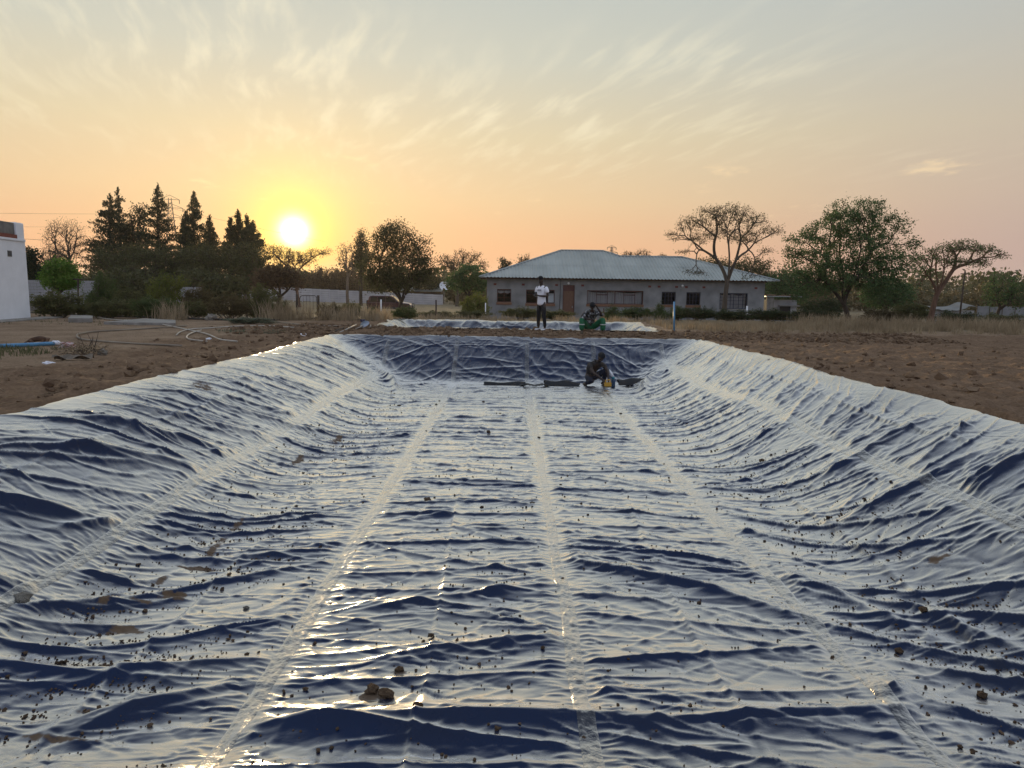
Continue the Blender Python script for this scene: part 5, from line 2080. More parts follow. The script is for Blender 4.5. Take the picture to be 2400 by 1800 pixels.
def right_sheds():
    Y = 60.0
    a, b = at(1796, 730, Y), at(1872, 730, Y)
    z0 = gz(a[0], Y)
    root = empty('block_shed', (a[0], Y, z0))
    tag(root, 'rough low shed with stones on its flat roof beside the house', 'shed')
    W = b[0] - a[0]
    zt = at(1830, 696, Y)[2] - z0
    MB().box(0, 0.6, 0, 0.2, 0, zt).build('white_wall', CONCRETE, root)
    MB().box(0.61, W, 0.5, 2.5, 0, zt - 0.25).build('wall', BLOCKCON, root)
    MB().box(1.3, 2.2, 0.47, 0.499, zt * 0.30, zt * 0.62).build('opening', DARKROOM, root)
    MB().box(1.15, 2.9, 0.2, 0.498, zt * 0.62 + .002, zt * 0.66).build('lintel', CONCRETE, root)
    MB().box(-0.15, W + 0.1, -0.2, 2.7, zt + .002, zt + 0.07).build('roof', ZINC, root)
    rng = np.random.default_rng(9)
    for i in range(12):
        s = rng.uniform(0.10, 0.2)
        link('roof_stone', rock_mesh(i % 4), root, loc=(rng.uniform(0.1, W - .1), rng.uniform(-0.1, 1.2), zt + 0.07 + s * 0.25), rot=(0, 0, rng.uniform(0, 6)), scale=(s * 1.6, s, s * 0.6))
    # long grey wall and tarpaulin-roofed shelter far right
    Y = 58.0
    a, b = at(2195, 722, Y), at(2294, 722, Y)
    z0 = gz(a[0], Y)
    root = empty('tarpaulin_shelter', (a[0], Y, z0))
    tag(root, 'low shelter with a sagging white tarpaulin roof right of the reddish trunk', 'shelter')
    W = b[0] - a[0]
    n = 16
    zt = at(2240, 720, Y)[2] - z0
    up, lo = [], []
    for i in range(n + 1):
        f = i / n
        z = zt + 0.10 - 0.10 * math.sin(math.pi * f * 1.4) + 0.26 * math.exp(-((f - 0.82) / 0.16) ** 2)
        lo.append((W * f, 0.0, z - 0.28 + 0.03 * math.sin(i * 2.2)))
        up.append((W * f, 1.8, z))
    mb = MB()
    mb.add(lo + up, [(i, i + 1, n + 2 + i, n + 1 + i) for i in range(n)])
    mb.add([(p[0], p[1], p[2] - 0.03) for p in lo] + [(p[0], p[1], p[2] - 0.03) for p in up], [(n + 1 + i, n + 2 + i, i + 1, i) for i in range(n)])
    mb.build('tarpaulin', mat_simple('tarpaulin', (0.17, 0.17, 0.165), 0.7, var=0.15, scale=2, bump=0.01, bscale=6), root, smooth=True)
    MB().box(0.1, W - 0.1, 0.35, 1.6, 0, zt - 0.26).build('wall', BLOCKCON, root)
    Y = 66.0
    a, b = at(2290, 718, Y), at(2440, 718, Y)
    z0 = gz(a[0], Y)
    root = empty('sheet_wall', (a[0], Y, z0))
    tag(root, 'pale sheet-metal wall behind the small tree at the right edge', 'wall')
    W = b[0] - a[0]
    zt = at(2350, 718, Y)[2] - z0
    k = 5
    for i in range(k):
        x0 = W * i / k
        MB().box(x0 + 0.03, x0 + W / k - 0.03, 0, 0.05, 0, zt - 0.05 * (i % 2)).build('sheet', mat_simple('sheet_grey', (0.20, 0.205, 0.21), 0.7, var=0.2, scale=1.2), root)
        MB().box(x0 - 0.027, x0 + 0.027, -0.04, 0.06, 0, zt + 0.12).build('post', BARK_GREY, root)


# stones and clods share a few lumpy meshes
_ROCKS = {}


def rock_mesh(k, mat=None, sub=2):
    mat = mat or CLOD
    key = (k, mat.name, sub)
    if key in _ROCKS:
        return _ROCKS[key]
    bm = bmesh.new()
    bmesh.ops.create_icosphere(bm, subdivisions=sub, radius=1.0)
    rng = np.random.default_rng(500 + k)
    P = np.array([v.co[:] for v in bm.verts])
    off = rng.uniform(-5, 5, 3)
    q = P * 1.5 + off
    n = perlin(q[:, 0] + q[:, 2] * 0.7, q[:, 1] - q[:, 2] * 0.6, k) * 0.45 + perlin(q[:, 0] * 2.6 + q[:, 2], q[:, 1] * 2.6 + q[:, 2] * 2.6, k + 3) * 0.42 + 0.10 * rng.standard_normal(len(P))
    for v, f in zip(bm.verts, n):
        v.co *= 1 + float(f)
    me = bpy.data.meshes.new('rock')
    bm.to_mesh(me)
    bm.free()
    me.materials.append(mat)
    _ROCKS[key] = me
    return me


CLOD = mat_simple('clod', (0.10, 0.062, 0.038), 0.95, col2=(0.22, 0.15, 0.095), scale=2.0, bump=0.05, bscale=6, spec=0.15)
PALESTONE = mat_simple('pale_stone', (0.22, 0.20, 0.17), 0.95, col2=(0.36, 0.33, 0.28), scale=2.0, bump=0.05, bscale=5, spec=0.2)
right_sheds()


def pylon(label, u, v0, v1, Y, arms, seed):
    top, bot = at(u, v0, Y), at(u, v1, Y)
    z0 = gz(top[0], Y)
    h = top[2] - z0
    root = empty('pylon', (top[0], Y, z0), 0.35)
    tag(root, label, 'pylon')
    ST = mat_simple('pylon_steel', (0.10, 0.095, 0.09), 0.6, metal=0.4)
    r = Y * 0.00030
    w = h * 0.09
    mb = MB()

    def wd(z):
        return w * (1 - 0.86 * min(1, z / (h * 0.96)))
    for sx in (-1, 1):
        for sy in (-1, 1):
            mb.tube([(sx * wd(0), sy * wd(0), -0.3), (sx * wd(h), sy * wd(h), h)], r, 4)
    mb.build('tower_legs', ST, root)
    mb = MB()
    z = 0
    while z < h * 0.95:
        st = max(0.9, wd(z) * 2.0)
        z2 = min(h, z + st)
        for s in (-1, 1):
            mb.tube([(-wd(z), s * wd(z), z), (wd(z2), s * wd(z2), z2)], r * 0.7, 3)
            mb.tube([(wd(z), s * wd(z), z), (-wd(z2), s * wd(z2), z2)], r * 0.7, 3)
        z = z2
    mb.build('lattice', ST, root)
    for f, L_ in arms:
        a = MB()
        zz = h * f
        L_ = L_ * h
        for s in (-1, 1):
            a.tube([(0, 0, zz), (s * L_, 0, zz)], r, 4)
            a.tube([(0, 0, zz + h * 0.045), (s * L_, 0, zz)], r * 0.8, 4)
            a.tube([(s * L_, 0, zz), (s * L_, 0, zz - h * 0.04)], r * 1.5, 4)
        a.build('cross_arm', ST, root)
    return root, h


pylon('lattice steel pylon between the tall conifers on the left', 398, 464, 640, 210, [(0.985, 0.09), (0.90, 0.12), (0.80, 0.13)], 1)
pylon('small far lattice pylon behind the roof ridge of the house', 1434, 578, 640, 330, [(0.98, 0.10), (0.88, 0.14)], 2)


def cable(label, pts, r):
    P = np.array([at(u, v, Y) for u, v, Y in pts])
    t = np.linspace(0, 1, 24)
    Q = np.stack([np.interp(t, np.linspace(0, 1, len(P)), P[:, i]) for i in range(3)], -1)
    sag = np.sin(np.pi * t) * 0.012 * np.linalg.norm(P[-1] - P[0])
    Q[:, 2] -= sag * 0.25
    o = MB().tube(Q, r, 5).build('power_cable', mat_simple('cable_black', (0.03, 0.03, 0.03), 0.6), smooth=True)
    tag(o, label, 'cable', 'overhead cables on the left')


cable('overhead cable, topmost one left of the conifers', [(-60, 499, 150), (400, 500, 212)], 0.022)
cable('overhead cable, middle one passing behind the bare tree', [(-60, 530, 150), (400, 531, 212)], 0.018)
cable('overhead cable, lowest one, from the corner of the white building', [(56, 560, 60), (405, 566, 212)], 0.014)
cable('overhead cable running right from the steel pylon towards the sun', [(400, 488, 208), (760, 566, 330)], 0.03)


def utility_pole():
    Y = 52.0
    a, b = at(2250, 730, Y), at(2262, 635, Y)
    z0 = gz(a[0], Y)
    root = empty('utility_pole', (a[0], Y, z0))
    tag(root, 'thin dark leaning pole behind the flat-topped thorn tree', 'pole')
    MB().tube([(0, 0, -0.2), (b[0] - a[0], 0, b[2] - z0)], [0.07, 0.05], 7).build('pole', BARK_DARK, root, smooth=True)
    MB().tube([(b[0] - a[0] - 0.3, 0, b[2] - z0 - 0.2), (b[0] - a[0] + 0.3, 0, b[2] - z0 - 0.2)], 0.03, 5).build('cross_bar', BARK_DARK, root)


utility_pole()
# ------------------------------------------------------------------ people
SKIN = mat_simple('dark_skin', (0.042, 0.024, 0.016), 0.5, var=0.15, scale=5)
HAIR = mat_simple('black_hair', (0.008, 0.007, 0.007), 0.85, var=0.3, scale=40, bump=0.004, bscale=90)
WHITECLOTH = mat_simple('white_tshirt', (0.86, 0.86, 0.90), 0.85, var=0.05, scale=4, bump=0.01, bscale=7)
BLACKCLOTH = mat_simple('black_trousers', (0.010, 0.010, 0.012), 0.85, var=0.3, scale=5, bump=0.008, bscale=9)
GREENCLOTH = mat_simple('green_workwear', (0.008, 0.115, 0.046), 0.8, var=0.2, scale=4, bump=0.012, bscale=8)
SHOEWHITE = mat_simple('white_trainer', (0.75, 0.75, 0.76), 0.6, var=0.06)
SHOEDARK = mat_simple('dusty_boot', (0.10, 0.08, 0.055), 0.85, var=0.3)
REFLECT = mat_simple('reflective_band', (0.55, 0.56, 0.54), 0.5, var=0.1)
DARKCLOTH = mat_simple('dark_workshirt', (0.018, 0.016, 0.016), 0.85, col2=(0.050, 0.042, 0.038), scale=4, bump=0.01, bscale=8)
NAVYCLOTH = mat_simple('navy_trousers', (0.014, 0.017, 0.032), 0.85, var=0.3, scale=5, bump=0.01, bscale=8)
EYE = mat_simple('eye', (0.14, 0.13, 0.12), 0.3, var=0.1)
PHONE = mat_simple('phone_glass', (0.015, 0.015, 0.018), 0.15, var=0.1)
INK = mat_simple('shirt_print', (0.10, 0.11, 0.16), 0.8, var=0.1)


def mat_camo():
    mt = bpy.data.materials.new('patterned_jacket')
    mt.use_nodes = True
    t = mt.node_tree
    N, L = t.nodes.new, t.links.new
    b = t.nodes['Principled BSDF']
    b.inputs['Roughness'].default_value = 0.85
    tc = N('ShaderNodeTexCoord')
    n = N('ShaderNodeTexNoise')
    n.inputs['Scale'].default_value = 9.0
    n.inputs['Detail'].default_value = 1.5
    L(tc.outputs['Object'], n.inputs['Vector'])
    r = N('ShaderNodeValToRGB')
    r.color_ramp.interpolation = 'CONSTANT'
    e = r.color_ramp.elements
    e[0].color = (0.012, 0.012, 0.014, 1)
    e[1].position = 0.60
    e[1].color = (0.50, 0.50, 0.52, 1)
    for p, c in ((0.47, (0.16, 0.17, 0.17, 1)), (0.53, (0.03, 0.032, 0.034, 1))):
        q = e.new(p)
        q.color = c
    L(n.outputs[0], r.inputs[0])
    L(r.outputs[0], b.inputs['Base Color'])
    return mt


def skin_mesh(name, verts, edges, mat, root=0, sub=2):
    """verts: list of (x, y, z, r) or (x, y, z, rx, ry)"""
    me = bpy.data.meshes.new(name)
    me.from_pydata([v[:3] for v in verts], edges, [])
    o = bpy.data.objects.new(name, me)
    COL.objects.link(o)
    md = o.modifiers.new('skin', 'SKIN')
    md.use_smooth_shade = True
    md.branch_smoothing = 0.6
    for i, sv in enumerate(me.skin_vertices[0].data):
        v = verts[i]
        sv.radius = (v[3], v[4] if len(v) > 4 else v[3])
        sv.use_root = (i == root)
    sb = o.modifiers.new('sub', 'SUBSURF')
    sb.levels = sb.render_levels = sub
    dg = bpy.context.evaluated_depsgraph_get()
    ev = o.evaluated_get(dg)
    out = bpy.data.meshes.new_from_object(ev)
    out.name = name
    bpy.data.objects.remove(o)
    bpy.data.meshes.remove(me)
    out.materials.clear()
    out.materials.append(mat)
    out.polygons.foreach_set('use_smooth', np.ones(len(out.polygons), bool))
    return out


class Fig:
    def __init__(self):
        self.v, self.e, self.n = [], [], {}

    def add(self, name, x, y, z, r, to=None, r2=None):
        self.n[name] = len(self.v)
        self.v.append((x, y, z, r) if r2 is None else (x, y, z, r, r2))
        if to is not None:
            self.e.append((self.n[to], self.n[name]))
        return self

    def pos(self, name):
        return np.array(self.v[self.n[name]][:3])

    def hand(self, side, wrist, d, up, thumb, curl=0.5):
        """palm and five unequal curled fingers leaving from a wrist joint"""
        w = self.pos(wrist)
        d, up, thumb = [np.array(q, float) / np.linalg.norm(q) for q in (d, up, thumb)]
        p = w + d * 0.055
        self.add(side + 'palm', *p, 0.030, wrist, 0.020)
        for k, (o, L_) in enumerate(((0.030, 0.066), (0.010, 0.076), (-0.010, 0.070), (-0.028, 0.055))):
            b = p + d * 0.040 + thumb * o
            m = b + d * L_ * 0.5 - up * curl * 0.012
            t = m + (d * (1 - curl * 0.6) - up * curl) * L_ * 0.5
            self.add(f'{side}f{k}a', *b, 0.0095, side + 'palm')
            self.add(f'{side}f{k}b', *m, 0.0085, f'{side}f{k}a')
            self.add(f'{side}f{k}c', *t, 0.0070, f'{side}f{k}b')
        tb = p + thumb * 0.032 - d * 0.015
        self.add(side + 't0', *tb, 0.011, side + 'palm')
        tm = tb + thumb * 0.022 + d * 0.030
        self.add(side + 't1', *tm, 0.0095, side + 't0')
        te = tm + d * 0.026 - up * curl * 0.012
        self.add(side + 't2', *te, 0.008, side + 't1')

    def head(self, neck, c, f, up=(0, 0, 1)):
        """c: head centre, f: facing direction"""
        c, f, up = np.array(c), np.array(f, float), np.array(up, float)
        f /= np.linalg.norm(f)
        up = up - f * (up @ f)
        up /= np.linalg.norm(up)
        s = np.cross(f, up)
        self.add('head', *c, 0.080, neck, 0.088)
        self.add('crown', *(c + up * 0.085 - f * 0.012), 0.068, 'head', 0.078)
        self.add('jaw', *(c + f * 0.050 - up * 0.075), 0.042, 'head', 0.044)
        self.add('nose', *(c + f * 0.102 - up * 0.012), 0.014, 'head')
        for k in (-1, 1):
            self.add('ear%d' % k, *(c + s * 0.088 * k - f * 0.01 - up * 0.005), 0.016, 'head', 0.024)
        self.hd = (c, f, up, s)

    def mesh(self, name, mat, root='pelvis', sub=2):
        return skin_mesh(name, self.v, self.e, mat, self.n[root], sub)


def face_bits(fig, root):
    c, f, up, s = fig.hd
    for k in (-1, 1):
        q = c + f * 0.080 + s * 0.032 * k + up * 0.012
        MB().lathe([(0.0, -0.007), (0.005, -0.005), (0.007, 0.0), (0.005, 0.005), (0.0, 0.007)], 8, q).build('eye', EYE, root, smooth=True)
    q = c + f * 0.094 - up * 0.052
    MB().tube([q - s * 0.026, q + f * 0.006, q + s * 0.026], [0.004, 0.008, 0.004], 6).build('lips', mat_simple('lips', (0.06, 0.026, 0.022), 0.5), root, smooth=True)


def hair_cap(fig, root, mat=None, name='hair', low=0.0):
    c, f, up, s = fig.hd
    bm = bmesh.new()
    bmesh.ops.create_uvsphere(bm, u_segments=18, v_segments=12, radius=1.0)
    for v in bm.verts:
        q = np.array(v.co[:])
        p = c + up * 0.038 - f * 0.012 + s * q[0] * 0.093 + f * q[1] * 0.106 + up * q[2] * 0.118
        v.co = p
    kill = [v for v in bm.verts if (np.array(v.co[:]) - c) @ up < (0.030 - low) + 0.55 * max(0, (np.array(v.co[:]) - c) @ f - 0.02)]
    bmesh.ops.delete(bm, geom=kill, context='VERTS')
    me = bpy.data.meshes.new(name)
    bm.to_mesh(me)
    bm.free()
    me.materials.append(mat or HAIR)
    me.polygons.foreach_set('use_smooth', np.ones(len(me.polygons), bool))
    link(name, me, root)


def shoe(root, a, toe, mat, k=1.0):
    a, toe = np.array(a), np.array(toe)
    d = toe - a
    d[2] = 0
    d /= np.linalg.norm(d)
    me = skin_mesh('shoe', [(*(a - d * 0.05 + [0, 0, -0.03]), 0.042 * k, 0.040), (*(a + d * 0.06 + [0, 0, -0.035]), 0.046 * k, 0.038), (*(a + d * 0.17 + [0, 0, -0.050]), 0.042 * k, 0.026), (*(a + [0, 0, 0.02]), 0.045 * k)],
                   [(0, 1), (1, 2), (0, 3)], mat, 1)
    link('shoe', me, root)


def standing_man():
    Y = 23.1
    p = at(1268, 776, Y)
    root = empty('person', (p[0], Y, gz(p[0], Y) + 0.01), math.radians(-42))
    tag(root, 'standing person in white t-shirt and black trousers looking at a phone', 'person')
    f = Fig()
    f.add('pelvis', 0, 0, 0.95, 0.125, None, 0.10).add('waist', 0, -0.005, 1.10, 0.115, 'pelvis', 0.095).add('chest', 0, 0.01, 1.30, 0.14, 'waist', 0.105)
    f.add('base', 0, 0.0, 1.44, 0.062, 'chest').add('neck', 0, -0.02, 1.51, 0.052, 'base')
    f.head('neck', (0, -0.055, 1.615), (-0.15, -1, -0.45))
    for k, sd in ((-1, 'r'), (1, 'l')):
        f.add(sd + 'sh', 0.185 * k, 0.0, 1.40, 0.062, 'chest').add(sd + 'el', 0.245 * k, 0.015, 1.12, 0.043, sd + 'sh')
        f.add(sd + 'wr', 0.085 * k, -0.225, 1.13, 0.028, sd + 'el')
        f.hand(sd, sd + 'wr', (-0.55 * k, -1, 0.35), (0, -0.3, -1) if k < 0 else (0, -0.3, -1), (-k * 1, 0.3, 0.6), 0.6)
        f.add(sd + 'hip', 0.09 * k, 0.0, 0.90, 0.092, 'pelvis').add(sd + 'kn', 0.105 * k + 0.01, -0.02, 0.50, 0.058, sd + 'hip')
        f.add(sd + 'an', 0.115 * k + 0.02 * k, 0.03, 0.09, 0.038, sd + 'kn').add(sd + 'toe', 0.15 * k, -0.12, 0.035, 0.030, sd + 'an')
    link('body', f.mesh('body', SKIN), root)
    face_bits(f, root)
    hair_cap(f, root)
    t = Fig()
    t.add('hem', 0, 0, 0.80, 0.158, None, 0.146).add('pelvis', 0, 0, 0.93, 0.160, 'hem', 0.148).add('waist', 0, 0, 1.08, 0.148, 'pelvis', 0.132).add('chest', 0, 0.01, 1.30, 0.165, 'waist', 0.125)
    t.add('base', 0, -0.005, 1.470, 0.092, 'chest', 0.085)
    for k in (-1, 1):
        t.add('s%d' % k, 0.185 * k, 0.0, 1.395, 0.078, 'chest').add('e%d' % k, 0.232 * k, 0.01, 1.215, 0.070, 's%d' % k)
    sh = link('tshirt', t.mesh('tshirt', WHITECLOTH, 'chest'), root)
    pr = MB()
    rng = np.random.default_rng(3)
    for r_ in range(2):
        for i in range(7):
            x = -0.075 + i * 0.024
            z = 1.315 - r_ * 0.030
            pr.box(x, x + 0.016, -0.1395 - 0.004, -0.128, z, z + rng.uniform(0.014, 0.022))
    pr.build('chest_print', INK, sh)
    q = Fig()
    q.add('pelvis', 0, 0, 0.93, 0.128, None, 0.112).add('band', 0, 0, 1.06, 0.105, 'pelvis', 0.095)
    for k in (-1, 1):
        q.add('h%d' % k, 0.088 * k, 0.0, 0.86, 0.100, 'pelvis').add('k%d' % k, 0.108 * k + 0.01, -0.02, 0.50, 0.070, 'h%d' % k)
        q.add('c%d' % k, 0.12 * k + 0.012 * k, 0.015, 0.28, 0.060, 'k%d' % k).add('a%d' % k, 0.117 * k + 0.02 * k, 0.03, 0.12, 0.050, 'c%d' % k)
    link('trousers', q.mesh('trousers', BLACKCLOTH), root)
    for sd in 'rl':
        shoe(root, f.pos(sd + 'an'), f.pos(sd + 'toe'), SHOEWHITE)
    # the phone in his hands
    wp = root.matrix_basis @ Vector((0.0, -0.325, 1.195))
    ph = MB().box(-0.037, 0.037, -0.0045, 0.0045, -0.075, 0.075).build('mobile_phone', PHONE, None, bevel=0.003)
    ph.location = wp
    ph.rotation_euler = (math.radians(-35), math.radians(8), math.radians(-42))
    tag(ph, 'dark mobile phone held by the standing person', 'phone')


def seated_man():
    Y = 22.2
    p = at(1386, 780, Y)
    root = empty('person', (p[0], Y, gz(p[0], Y) + 0.0), math.radians(6))
    tag(root, 'person sitting hunched in green trousers and patterned jacket, one hand on head', 'person')
    f = Fig()
    f.add('pelvis', 0, 0.27, 0.20, 0.14, None, 0.12).add('waist', 0, 0.24, 0.38, 0.125, 'pelvis', 0.11).add('chest', 0, 0.12, 0.58, 0.145, 'waist', 0.12)
    f.add('base', 0, 0.03, 0.71, 0.062, 'chest').add('neck', 0, -0.03, 0.765, 0.052, 'base')
    f.head('neck', (-0.01, -0.085, 0.845), (-0.1, -1, -0.9))
    f.add('rsh', -0.205, 0.09, 0.665, 0.062, 'chest').add('rel', -0.315, -0.085, 0.50, 0.043, 'rsh').add('rwr', -0.10, -0.205, 0.455, 0.030, 'rel')
    f.hand('r', 'rwr', (1, -0.2, -0.25), (0, 0, 1), (0, -0.8, 0.4), 0.6)
    f.add('lsh', 0.205, 0.09, 0.665, 0.062, 'chest').add('lel', 0.315, -0.10, 0.575, 0.045, 'lsh').add('lwr', 0.155, -0.115, 0.800, 0.030, 'lel')
    f.hand('l', 'lwr', (-0.62, 0.10, 0.8), (0.8, 0, 0.5), (0.2, -1, 0.2), 0.7)
    for k, sd in ((-1, 'r'), (1, 'l')):
        f.add(sd + 'hip', 0.12 * k, 0.22, 0.20, 0.10, 'pelvis').add(sd + 'kn', 0.335 * k, -0.10, 0.475, 0.062, sd + 'hip')
        f.add(sd + 'an', 0.325 * k, -0.12, 0.085, 0.040, sd + 'kn').add(sd + 'toe', 0.35 * k, -0.27, 0.035, 0.032, sd + 'an')
    link('body', f.mesh('body', SKIN), root)
    face_bits(f, root)
    hair_cap(f, root, BLACKCLOTH, 'cap', 0.015)
    camo = mat_camo()
    t = Fig()
    t.add('pelvis', 0, 0.27, 0.24, 0.155, None, 0.14).add('waist', 0, 0.24, 0.38, 0.150, 'pelvis', 0.135).add('chest', 0, 0.12, 0.57, 0.17, 'waist', 0.145).add('base', 0, 0.03, 0.725, 0.090, 'chest')
    t.add('s-', -0.205, 0.09, 0.660, 0.082, 'chest').add('e-', -0.315, -0.08, 0.50, 0.068, 's-').add('w-', -0.16, -0.175, 0.468, 0.050, 'e-')
    t.add('s+', 0.205, 0.09, 0.660, 0.082, 'chest').add('e+', 0.31, -0.09, 0.58, 0.070, 's+').add('w+', 0.285, -0.11, 0.64, 0.056, 'e+')
    link('jacket', t.mesh('jacket', camo, 'chest'), root)
    q = Fig()
    q.add('pelvis', 0, 0.27, 0.20, 0.155, None, 0.135).add('band', 0, 0.25, 0.34, 0.14, 'pelvis', 0.12)
    for k in (-1, 1):
        q.add('h%d' % k, 0.13 * k, 0.20, 0.21, 0.115, 'pelvis').add('k%d' % k, 0.335 * k, -0.10, 0.465, 0.092, 'h%d' % k)
        q.add('c%d' % k, 0.335 * k, -0.12, 0.27, 0.090, 'k%d' % k).add('a%d' % k, 0.33 * k, -0.12, 0.09, 0.094, 'c%d' % k)
    tr = link('trousers', q.mesh('trousers', GREENCLOTH), root)
    for k in (-1, 1):
        MB().lathe([(0.088, -0.014), (0.094, -0.012), (0.094, 0.012), (0.088, 0.014)], 16, (0.335 * k, -0.118, 0.295)).build('reflective_band', REFLECT, tr, smooth=True)
    for sd in 'rl':
        shoe(root, f.pos(sd + 'an'), f.pos(sd + 'toe'), SHOEDARK, 1.1)
    # the heap of earth he sits on
    m = link('earth_heap', rock_mesh(7), None, loc=(p[0] - 0.02, Y + 0.30, gz(p[0], Y) - 0.03), scale=(0.34, 0.28, 0.17))
    tag(m, 'low heap of earth the hunched person sits on', 'earth heap')


def crouching_man():
    Y = 18.35
    p = at(1398, 897, Y)
    zf = liner_z(p[0], Y) + 0.0
    root = empty('person', (p[0] - 0.02, Y, zf), math.radians(28))
    tag(root, 'person crouching on the pit floor by the far bank, working with a yellow tool', 'person')
    f = Fig()
    f.add('pelvis', -0.03, 0.22, 0.20, 0.13, None, 0.12).add('waist', -0.03, 0.20, 0.37, 0.125, 'pelvis', 0.11).add('chest', -0.01, 0.07, 0.55, 0.145, 'waist', 0.12)
    f.add('base', 0.01, -0.04, 0.655, 0.062, 'chest').add('neck', 0.02, -0.09, 0.70, 0.052, 'base')
    f.head('neck', (0.03, -0.15, 0.765), (0.15, -1, -1.0))
    f.add('rsh', -0.20, 0.04, 0.60, 0.060, 'chest').add('rel', -0.22, -0.17, 0.40, 0.043, 'rsh').add('rwr', -0.02, -0.33, 0.21, 0.030, 'rel')
    f.hand('r', 'rwr', (0.4, -0.6, -0.6), (-0.6, 0.2, 0.4), (0.5, 0.3, 0.5), 0.8)
    f.add('lsh', 0.20, 0.0, 0.60, 0.060, 'chest').add('lel', 0.24, -0.19, 0.40, 0.043, 'lsh').add('lwr', 0.145, -0.35, 0.20, 0.030, 'lel')
    f.hand('l', 'lwr', (-0.3, -0.6, -0.6), (0.6, 0.2, 0.4), (-0.5, 0.3, 0.5), 0.8)
    f.add('rhip', -0.13, 0.19, 0.19, 0.10, 'pelvis').add('rkn', -0.21, -0.14, 0.16, 0.062, 'rhip').add('ran', -0.16, 0.22, 0.07, 0.040, 'rkn').add('rtoe', -0.15, 0.30, 0.035, 0.030, 'ran')
    f.add('lhip', 0.09, 0.19, 0.20, 0.10, 'pelvis').add('lkn', 0.27, -0.10, 0.45, 0.062, 'lhip').add('lan', 0.25, 0.02, 0.085, 0.040, 'lkn').add('ltoe', 0.28, -0.13, 0.035, 0.030, 'lan')
    link('body', f.mesh('body', SKIN), root)
    face_bits(f, root)
    hair_cap(f, root, BLACKCLOTH, 'cap', 0.02)
    t = Fig()
    t.add('pelvis', -0.03, 0.22, 0.24, 0.145, None, 0.135).add('waist', -0.03, 0.20, 0.37, 0.145, 'pelvis', 0.13).add('chest', -0.01, 0.07, 0.545, 0.168, 'waist', 0.145).add('base', 0.01, -0.045, 0.672, 0.090, 'chest')
    t.add('s-', -0.20, 0.04, 0.595, 0.080, 'chest').add('e-', -0.215, -0.10, 0.475, 0.066, 's-')
    t.add('s+', 0.20, 0.0, 0.595, 0.080, 'chest').add('e+', 0.23, -0.12, 0.475, 0.066, 's+')
    link('shirt', t.mesh('shirt', DARKCLOTH, 'chest'), root)
    q = Fig()
    q.add('pelvis', -0.03, 0.22, 0.20, 0.142, None, 0.13).add('band', -0.03, 0.20, 0.34, 0.13, 'pelvis', 0.12)
    q.add('rh', -0.14, 0.18, 0.19, 0.108, 'pelvis').add('rk', -0.21, -0.14, 0.16, 0.080, 'rh').add('ra', -0.17, 0.18, 0.085, 0.062, 'rk')
    q.add('lh', 0.10, 0.18, 0.21, 0.108, 'pelvis').add('lk', 0.27, -0.10, 0.445, 0.080, 'lh').add('la', 0.25, 0.015, 0.13, 0.062, 'lk')
    link('trousers', q.mesh('trousers', NAVYCLOTH), root)
    for sd in 'rl':
        shoe(root, f.pos(sd + 'an'), f.pos(sd + 'toe'), SHOEDARK)
    # yellow tool between his hands: a squat hand welder
    M = root.matrix_basis
    tl = empty('hand_tool', M @ Vector((0.075, -0.43, 0.02)), math.radians(20))
    tag(tl, 'yellow hand tool held down on the liner by the crouching person', 'tool')
    YEL = mat_simple('tool_yellow', (0.55, 0.30, 0.03), 0.5, var=0.15)
    MB().box(-0.085, 0.085, -0.05, 0.05, 0.03, 0.13).build('housing', YEL, tl, bevel=0.015)
    MB().box(-0.07, 0.07, -0.045, 0.045, 0.0, 0.029).build('sole', SHOEDARK, tl, bevel=0.006)
    MB().tube([(-0.07, 0, 0.125), (-0.06, 0, 0.19), (0.06, 0, 0.20), (0.075, 0, 0.125)], 0.014, 8).build('handle', YEL, tl, smooth=True)
    MB().tube([(-0.02, 0.0, 0.12), (-0.03, 0.0, 0.26)], [0.016, 0.003], 8).build('nozzle', WHITEWASH, tl, smooth=True)
    # white and teal cone-topped bottle beside him
    q = at(1437, 899, Y - 0.15)
    bt = empty('bottle', (q[0], Y - 0.15, liner_z(q[0], Y - 0.15)))
    tag(bt, 'tall teal bottle with a long white cone top right of the crouching person', 'bottle')
    TEAL = mat_simple('teal_plastic', (0.015, 0.22, 0.27), 0.4, var=0.15)
    BLUEB = mat_simple('dark_blue_plastic', (0.012, 0.045, 0.10), 0.4, var=0.2)
    body = MB().lathe([(0.052, 0.0), (0.056, 0.02), (0.054, 0.17), (0.036, 0.215)], 14).build('body', BLUEB, bt, smooth=True)
    col = MB().lathe([(0.037, 0.2155), (0.036, 0.27), (0.028, 0.275)], 14).build('collar', TEAL, bt, smooth=True)
    top = MB().tube([(0, 0, 0.272), (-0.05, 0, 0.36), (-0.105, 0, 0.46)], [0.030, 0.026, 0.008], 12).build('cone_top', WHITEWASH, bt, smooth=True)


standing_man()
seated_man()
crouching_man()


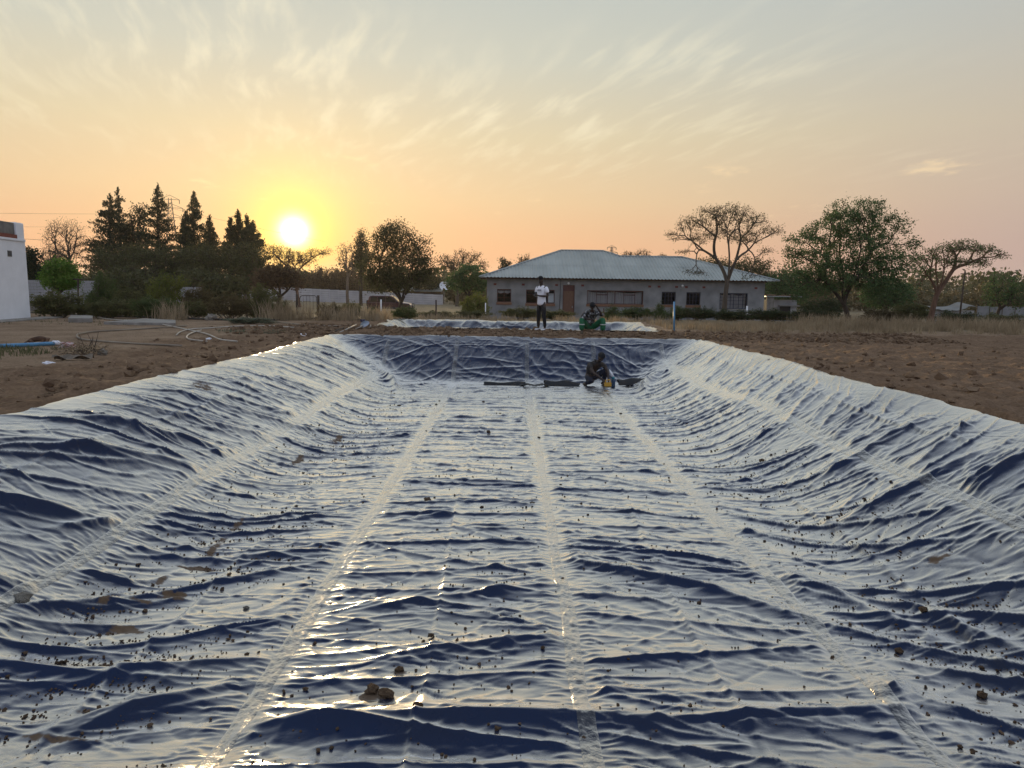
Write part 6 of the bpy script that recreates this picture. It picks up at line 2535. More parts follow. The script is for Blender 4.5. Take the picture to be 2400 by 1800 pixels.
# ------------------------------------------------------------------ film offcuts on the pit floor
def offcut(label, u0, v0, u1, v1, Y, r, seed, flare):
    rng = np.random.default_rng(seed)
    a, b = at(u0, v0, Y), at(u1, v1, Y)
    c = (a + b) / 2
    zf = liner_z(c[0], Y)
    root = empty('film_offcut', (c[0], Y, zf), 0.10 * (seed - 2) + 0.05)
    tag(root, label, 'plastic film', 'rolled film offcuts at the far end of the pit floor')
    L_ = abs(b[0] - a[0])
    n, m = 26, 22
    V = []
    for i in range(n + 1):
        f = i / n
        x = -L_ / 2 + L_ * f
        op = flare * smooth01(np.array((f - 0.6) / 0.4)).item()
        for j in range(m + 1):
            th = -0.5 + (5.6 - 3.2 * op) * j / m
            rr = r * (1.0 - 0.35 * j / m) * (1 + 0.12 * math.sin(f * 9 + seed)) * (1 + 0.6 * op)
            zc = rr * 0.95
            V.append((x + 0.02 * math.sin(j), -rr * math.cos(th) + 0.10 * (f - 0.5) * (1 if seed % 2 else -1), max(0.004, zc + rr * math.sin(th - 1.2)) + 0.02))
    F = [(i * (m + 1) + j, i * (m + 1) + j + 1, (i + 1) * (m + 1) + j + 1, (i + 1) * (m + 1) + j) for i in range(n) for j in range(m)]
    me = mesh_np('roll', np.array(V), np.array(F), FILM)
    link('roll', me, root)
    # loose flap lying beside the roll
    k = 14
    s = 1 if flare > 0 else -1
    fl = []
    for i in range(k + 1):
        f = i / k
        x = s * (L_ * 0.35 + 0.45 * f)
        for j in range(5):
            y = (-0.05 + 0.10 * j) * (1 - 0.6 * f) - 0.05
            fl.append((x, y, 0.025 + 0.06 * abs(math.sin(f * 4.0 + j * 0.7)) * (1 - 0.5 * f)))
    F = [(i * 5 + j, i * 5 + j + 1, (i + 1) * 5 + j + 1, (i + 1) * 5 + j) for i in range(k) for j in range(4)]
    link('flap', mesh_np('flap', np.array(fl), np.array(F), FILM), root)


FILM = mat_simple('black_film', (0.005, 0.006, 0.009), 0.42, var=0.3, scale=3, spec=0.35)
offcut('left one of the three black film rolls, thin and flat', 1135, 898, 1232, 900, 18.15, 0.055, 1, 0.8)
offcut('middle black film roll, its left end peeled open', 1276, 898, 1358, 896, 18.2, 0.09, 2, -0.4)
offcut('right black film roll beside the teal bottle, the thickest one', 1446, 896, 1520, 898, 18.3, 0.10, 3, 0.5)


# ------------------------------------------------------------------ second pond
def second_liner():
    gx = np.linspace(-4.75, 5.15, 300)
    gy = np.linspace(23.3, 28.75, 190)
    X, Y = np.meshgrid(gx, gy)
    s = pond2_s(X, Y)
    e = perlin(X * 0.8 + Y * 0.3, Y * 0.9, 171) * 0.10 + perlin(X * 3, Y * 3, 172) * 0.04
    ang = 0.7
    U = X * 0.75 + Y * 0.65
    W = -X * 0.65 + Y * 0.75
    wv = fbm(X * 0.7, Y * 0.7, 2, 173)
    H = 0.05 * np.clip(1 - np.abs(perlin(U * 0.6 + wv, W * 2.0 + wv, 174)) * 2.2, 0, 1) ** 1.5 + 0.025 * np.clip(1 - np.abs(perlin(U * 1.5, W * 4.5 + wv, 175)) * 2.2, 0, 1) ** 1.5
    back = smooth01((Y - 26.9) / 0.4)
    r2 = np.clip(1 - np.abs(perlin(X * 1.5 + Y * 0.8 + wv, Y * 0.8 - X * 0.2, 176)) * 2.3, 0, 1) ** 1.6
    H = H * (1 - 0.6 * back) + 0.06 * back * r2
    Z = ground_z(X, Y, False) + 0.07 + H * smooth01((s + 0.3) / 0.4)
    keep_v = s > -0.27 + e
    keep = keep_v[:-1, :-1] & keep_v[1:, :-1] & keep_v[:-1, 1:] & keep_v[1:, 1:]
    V = np.stack([X, Y, Z], -1).reshape(-1, 3)
    F = grid_faces(len(gx), len(gy), keep)
    used = np.unique(F)
    mp = np.full(len(V), -1)
    mp[used] = np.arange(len(used))
    me = mesh_np('second_pond_liner', V[used] - np.array([0, 26, 0]), mp[F], LINER_MAT)
    ca = me.color_attributes.new('mud', 'FLOAT_COLOR', 'POINT')
    c = np.zeros((len(used), 4), np.float32)
    c[:, 3] = 1
    xx = V[used][:, 0]
    c[:, 1] = 0.9
    c[:, 0] = 0.35 * np.clip(np.exp(-((xx + 4.4) / 0.6) ** 2) + np.exp(-((xx - 4.8) / 0.6) ** 2), 0, 1)
    ca.data.foreach_set('color', c.ravel())
    o = link('pond_liner', me, loc=(0, 26, 0))
    tag(o, 'creased liner of the smaller second pond behind the standing person', 'pond liner')


second_liner()


# ------------------------------------------------------------------ car
def make_car():
    Y = 70.0
    a, b = at(862, 720, Y), at(966, 720, Y)
    z0 = gz((a[0] + b[0]) / 2, Y)
    sc = (b[0] - a[0]) / 4.55
    root = empty('parked_car', (a[0], Y, z0))
    root.scale = (sc, sc, sc)
    tag(root, 'dark maroon off-road car parked under the big round thorn tree', 'car')
    PAINT = mat_simple('maroon_paint', (0.055, 0.012, 0.015), 0.3, var=0.15, scale=2, coat=0.6)
    LOWER = mat_simple('grey_cladding', (0.035, 0.036, 0.040), 0.5, var=0.15)
    TYRE = mat_simple('tyre', (0.012, 0.012, 0.013), 0.9, var=0.2)
    RIM = mat_simple('alloy', (0.40, 0.40, 0.41), 0.35, metal=0.8)
    CHROME = mat_simple('bright_trim', (0.70, 0.70, 0.70), 0.25, metal=0.6)
    CARGLASS = mat_simple('car_glass', (0.030, 0.024, 0.022), 0.08, var=0.2)
    w0, w1 = -0.9, 0.9

    def side(poly, y0, y1, name, mat, parent=root, bev=0.03):
        return MB().prism(poly, 'y', y0, y1).build(name, mat, parent, bevel=bev)
    body = side([(0.12, 0.42), (0.10, 0.98), (0.20, 1.02), (3.30, 1.02), (4.36, 0.92), (4.50, 0.80), (4.50, 0.48), (4.30, 0.40)], w0, w1, 'body', PAINT, bev=0.06)
    side([(0.20, 1.021), (0.40, 1.66), (0.55, 1.70), (2.45, 1.70), (2.62, 1.66), (3.34, 1.021)], w0 + 0.09, w1 - 0.09, 'cabin', PAINT, bev=0.05)
    side([(0.10, 0.36), (0.10, 0.56), (4.48, 0.56), (4.48, 0.36)], w0 - 0.02, w1 + 0.02, 'cladding', LOWER, bev=0.02)
    side([(3.36, 1.0), (3.45, 1.06), (4.30, 0.975), (4.34, 0.94)], w0 + 0.25, w1 - 0.25, 'bonnet', CHROME, bev=0.015)
    for nm, poly in (('window', [(2.03, 1.08), (2.03, 1.57), (2.46, 1.60), (3.10, 1.10)]), ('window', [(1.20, 1.08), (1.20, 1.57), (1.93, 1.57), (1.93, 1.08)]), ('window', [(0.40, 1.08), (0.53, 1.57), (1.10, 1.57), (1.10, 1.08)])):
        for y in (w0 + 0.078, w1 - 0.090):
            side(poly, y, y + 0.012, nm, CARGLASS, bev=0)
    side([(2.66, 1.62), (2.69, 1.64), (3.36, 1.06), (3.33, 1.04)], w0 + 0.2, w1 - 0.2, 'windscreen', CARGLASS, bev=0)
    side([(0.62, 1.70), (0.62, 1.76), (2.35, 1.76), (2.35, 1.70)], w0 + 0.16, w0 + 0.22, 'roof_rail', CHROME, bev=0.008)
    side([(0.62, 1.70), (0.62, 1.76), (2.35, 1.76), (2.35, 1.70)], w1 - 0.22, w1 - 0.16, 'roof_rail', CHROME, bev=0.008)
    side([(0.13, 1.03), (0.20, 1.05), (0.40, 1.62), (0.33, 1.60)], w0 + 0.10, w0 + 0.24, 'tail_light', REDPAINT, bev=0.01)
    side([(-0.10, 0.62), (-0.10, 1.22), (0.10, 1.22), (0.10, 0.62)], -0.28, 0.34, 'spare_wheel', TYRE, bev=0.08)
    side([(4.34, 0.70), (4.42, 0.86), (4.54, 0.80), (4.54, 0.68)], w0 + 0.02, w0 + 0.42, 'headlight', CHROME, bev=0.02)
    side([(4.34, 0.70), (4.42, 0.86), (4.54, 0.80), (4.54, 0.68)], w1 - 0.42, w1 - 0.02, 'headlight', CHROME, bev=0.02)
    bb = MB()
    for y in (-0.6, 0.6):
        bb.tube([(4.52, y, 0.42), (4.68, y, 0.55), (4.66, y, 0.95)], 0.035, 8)
    bb.tube([(4.66, -0.6, 0.95), (4.66, 0.6, 0.95)], 0.035, 8).tube([(4.67, -0.75, 0.62), (4.67, 0.75, 0.62)], 0.05, 8)
    bb.build('bull_bar', LOWER, root, smooth=True)
    for x in (0.95, 3.60):
        for y in (w0 - 0.03, w1 - 0.19):
            wmb = MB().lathe([(0.20, -0.11), (0.33, -0.11), (0.365, -0.07), (0.365, 0.07), (0.33, 0.11), (0.20, 0.11)], 24)
            wh = wmb.build('wheel', TYRE, root, smooth=True)
            wh.location = (x, y + 0.11, 0.365)
            wh.rotation_euler = (math.pi / 2, 0, 0)
            MB().lathe([(0.0, -0.085), (0.20, -0.10), (0.20, 0.10), (0.0, 0.085)], 16).build('rim', RIM, wh, smooth=False)
    for x in (1.97, 1.15):
        for y in (w0 - 0.012,):
            MB().box(x - 0.30, x - 0.16, y - 0.02, y + 0.01, 0.92, 0.95).build('door_handle', LOWER, root)
    MB().box(3.0, 3.16, w0 - 0.20, w0 + 0.02, 1.06, 1.22).build('wing_mirror', LOWER, root, bevel=0.03)


make_car()


# ------------------------------------------------------------------ dog, pipes, hoses and tools on the left
def make_dog():
    p = on_z(93, 806, 0.0)
    z = gz(p[0], p[1])
    k = 15.0 / F_PX * 48 / 0.62 * 1.3
    root = empty('dog', (p[0], p[1], z), math.radians(4))
    tag(root, 'brown dog lying curled on the bare ground behind the blue pipe', 'dog')
    FUR = mat_simple('brown_fur', (0.055, 0.026, 0.014), 0.85, col2=(0.13, 0.066, 0.034), scale=7, bump=0.006, bscale=60)
    f = Fig()
    f.add('pelvis', -0.20, 0.02, 0.10, 0.085).add('loin', -0.08, 0.0, 0.125, 0.080, 'pelvis').add('ribs', 0.06, 0.0, 0.135, 0.098, 'loin').add('chest', 0.15, -0.01, 0.125, 0.080, 'ribs')
    f.add('neck', 0.215, -0.04, 0.115, 0.052, 'chest').add('skull', 0.255, -0.09, 0.085, 0.048, 'neck').add('muzzle', 0.235, -0.165, 0.045, 0.026, 'skull').add('nosetip', 0.225, -0.20, 0.035, 0.018, 'muzzle')
    f.add('ear1', 0.295, -0.075, 0.150, 0.012, 'skull').add('ear2', 0.235, -0.045, 0.150, 0.012, 'skull')
    f.add('fsh', 0.14, -0.07, 0.07, 0.040, 'chest').add('fel', 0.09, -0.11, 0.035, 0.024, 'fsh').add('fpaw', 0.20, -0.14, 0.020, 0.018, 'fel')
    f.add('hth', -0.18, -0.08, 0.075, 0.056, 'pelvis').add('hkn', -0.08, -0.12, 0.045, 0.030, 'hth').add('hho', -0.17, -0.15, 0.025, 0.018, 'hkn').add('hpaw', -0.09, -0.165, 0.018, 0.017, 'hho')
    f.add('t1', -0.28, 0.0, 0.06, 0.022, 'pelvis').add('t2', -0.31, -0.08, 0.03, 0.016, 't1').add('t3', -0.27, -0.16, 0.022, 0.010, 't2')
    o = link('body', f.mesh('body', FUR), root)
    o.scale = (k * 1.0, k, k * 1.0)


def path_tube(name, label, pts, r, mat, cat, group=None, lift=None, n=8):
    """a tube lying on the ground along photo points"""
    P = np.array([on_z(u, v, 0.0) for u, v in pts])
    # smooth with Catmull-Rom
    Q = []
    for i in range(len(P) - 1):
        p0, p1, p2, p3 = P[max(0, i - 1)], P[i], P[i + 1], P[min(len(P) - 1, i + 2)]
        m = max(4, int(np.linalg.norm(p2 - p1) / 0.12))
        for t in np.arange(m) / m:
            Q.append(0.5 * ((2 * p1) + (p2 - p0) * t + (2 * p0 - 5 * p1 + 4 * p2 - p3) * t * t + (3 * p1 - p0 - 3 * p2 + p3) * t ** 3))
    Q.append(P[-1])
    Q = np.array(Q)
    Q[:, 2] = ground_z(Q[:, 0], Q[:, 1], False) + r + 0.012
    c = Q.mean(0)
    o = MB().tube(Q - c, r, n).build(name, mat, None, smooth=True, loc=c)
    tag(o, label, cat, group)
    return o


HOSEPALE = mat_simple('pale_hose', (0.32, 0.28, 0.23), 0.55, col2=(0.50, 0.46, 0.40), scale=3)
HOSEDARK = mat_simple('dark_hose', (0.035, 0.030, 0.028), 0.55, var=0.3, scale=3)
HOSEBROWN = mat_simple('dusty_hose', (0.11, 0.085, 0.062), 0.65, col2=(0.30, 0.25, 0.19), scale=1.1)
BLUEPVC = mat_simple('blue_pvc', (0.075, 0.24, 0.42), 0.42, var=0.15, scale=4)
make_dog()
path_tube('hose', 'dusty hose bent back on itself in a long loop left of the forked hoses',
          [(437, 769), (320, 776), (225, 781), (187, 786), (181, 792), (195, 799), (244, 804), (325, 810), (426, 815)], 0.022, HOSEBROWN, 'hose')
path_tube('hose', 'pale hose running over the concrete slab and on to the dug soil',
          [(212, 742), (271, 752), (347, 754), (380, 765), (434, 776), (483, 786), (515, 799), (556, 804)], 0.020, HOSEPALE, 'hose')
path_tube('hose', 'pale hose with an open end that sweeps right past the grey-green weed',
          [(414, 789), (423, 782), (447, 776), (488, 774), (557, 770), (620, 769), (690, 773)], 0.020, HOSEPALE, 'hose')
path_tube('hose', 'short hook-shaped pale hose on the dug soil', [(472, 778), (450, 784), (438, 792), (445, 799), (485, 804)], 0.019, HOSEPALE, 'hose')
path_tube('irrigation_pipe', 'long black pipe along the foot of the left shrubs', [(70, 735), (150, 739), (217, 742), (353, 746), (450, 750), (542, 754)], 0.035, HOSEDARK, 'pipe')
path_tube('irrigation_pipe', 'black pipe in front of the grass between the weed and the second pond', [(622, 756), (680, 752), (730, 750), (771, 748), (874, 756)], 0.028, HOSEDARK, 'pipe')
path_tube('irrigation_pipe', 'thin brown pipe lying behind the shovels', [(640, 759), (720, 768), (800, 770)], 0.022, HOSEBROWN, 'pipe')
bp_ = path_tube('water_pipe', 'blue plastic water pipe lying at the left edge', [(-60, 819), (0, 817), (70, 814), (127, 811)], 0.042, BLUEPVC, 'pipe', n=14)
SOCK = on_z(131, 810, 0.0)
o = MB().tube([(0, 0, 0), (0.10, 0.02, 0.0), (0.14, 0.03, -0.01)], [0.050, 0.052, 0.030], 12).build('pipe_end_cloth', WHITECLOTH, None, smooth=True, loc=(SOCK[0] - 0.06, SOCK[1], gz(SOCK[0], SOCK[1]) + 0.055))
tag(o, 'white cloth wrapped around the end of the blue water pipe', 'cloth')


def crumpled(name, label, cat, u, v, sx, sy, sz, mat, seed, z=None):
    p = on_z(u, v, 0.0)
    me = rock_mesh(seed, mat, 3)
    o = link(name, me, None, loc=(p[0], p[1], gz(p[0], p[1]) + sz * 0.5), scale=(sx, sy, sz))
    tag(o, label, cat)


crumpled('plastic_bag', 'crumpled white and red bag lying right of the blue pipe', 'bag', 158, 815, 0.16, 0.10, 0.07,
         mat_simple('bag_print', (0.72, 0.66, 0.64), 0.6, col2=(0.35, 0.05, 0.045), scale=2.2, bump=0.05, bscale=4, detail=1), 21)
crumpled('litter', 'scrap of white litter on the soil in front of the weedy grass', 'litter', 114, 855, 0.10, 0.05, 0.03, WHITECLOTH, 22)
crumpled('litter', 'small white scrap between the pale hoses', 'litter', 490, 797, 0.07, 0.05, 0.03, WHITECLOTH, 23)
crumpled('stone', 'pale pointed stone at the foot of the big dark hedge', 'stone', 495, 752, 0.20, 0.14, 0.16, PALESTONE, 24)
crumpled('root_stump', 'pale dug-up root lump beside the dry brushwood', 'root', 240, 832, 0.09, 0.07, 0.06, PALESTONE, 25)


def brushwood():
    rng = np.random.default_rng(66)
    p = on_z(196, 832, 0.0)
    z = gz(p[0], p[1])
    root = empty('brushwood', (p[0], p[1], z))
    tag(root, 'heap of dry brown brushwood right of the blue pipe', 'brushwood')
    segs = []
    for i in range(95):
        a = rng.uniform(0, 6.28)
        c = np.array([rng.normal(0, 0.20), rng.normal(0, 0.12), rng.uniform(0.0, 0.10)])
        L_ = rng.uniform(0.12, 0.42)
        d = np.array([math.cos(a), math.sin(a) * 0.6, rng.uniform(-0.1, 0.7)])
        segs.append(np.concatenate([c, c + d * L_ * 0.5 + rng.normal(0, 0.03, 3), c + d * L_, [rng.uniform(0.003, 0.007), 0.002]]))
    V, F = seg_tubes(np.array(segs), 4, 4)
    o = link('twigs', mesh_np('twigs', V, F, bark('dry_twig', (0.13, 0.095, 0.065))), root)
    tag(o, kind='stuff')
    segs = []
    for i in range(7):
        b = np.array([0.02 + 0.03 * i, 0.05, 0.05])
        e = b + np.array([rng.normal(-0.02, 0.08), rng.normal(0, .05), rng.uniform(0.25, 0.42)])
        segs.append(np.concatenate([b, (b + e) / 2 + rng.normal(0, 0.03, 3), e, [0.008, 0.003]]))
    V, F = seg_tubes(np.array(segs), 5, 5)
    link('upright_stalks', mesh_np('upright_stalks', V, F, BARK_DARK), root)
    n = 500
    C = rng.normal(0, 1, (n, 3)) * np.array([0.24, 0.14, 0.05]) + np.array([0.02, 0, 0.10])
    C[:, 2] = np.abs(C[:, 2])
    V, F = leaf_cards(C, 0.055, rng, 0, 0.3)
    o = link('dry_leaves', mesh_np('dry_leaves', V, F, DRY, smooth=False), root)
    tag(o, kind='stuff')
    g = on_z(172, 846, 0.0)
    n, m = 12, 6
    V = [(-0.30 + 0.6 * i / n, -0.10 + 0.22 * j / m + 0.03 * math.sin(i * 1.3), 0.03 + 0.035 * math.sin(i * 0.9 + j) + 0.02 * math.sin(j * 2.0)) for i in range(n + 1) for j in range(m + 1)]
    F = [(i * (m + 1) + j, i * (m + 1) + j + 1, (i + 1) * (m + 1) + j + 1, (i + 1) * (m + 1) + j) for i in range(n) for j in range(m)]
    o = link('sacking', mesh_np('sacking', np.array(V), np.array(F), mat_simple('sackcloth', (0.15, 0.12, 0.09), 0.9, var=0.25)), None, loc=(g[0], g[1], gz(g[0], g[1]) + 0.03), rot=(0, 0, 0.35))
    tag(o, 'brown rag of sacking lying below the dry brushwood', 'sacking')


brushwood()


def ground_slab(name, label, cat, quad, h, mat):
    P = np.array([on_z(u, v, 0.0) for u, v in quad])
    c = P.mean(0)
    z = gz(c[0], c[1])
    vs = [(q[0] - c[0], q[1] - c[1], -0.1) for q in P] + [(q[0] - c[0], q[1] - c[1], h) for q in P]
    n = len(P)
    o = MB().add(vs, [tuple(reversed(range(n))), tuple(range(n, 2 * n))] + [(i, (i + 1) % n, n + (i + 1) % n, n + i) for i in range(n)]).build(name, mat, None, bevel=0.015, loc=(c[0], c[1], z))
    tag(o, label, cat)


ground_slab('concrete_slab', 'flat pale concrete slab crossed by the pale hose', 'slab', [(243, 763), (412, 766), (412, 758), (340, 754)], 0.09, CONCRETE)
ground_slab('concrete_block', 'low rough concrete block at the foot of the T-topped post', 'block', [(160, 757), (217, 757), (218, 750), (166, 749)], 0.16, CONCRETE)


def post(name, label, cat, u, v_top, v_bot, r, mat, Y=None, cross=None):
    if Y is None:
        b = on_z(u, v_bot, 0.0)
        Y = b[1]
    b = at(u, v_bot, Y)
    t = at(u, v_top, Y)
    z = gz(b[0], Y)
    root = empty(name, (b[0], Y, z))
    tag(root, label, cat)
    h = t[2] - z
    MB().tube([(0, 0, -0.1), (t[0] - b[0], 0, h)], r, 8).build('post', mat, root, smooth=True)
    if cross:
        x = t[0] - b[0]
        MB().tube([(x - cross, 0, h - 0.02), (x + cross, 0.0, h - 0.05)], r * 0.8, 6).build('cross_bar', mat, root, smooth=True)
    return root


RUST = mat_simple('rusty_steel', (0.045, 0.026, 0.020), 0.8, var=0.35, scale=8)
post('steel_post', 'rusty T-topped steel post in front of the block wall', 'post', 183, 653, 742, 0.035, RUST, cross=0.20)
post('fence_post', 'wooden fence post left of the tube gate', 'post', 696, 690, 738, 0.07, BARK_DARK, Y=40)
post('fence_post', 'wooden fence post right of the tube gate', 'post', 746, 692, 740, 0.07, BARK_DARK, Y=40)
post('fence_post', 'thin dark fence post right of the slab wall end', 'post', 1022, 703, 762, 0.035, RUST, Y=33)
post('white_stake', 'white stake in front of the parked car', 'stake', 893, 702, 740, 0.04, WHITEWASH, Y=42)
post('white_stake', 'white leaning stake at the left corner of the house', 'stake', 1138, 710, 742, 0.03, WHITEWASH, Y=40)
post('white_stake', 'short white stub among the shrubs below the blue-framed window', 'stake', 1751, 717, 735, 0.05, WHITEWASH, Y=36)
post('standing_pipe', 'blue plastic pipe standing upright in the soil right of the second pond', 'pipe', 1580, 707, 782, 0.032, BLUEPVC)
post('fence_post', 'dark steel post beside the seated person', 'post', 1415, 722, 762, 0.03, RUST, Y=32)


def tube_gate():
    Y = 40.5
    a, b = at(703, 712, Y), at(742, 712, Y)
    z = gz(a[0], Y)
    root = empty('tube_gate', (a[0], Y, z))
    tag(root, 'bent-tube gate hung between two wooden fence posts', 'gate')
    W = b[0] - a[0]
    zt = at(722, 693, Y)[2] - z
    MB().tube([(0, 0, 0.1), (0, 0, zt - 0.15), (0.05, 0, zt - 0.04), (0.15, 0, zt), (W - 0.1, 0, zt), (W, 0, zt - 0.05), (W, 0, 0.1), (0, 0, 0.1)], 0.022, 7).build('frame', RUST, root, smooth=True)
    for i in range(1, 5):
        MB().tube([(W * i / 5, 0, 0.1), (W * i / 5, 0, zt)], 0.009, 5).build('bar', RUST, root)


tube_gate()


def shovel():
    p = on_z(842, 777, 0.0)
    root = empty('shovel', (p[0], p[1], gz(p[0], p[1])), 0)
    tag(root, 'shovel with its steel blade propped up at the far left corner of the pit', 'shovel')
    k = p[1] / F_PX
    BL = mat_simple('shovel_steel', (0.30, 0.34, 0.40), 0.35, metal=0.7, var=0.2)
    n = 14
    V, F = [], []
    w, h = 0.155, 0.115
    for i in range(n):
        a = 2 * math.pi * i / n
        x = w * math.cos(a) * (1 + 0.12 * math.cos(a))
        z = h * math.sin(a)
        V += [(x, 0.03 * (x / w) ** 2, z), (x, 0.03 * (x / w) ** 2 + 0.004, z)]
    c = len(V)
    V += [(0, 0.035, 0), (0, 0.039, 0)]
    for i in range(n):
        j = (i + 1) % n
        F += [(2 * i, 2 * j, c), (2 * j + 1, 2 * i + 1, c + 1), (2 * i, 2 * i + 1, 2 * j + 1, 2 * j)]
    b = MB().add(V, F).build('blade', BL, root, smooth=True)
    b.location = (0.14, 0.03, 0.19)
    b.rotation_euler = (math.radians(-35), math.radians(-28), 0)
    MB().tube([(-0.13, -0.02, 0.03), (0.02, 0.0, 0.10), (0.10, 0.02, 0.15)], [0.018, 0.017, 0.022], 8).build('handle', HOSEPALE, root, smooth=True)
    MB().tube([(0.29, 0.05, 0.10), (0.36, 0.05, 0.13)], 0.014, 6).build('grip', HOSEPALE, root, smooth=True)
    MB().box(0.02, 0.16, 0.10, 0.16, 0.26, 0.34).build('socket', mat_simple('dark_blue_steel', (0.02, 0.03, 0.08), 0.5), root, bevel=0.01)
    for lb, (u0, v0, u1, v1), mt in (('straight wooden tool handle lying left of the shovel blade', (797, 783, 835, 768), HOSEPALE),
                                     ('dark pick handle lying farthest left of the shovel', (771, 784, 806, 776), BARK_GREY)):
        a, b2 = on_z(u0, v0, 0.0), on_z(u1, v1 + 4, 0.0)
        z = gz(a[0], a[1])
        o = MB().tube([(0, 0, 0.03), (b2[0] - a[0], b2[1] - a[1], 0.13)], [0.02, 0.024], 8).build('tool_handle', mt, None, smooth=True, loc=(a[0], a[1], z))
        tag(o, lb, 'tool')
    q = on_z(702, 788, 0.0)
    t = np.linspace(0, 3.2 * math.pi, 40)
    o = MB().tube(np.stack([0.10 * t / 10 * 2.2 + 0.04 * np.cos(t), 0.05 * np.sin(t), 0.03 + 0.03 * np.sin(t * 0.8)], -1), 0.008, 5).build('plastic_curl', WHITECLOTH, None, smooth=True, loc=(q[0], q[1], gz(q[0], q[1])))
    tag(o, 'curl of white plastic strip on the dug soil left of the tools', 'litter')


shovel()
# ------------------------------------------------------------------ soil on the liner and around the rims
def lumps_mesh(name, P, S, mat, seed=1):
    """many little lumps (20 triangles each) joined into one mesh; P (n,3), S (n,)"""
    rng = np.random.default_rng(seed)
    phi = (1 + 5 ** 0.5) / 2
    ico = np.array([(-1, phi, 0), (1, phi, 0), (-1, -phi, 0), (1, -phi, 0), (0, -1, phi), (0, 1, phi), (0, -1, -phi), (0, 1, -phi), (phi, 0, -1), (phi, 0, 1), (-phi, 0, -1), (-phi, 0, 1)], float)
    ico /= np.linalg.norm(ico[0])
    tri = np.array([(0, 11, 5), (0, 5, 1), (0, 1, 7), (0, 7, 10), (0, 10, 11), (1, 5, 9), (5, 11, 4), (11, 10, 2), (10, 7, 6), (7, 1, 8), (3, 9, 4), (3, 4, 2), (3, 2, 6), (3, 6, 8), (3, 8, 9), (4, 9, 5), (2, 4, 11), (6, 2, 10), (8, 6, 7), (9, 8, 1)])
    n = len(P)
    R = 1 + 0.45 * (rng.random((n, 12, 1)) - 0.5) * 2
    st = rng.uniform(0.7, 1.35, (n, 1, 3)) * np.array([1, 1, 0.75])
    a = rng.uniform(0, 6.28, n)
    c, s = np.cos(a)[:, None], np.sin(a)[:, None]
    L_ = ico[None] * R * st * S[:, None, None]
    x = L_[..., 0] * c - L_[..., 1] * s
    y = L_[..., 0] * s + L_[..., 1] * c
    V = np.stack([x, y, L_[..., 2]], -1) + P[:, None, :]
    F = (tri[None] + (np.arange(n) * 12)[:, None, None]).reshape(-1, 3)
    return mesh_np(name, V.reshape(-1, 3), F, mat, smooth=False)


def rim_clods():
    rng = np.random.default_rng(41)
    n = 34000
    x = rng.uniform(-12, 13, n)
    y = np.concatenate([rng.uniform(6, 24.5, n // 2), rng.uniform(19.6, 24.2, n - n // 2)])
    s = pit_s(x, y)
    s2 = pond2_s(x, y)
    till = till_mask(x, y)
    dens = np.clip(fbm(x * 0.8, y * 0.8, 2, 401) + 0.45, 0.05, 1) * till
    near = np.where(y > 19.8, 1.0, np.clip(np.exp(-(np.abs(s) * 2.1 - 0.3) / 1.6), 0.18, 1))
    keep = (s < -0.055) & (s2 < -0.30) & (rng.random(n) < dens * near)
    x, y = x[keep], y[keep]
    sz = rng.lognormal(-3.6, 0.55, len(x)) * np.where(y > 19.8, 1.25, 1.0)
    sz = np.clip(sz, 0.008, 0.085)
    z = ground_z(x, y) + sz * 0.25
    o = link('soil_clods', lumps_mesh('soil_clods', np.stack([x, y, z], -1), sz, CLOD, 1))
    tag(o, 'loose brown clods of dug earth around the pond rims', 'soil clods', kind='stuff')


rim_clods()


def straw_bits():
    rng = np.random.default_rng(42)
    n = 900
    x = np.concatenate([rng.uniform(6, 16, n // 2), rng.uniform(-11, -5.3, n - n // 2)])
    y = rng.uniform(7, 24, n)
    keep = pit_s(x, y) < -0.2
    x, y = x[keep], y[keep]
    a = rng.uniform(0, 6.28, len(x))
    L_ = rng.uniform(0.03, 0.14, len(x))
    z = ground_z(x, y) + 0.025
    d = np.stack([np.cos(a) * L_, np.sin(a) * L_, rng.normal(0, 0.015, len(x))], -1)
    P = np.stack([x, y, z], -1)
    segs = np.concatenate([P - d, P + rng.normal(0, 0.008, P.shape), P + d, np.full((len(x), 1), 0.0035), np.full((len(x), 1), 0.0025)], 1)
    V, F = seg_tubes(segs, 3, 3)
    o = link('straw', mesh_np('straw', V, F, DRY))
    tag(o, 'bits of straw scattered on the ploughed soil', 'straw', kind='stuff')


straw_bits()


CRUMB = mat_simple('crumb', (0.045, 0.030, 0.020), 0.95, col2=(0.120, 0.080, 0.052), scale=3.0, spec=0.15)


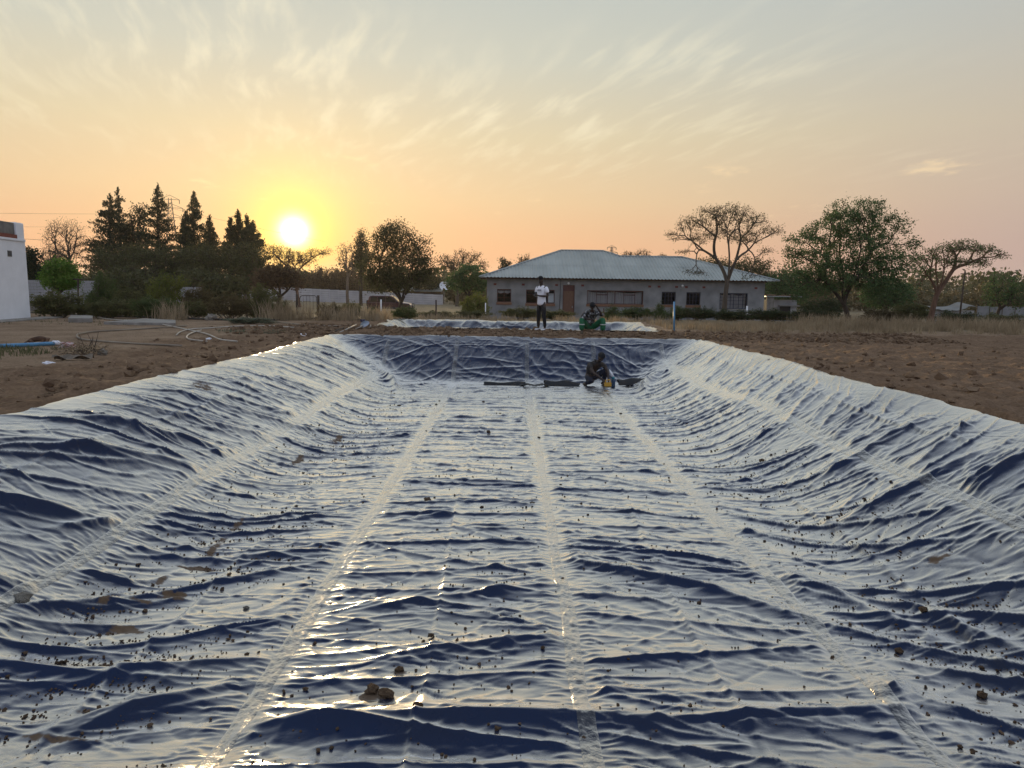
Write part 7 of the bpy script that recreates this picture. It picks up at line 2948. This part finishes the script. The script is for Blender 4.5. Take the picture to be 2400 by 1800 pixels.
def liner_crumbs():
    """crumbs of earth gathered in the hollows of the liner"""
    rng = np.random.default_rng(43)
    hollow = np.roll(LH, 11, 0) * 0.5 + np.roll(LH, -11, 0) * 0.5 - LH
    ny, nx = LH.shape
    n = 420000
    j = rng.integers(8, ny - 8, n)
    i = rng.integers(20, nx - 20, n)
    x, y = LGX[i], LGY[j]
    toe = np.exp(-(np.abs(x + 2.55) / 0.55) ** 2) + 0.85 * np.exp(-(np.abs(x - 3.15) / 0.65) ** 2)
    zone = 0.05 + 0.6 * toe + 0.25 * np.clip(fbm(x * 0.7, y * 0.7, 2, 411), 0, 1) * (x < 1.0)
    zone = zone * ((x > -3.3) & (x < 4.1)) * (y < 16.5)
    w = np.clip(hollow[j, i] * 80 - 0.25, 0, 1.0) ** 1.3 * zone + 0.0015 * zone
    keep = rng.random(n) < w * 0.8
    j, i, x, y = j[keep], i[keep], x[keep], y[keep]
    sz = np.clip(rng.lognormal(-5.35, 0.5, len(x)), 0.0025, 0.016)
    z = LZ[j, i] + sz * 0.5
    xx, yy = LXD[j, i], LYD[j, i]
    o = link('soil_crumbs', lumps_mesh('soil_crumbs', np.stack([xx, yy, z], -1), sz, CRUMB, 2))
    tag(o, 'dark crumbs of earth lying along the folds of the liner', 'soil crumbs', kind='stuff')


liner_crumbs()


def clod_on_liner(u, v, px, z=-DEPTH, label=None, mat=None, k=0, group=None, flat=0.6, name='soil_clod'):
    p = on_z(u, v, z)
    s = px * 0.40 * p[1] / F_PX
    lz = liner_z(p[0], p[1])
    yy = p[1]
    o = link(name, rock_mesh(k % 6, mat), None, loc=(p[0], yy, lz + s * flat * 0.55), rot=(0, 0, k * 1.3), scale=(s, s * 0.9, s * flat))
    tag(o, label or 'small brown soil clod lying loose on the blue liner', 'soil clod', group if label is None else None)
    return o


for k, (u, v, px, z, lb, mt) in enumerate([
        (45, 1330, 52, -0.62, 'large pale clod on the left bank beside the weld seam', PALESTONE),
        (872, 1636, 44, -DEPTH, 'largest brown mud clod, left one of the pair on the near floor', None),
        (905, 1648, 52, -DEPTH, 'broad flat mud clod, right one of the pair on the near floor', None),
        (1783, 1116, 17, -DEPTH, 'single dark clod at the foot of the right bank', None),
        (2106, 1545, 26, -DEPTH, 'round brown clod on the right of the near floor', None),
        (2307, 1570, 32, -0.95, 'biggest brown clod among the crumbs at the right edge', None),
        (2160, 1482, 26, -DEPTH, 'ragged brown clod heading the line of crumbs at lower right', None),
        (1248, 1187, 14, -DEPTH, 'dark clod just left of the middle weld seam', None),
        (1130, 1195, 13, -DEPTH, 'dark clod beside the packing crease, left of the middle seam', None),
        (1145, 1020, 13, -DEPTH, 'pointed clod far down the middle of the floor', None),
        (1098, 1110, 12, -DEPTH, 'round dark clod halfway down the floor', None),
        (1002, 1180, 26, -DEPTH, 'flat crumbly clod between the two left floor seams', None),
        (876, 1124, 11, -DEPTH, 'small clod on the left floor seam', None),
        (577, 1436, 18, -DEPTH, 'grey clod among the crumbs on the near left floor', PALESTONE),
        (695, 1200, 12, -DEPTH, 'upright dark clod on the left of the floor', None),
        (1010, 1503, 20, -DEPTH, 'crumbling clod on the packing crease of the near floor', None),
        (936, 1585, 30, -DEPTH, 'spread of crumbled earth above the pair of mud clods', None),
        (980, 1700, 34, -DEPTH, 'smear of brown earth on the front roll of the liner', None),
        (2018, 1250, 12, -DEPTH, 'dark clod where the right bank begins, by the folded pleat', None),
        (1937, 1252, 13, -DEPTH, 'brown clod on the right floor beside the seam', None)]):
    clod_on_liner(u, v, px, z, lb, mt, k)
_r = np.random.default_rng(77)
for k in range(60):
    u, v = 1198 + _r.normal(-150, 420), 930 + 820 * _r.random() ** 1.6
    q = on_z(u, v, -DEPTH)
    if not (-2.7 < q[0] < 3.2) or q[1] < 3.9 or q[1] > 17:
        continue
    clod_on_liner(u, v, _r.uniform(5, 10), -DEPTH, None, None, k, 'small soil clods scattered on the liner')


# ------------------------------------------------------------------ haze
def make_haze():
    mt = bpy.data.materials.new('evening_haze')
    mt.use_nodes = True
    t = mt.node_tree
    for n in list(t.nodes):
        if n.type != 'OUTPUT_MATERIAL':
            t.nodes.remove(n)
    v = t.nodes.new('ShaderNodeVolumePrincipled')
    v.inputs['Color'].default_value = (0.88, 0.85, 0.82, 1)
    v.inputs['Density'].default_value = 0.00022
    v.inputs['Anisotropy'].default_value = 0.45
    t.links.new(v.outputs[0], t.nodes['Material Output'].inputs['Volume'])
    o = MB().box(-5200, 5200, -900, 6500, -3.2, 42.0).build('haze', mt)
    tag(o, kind='stuff')


make_haze()
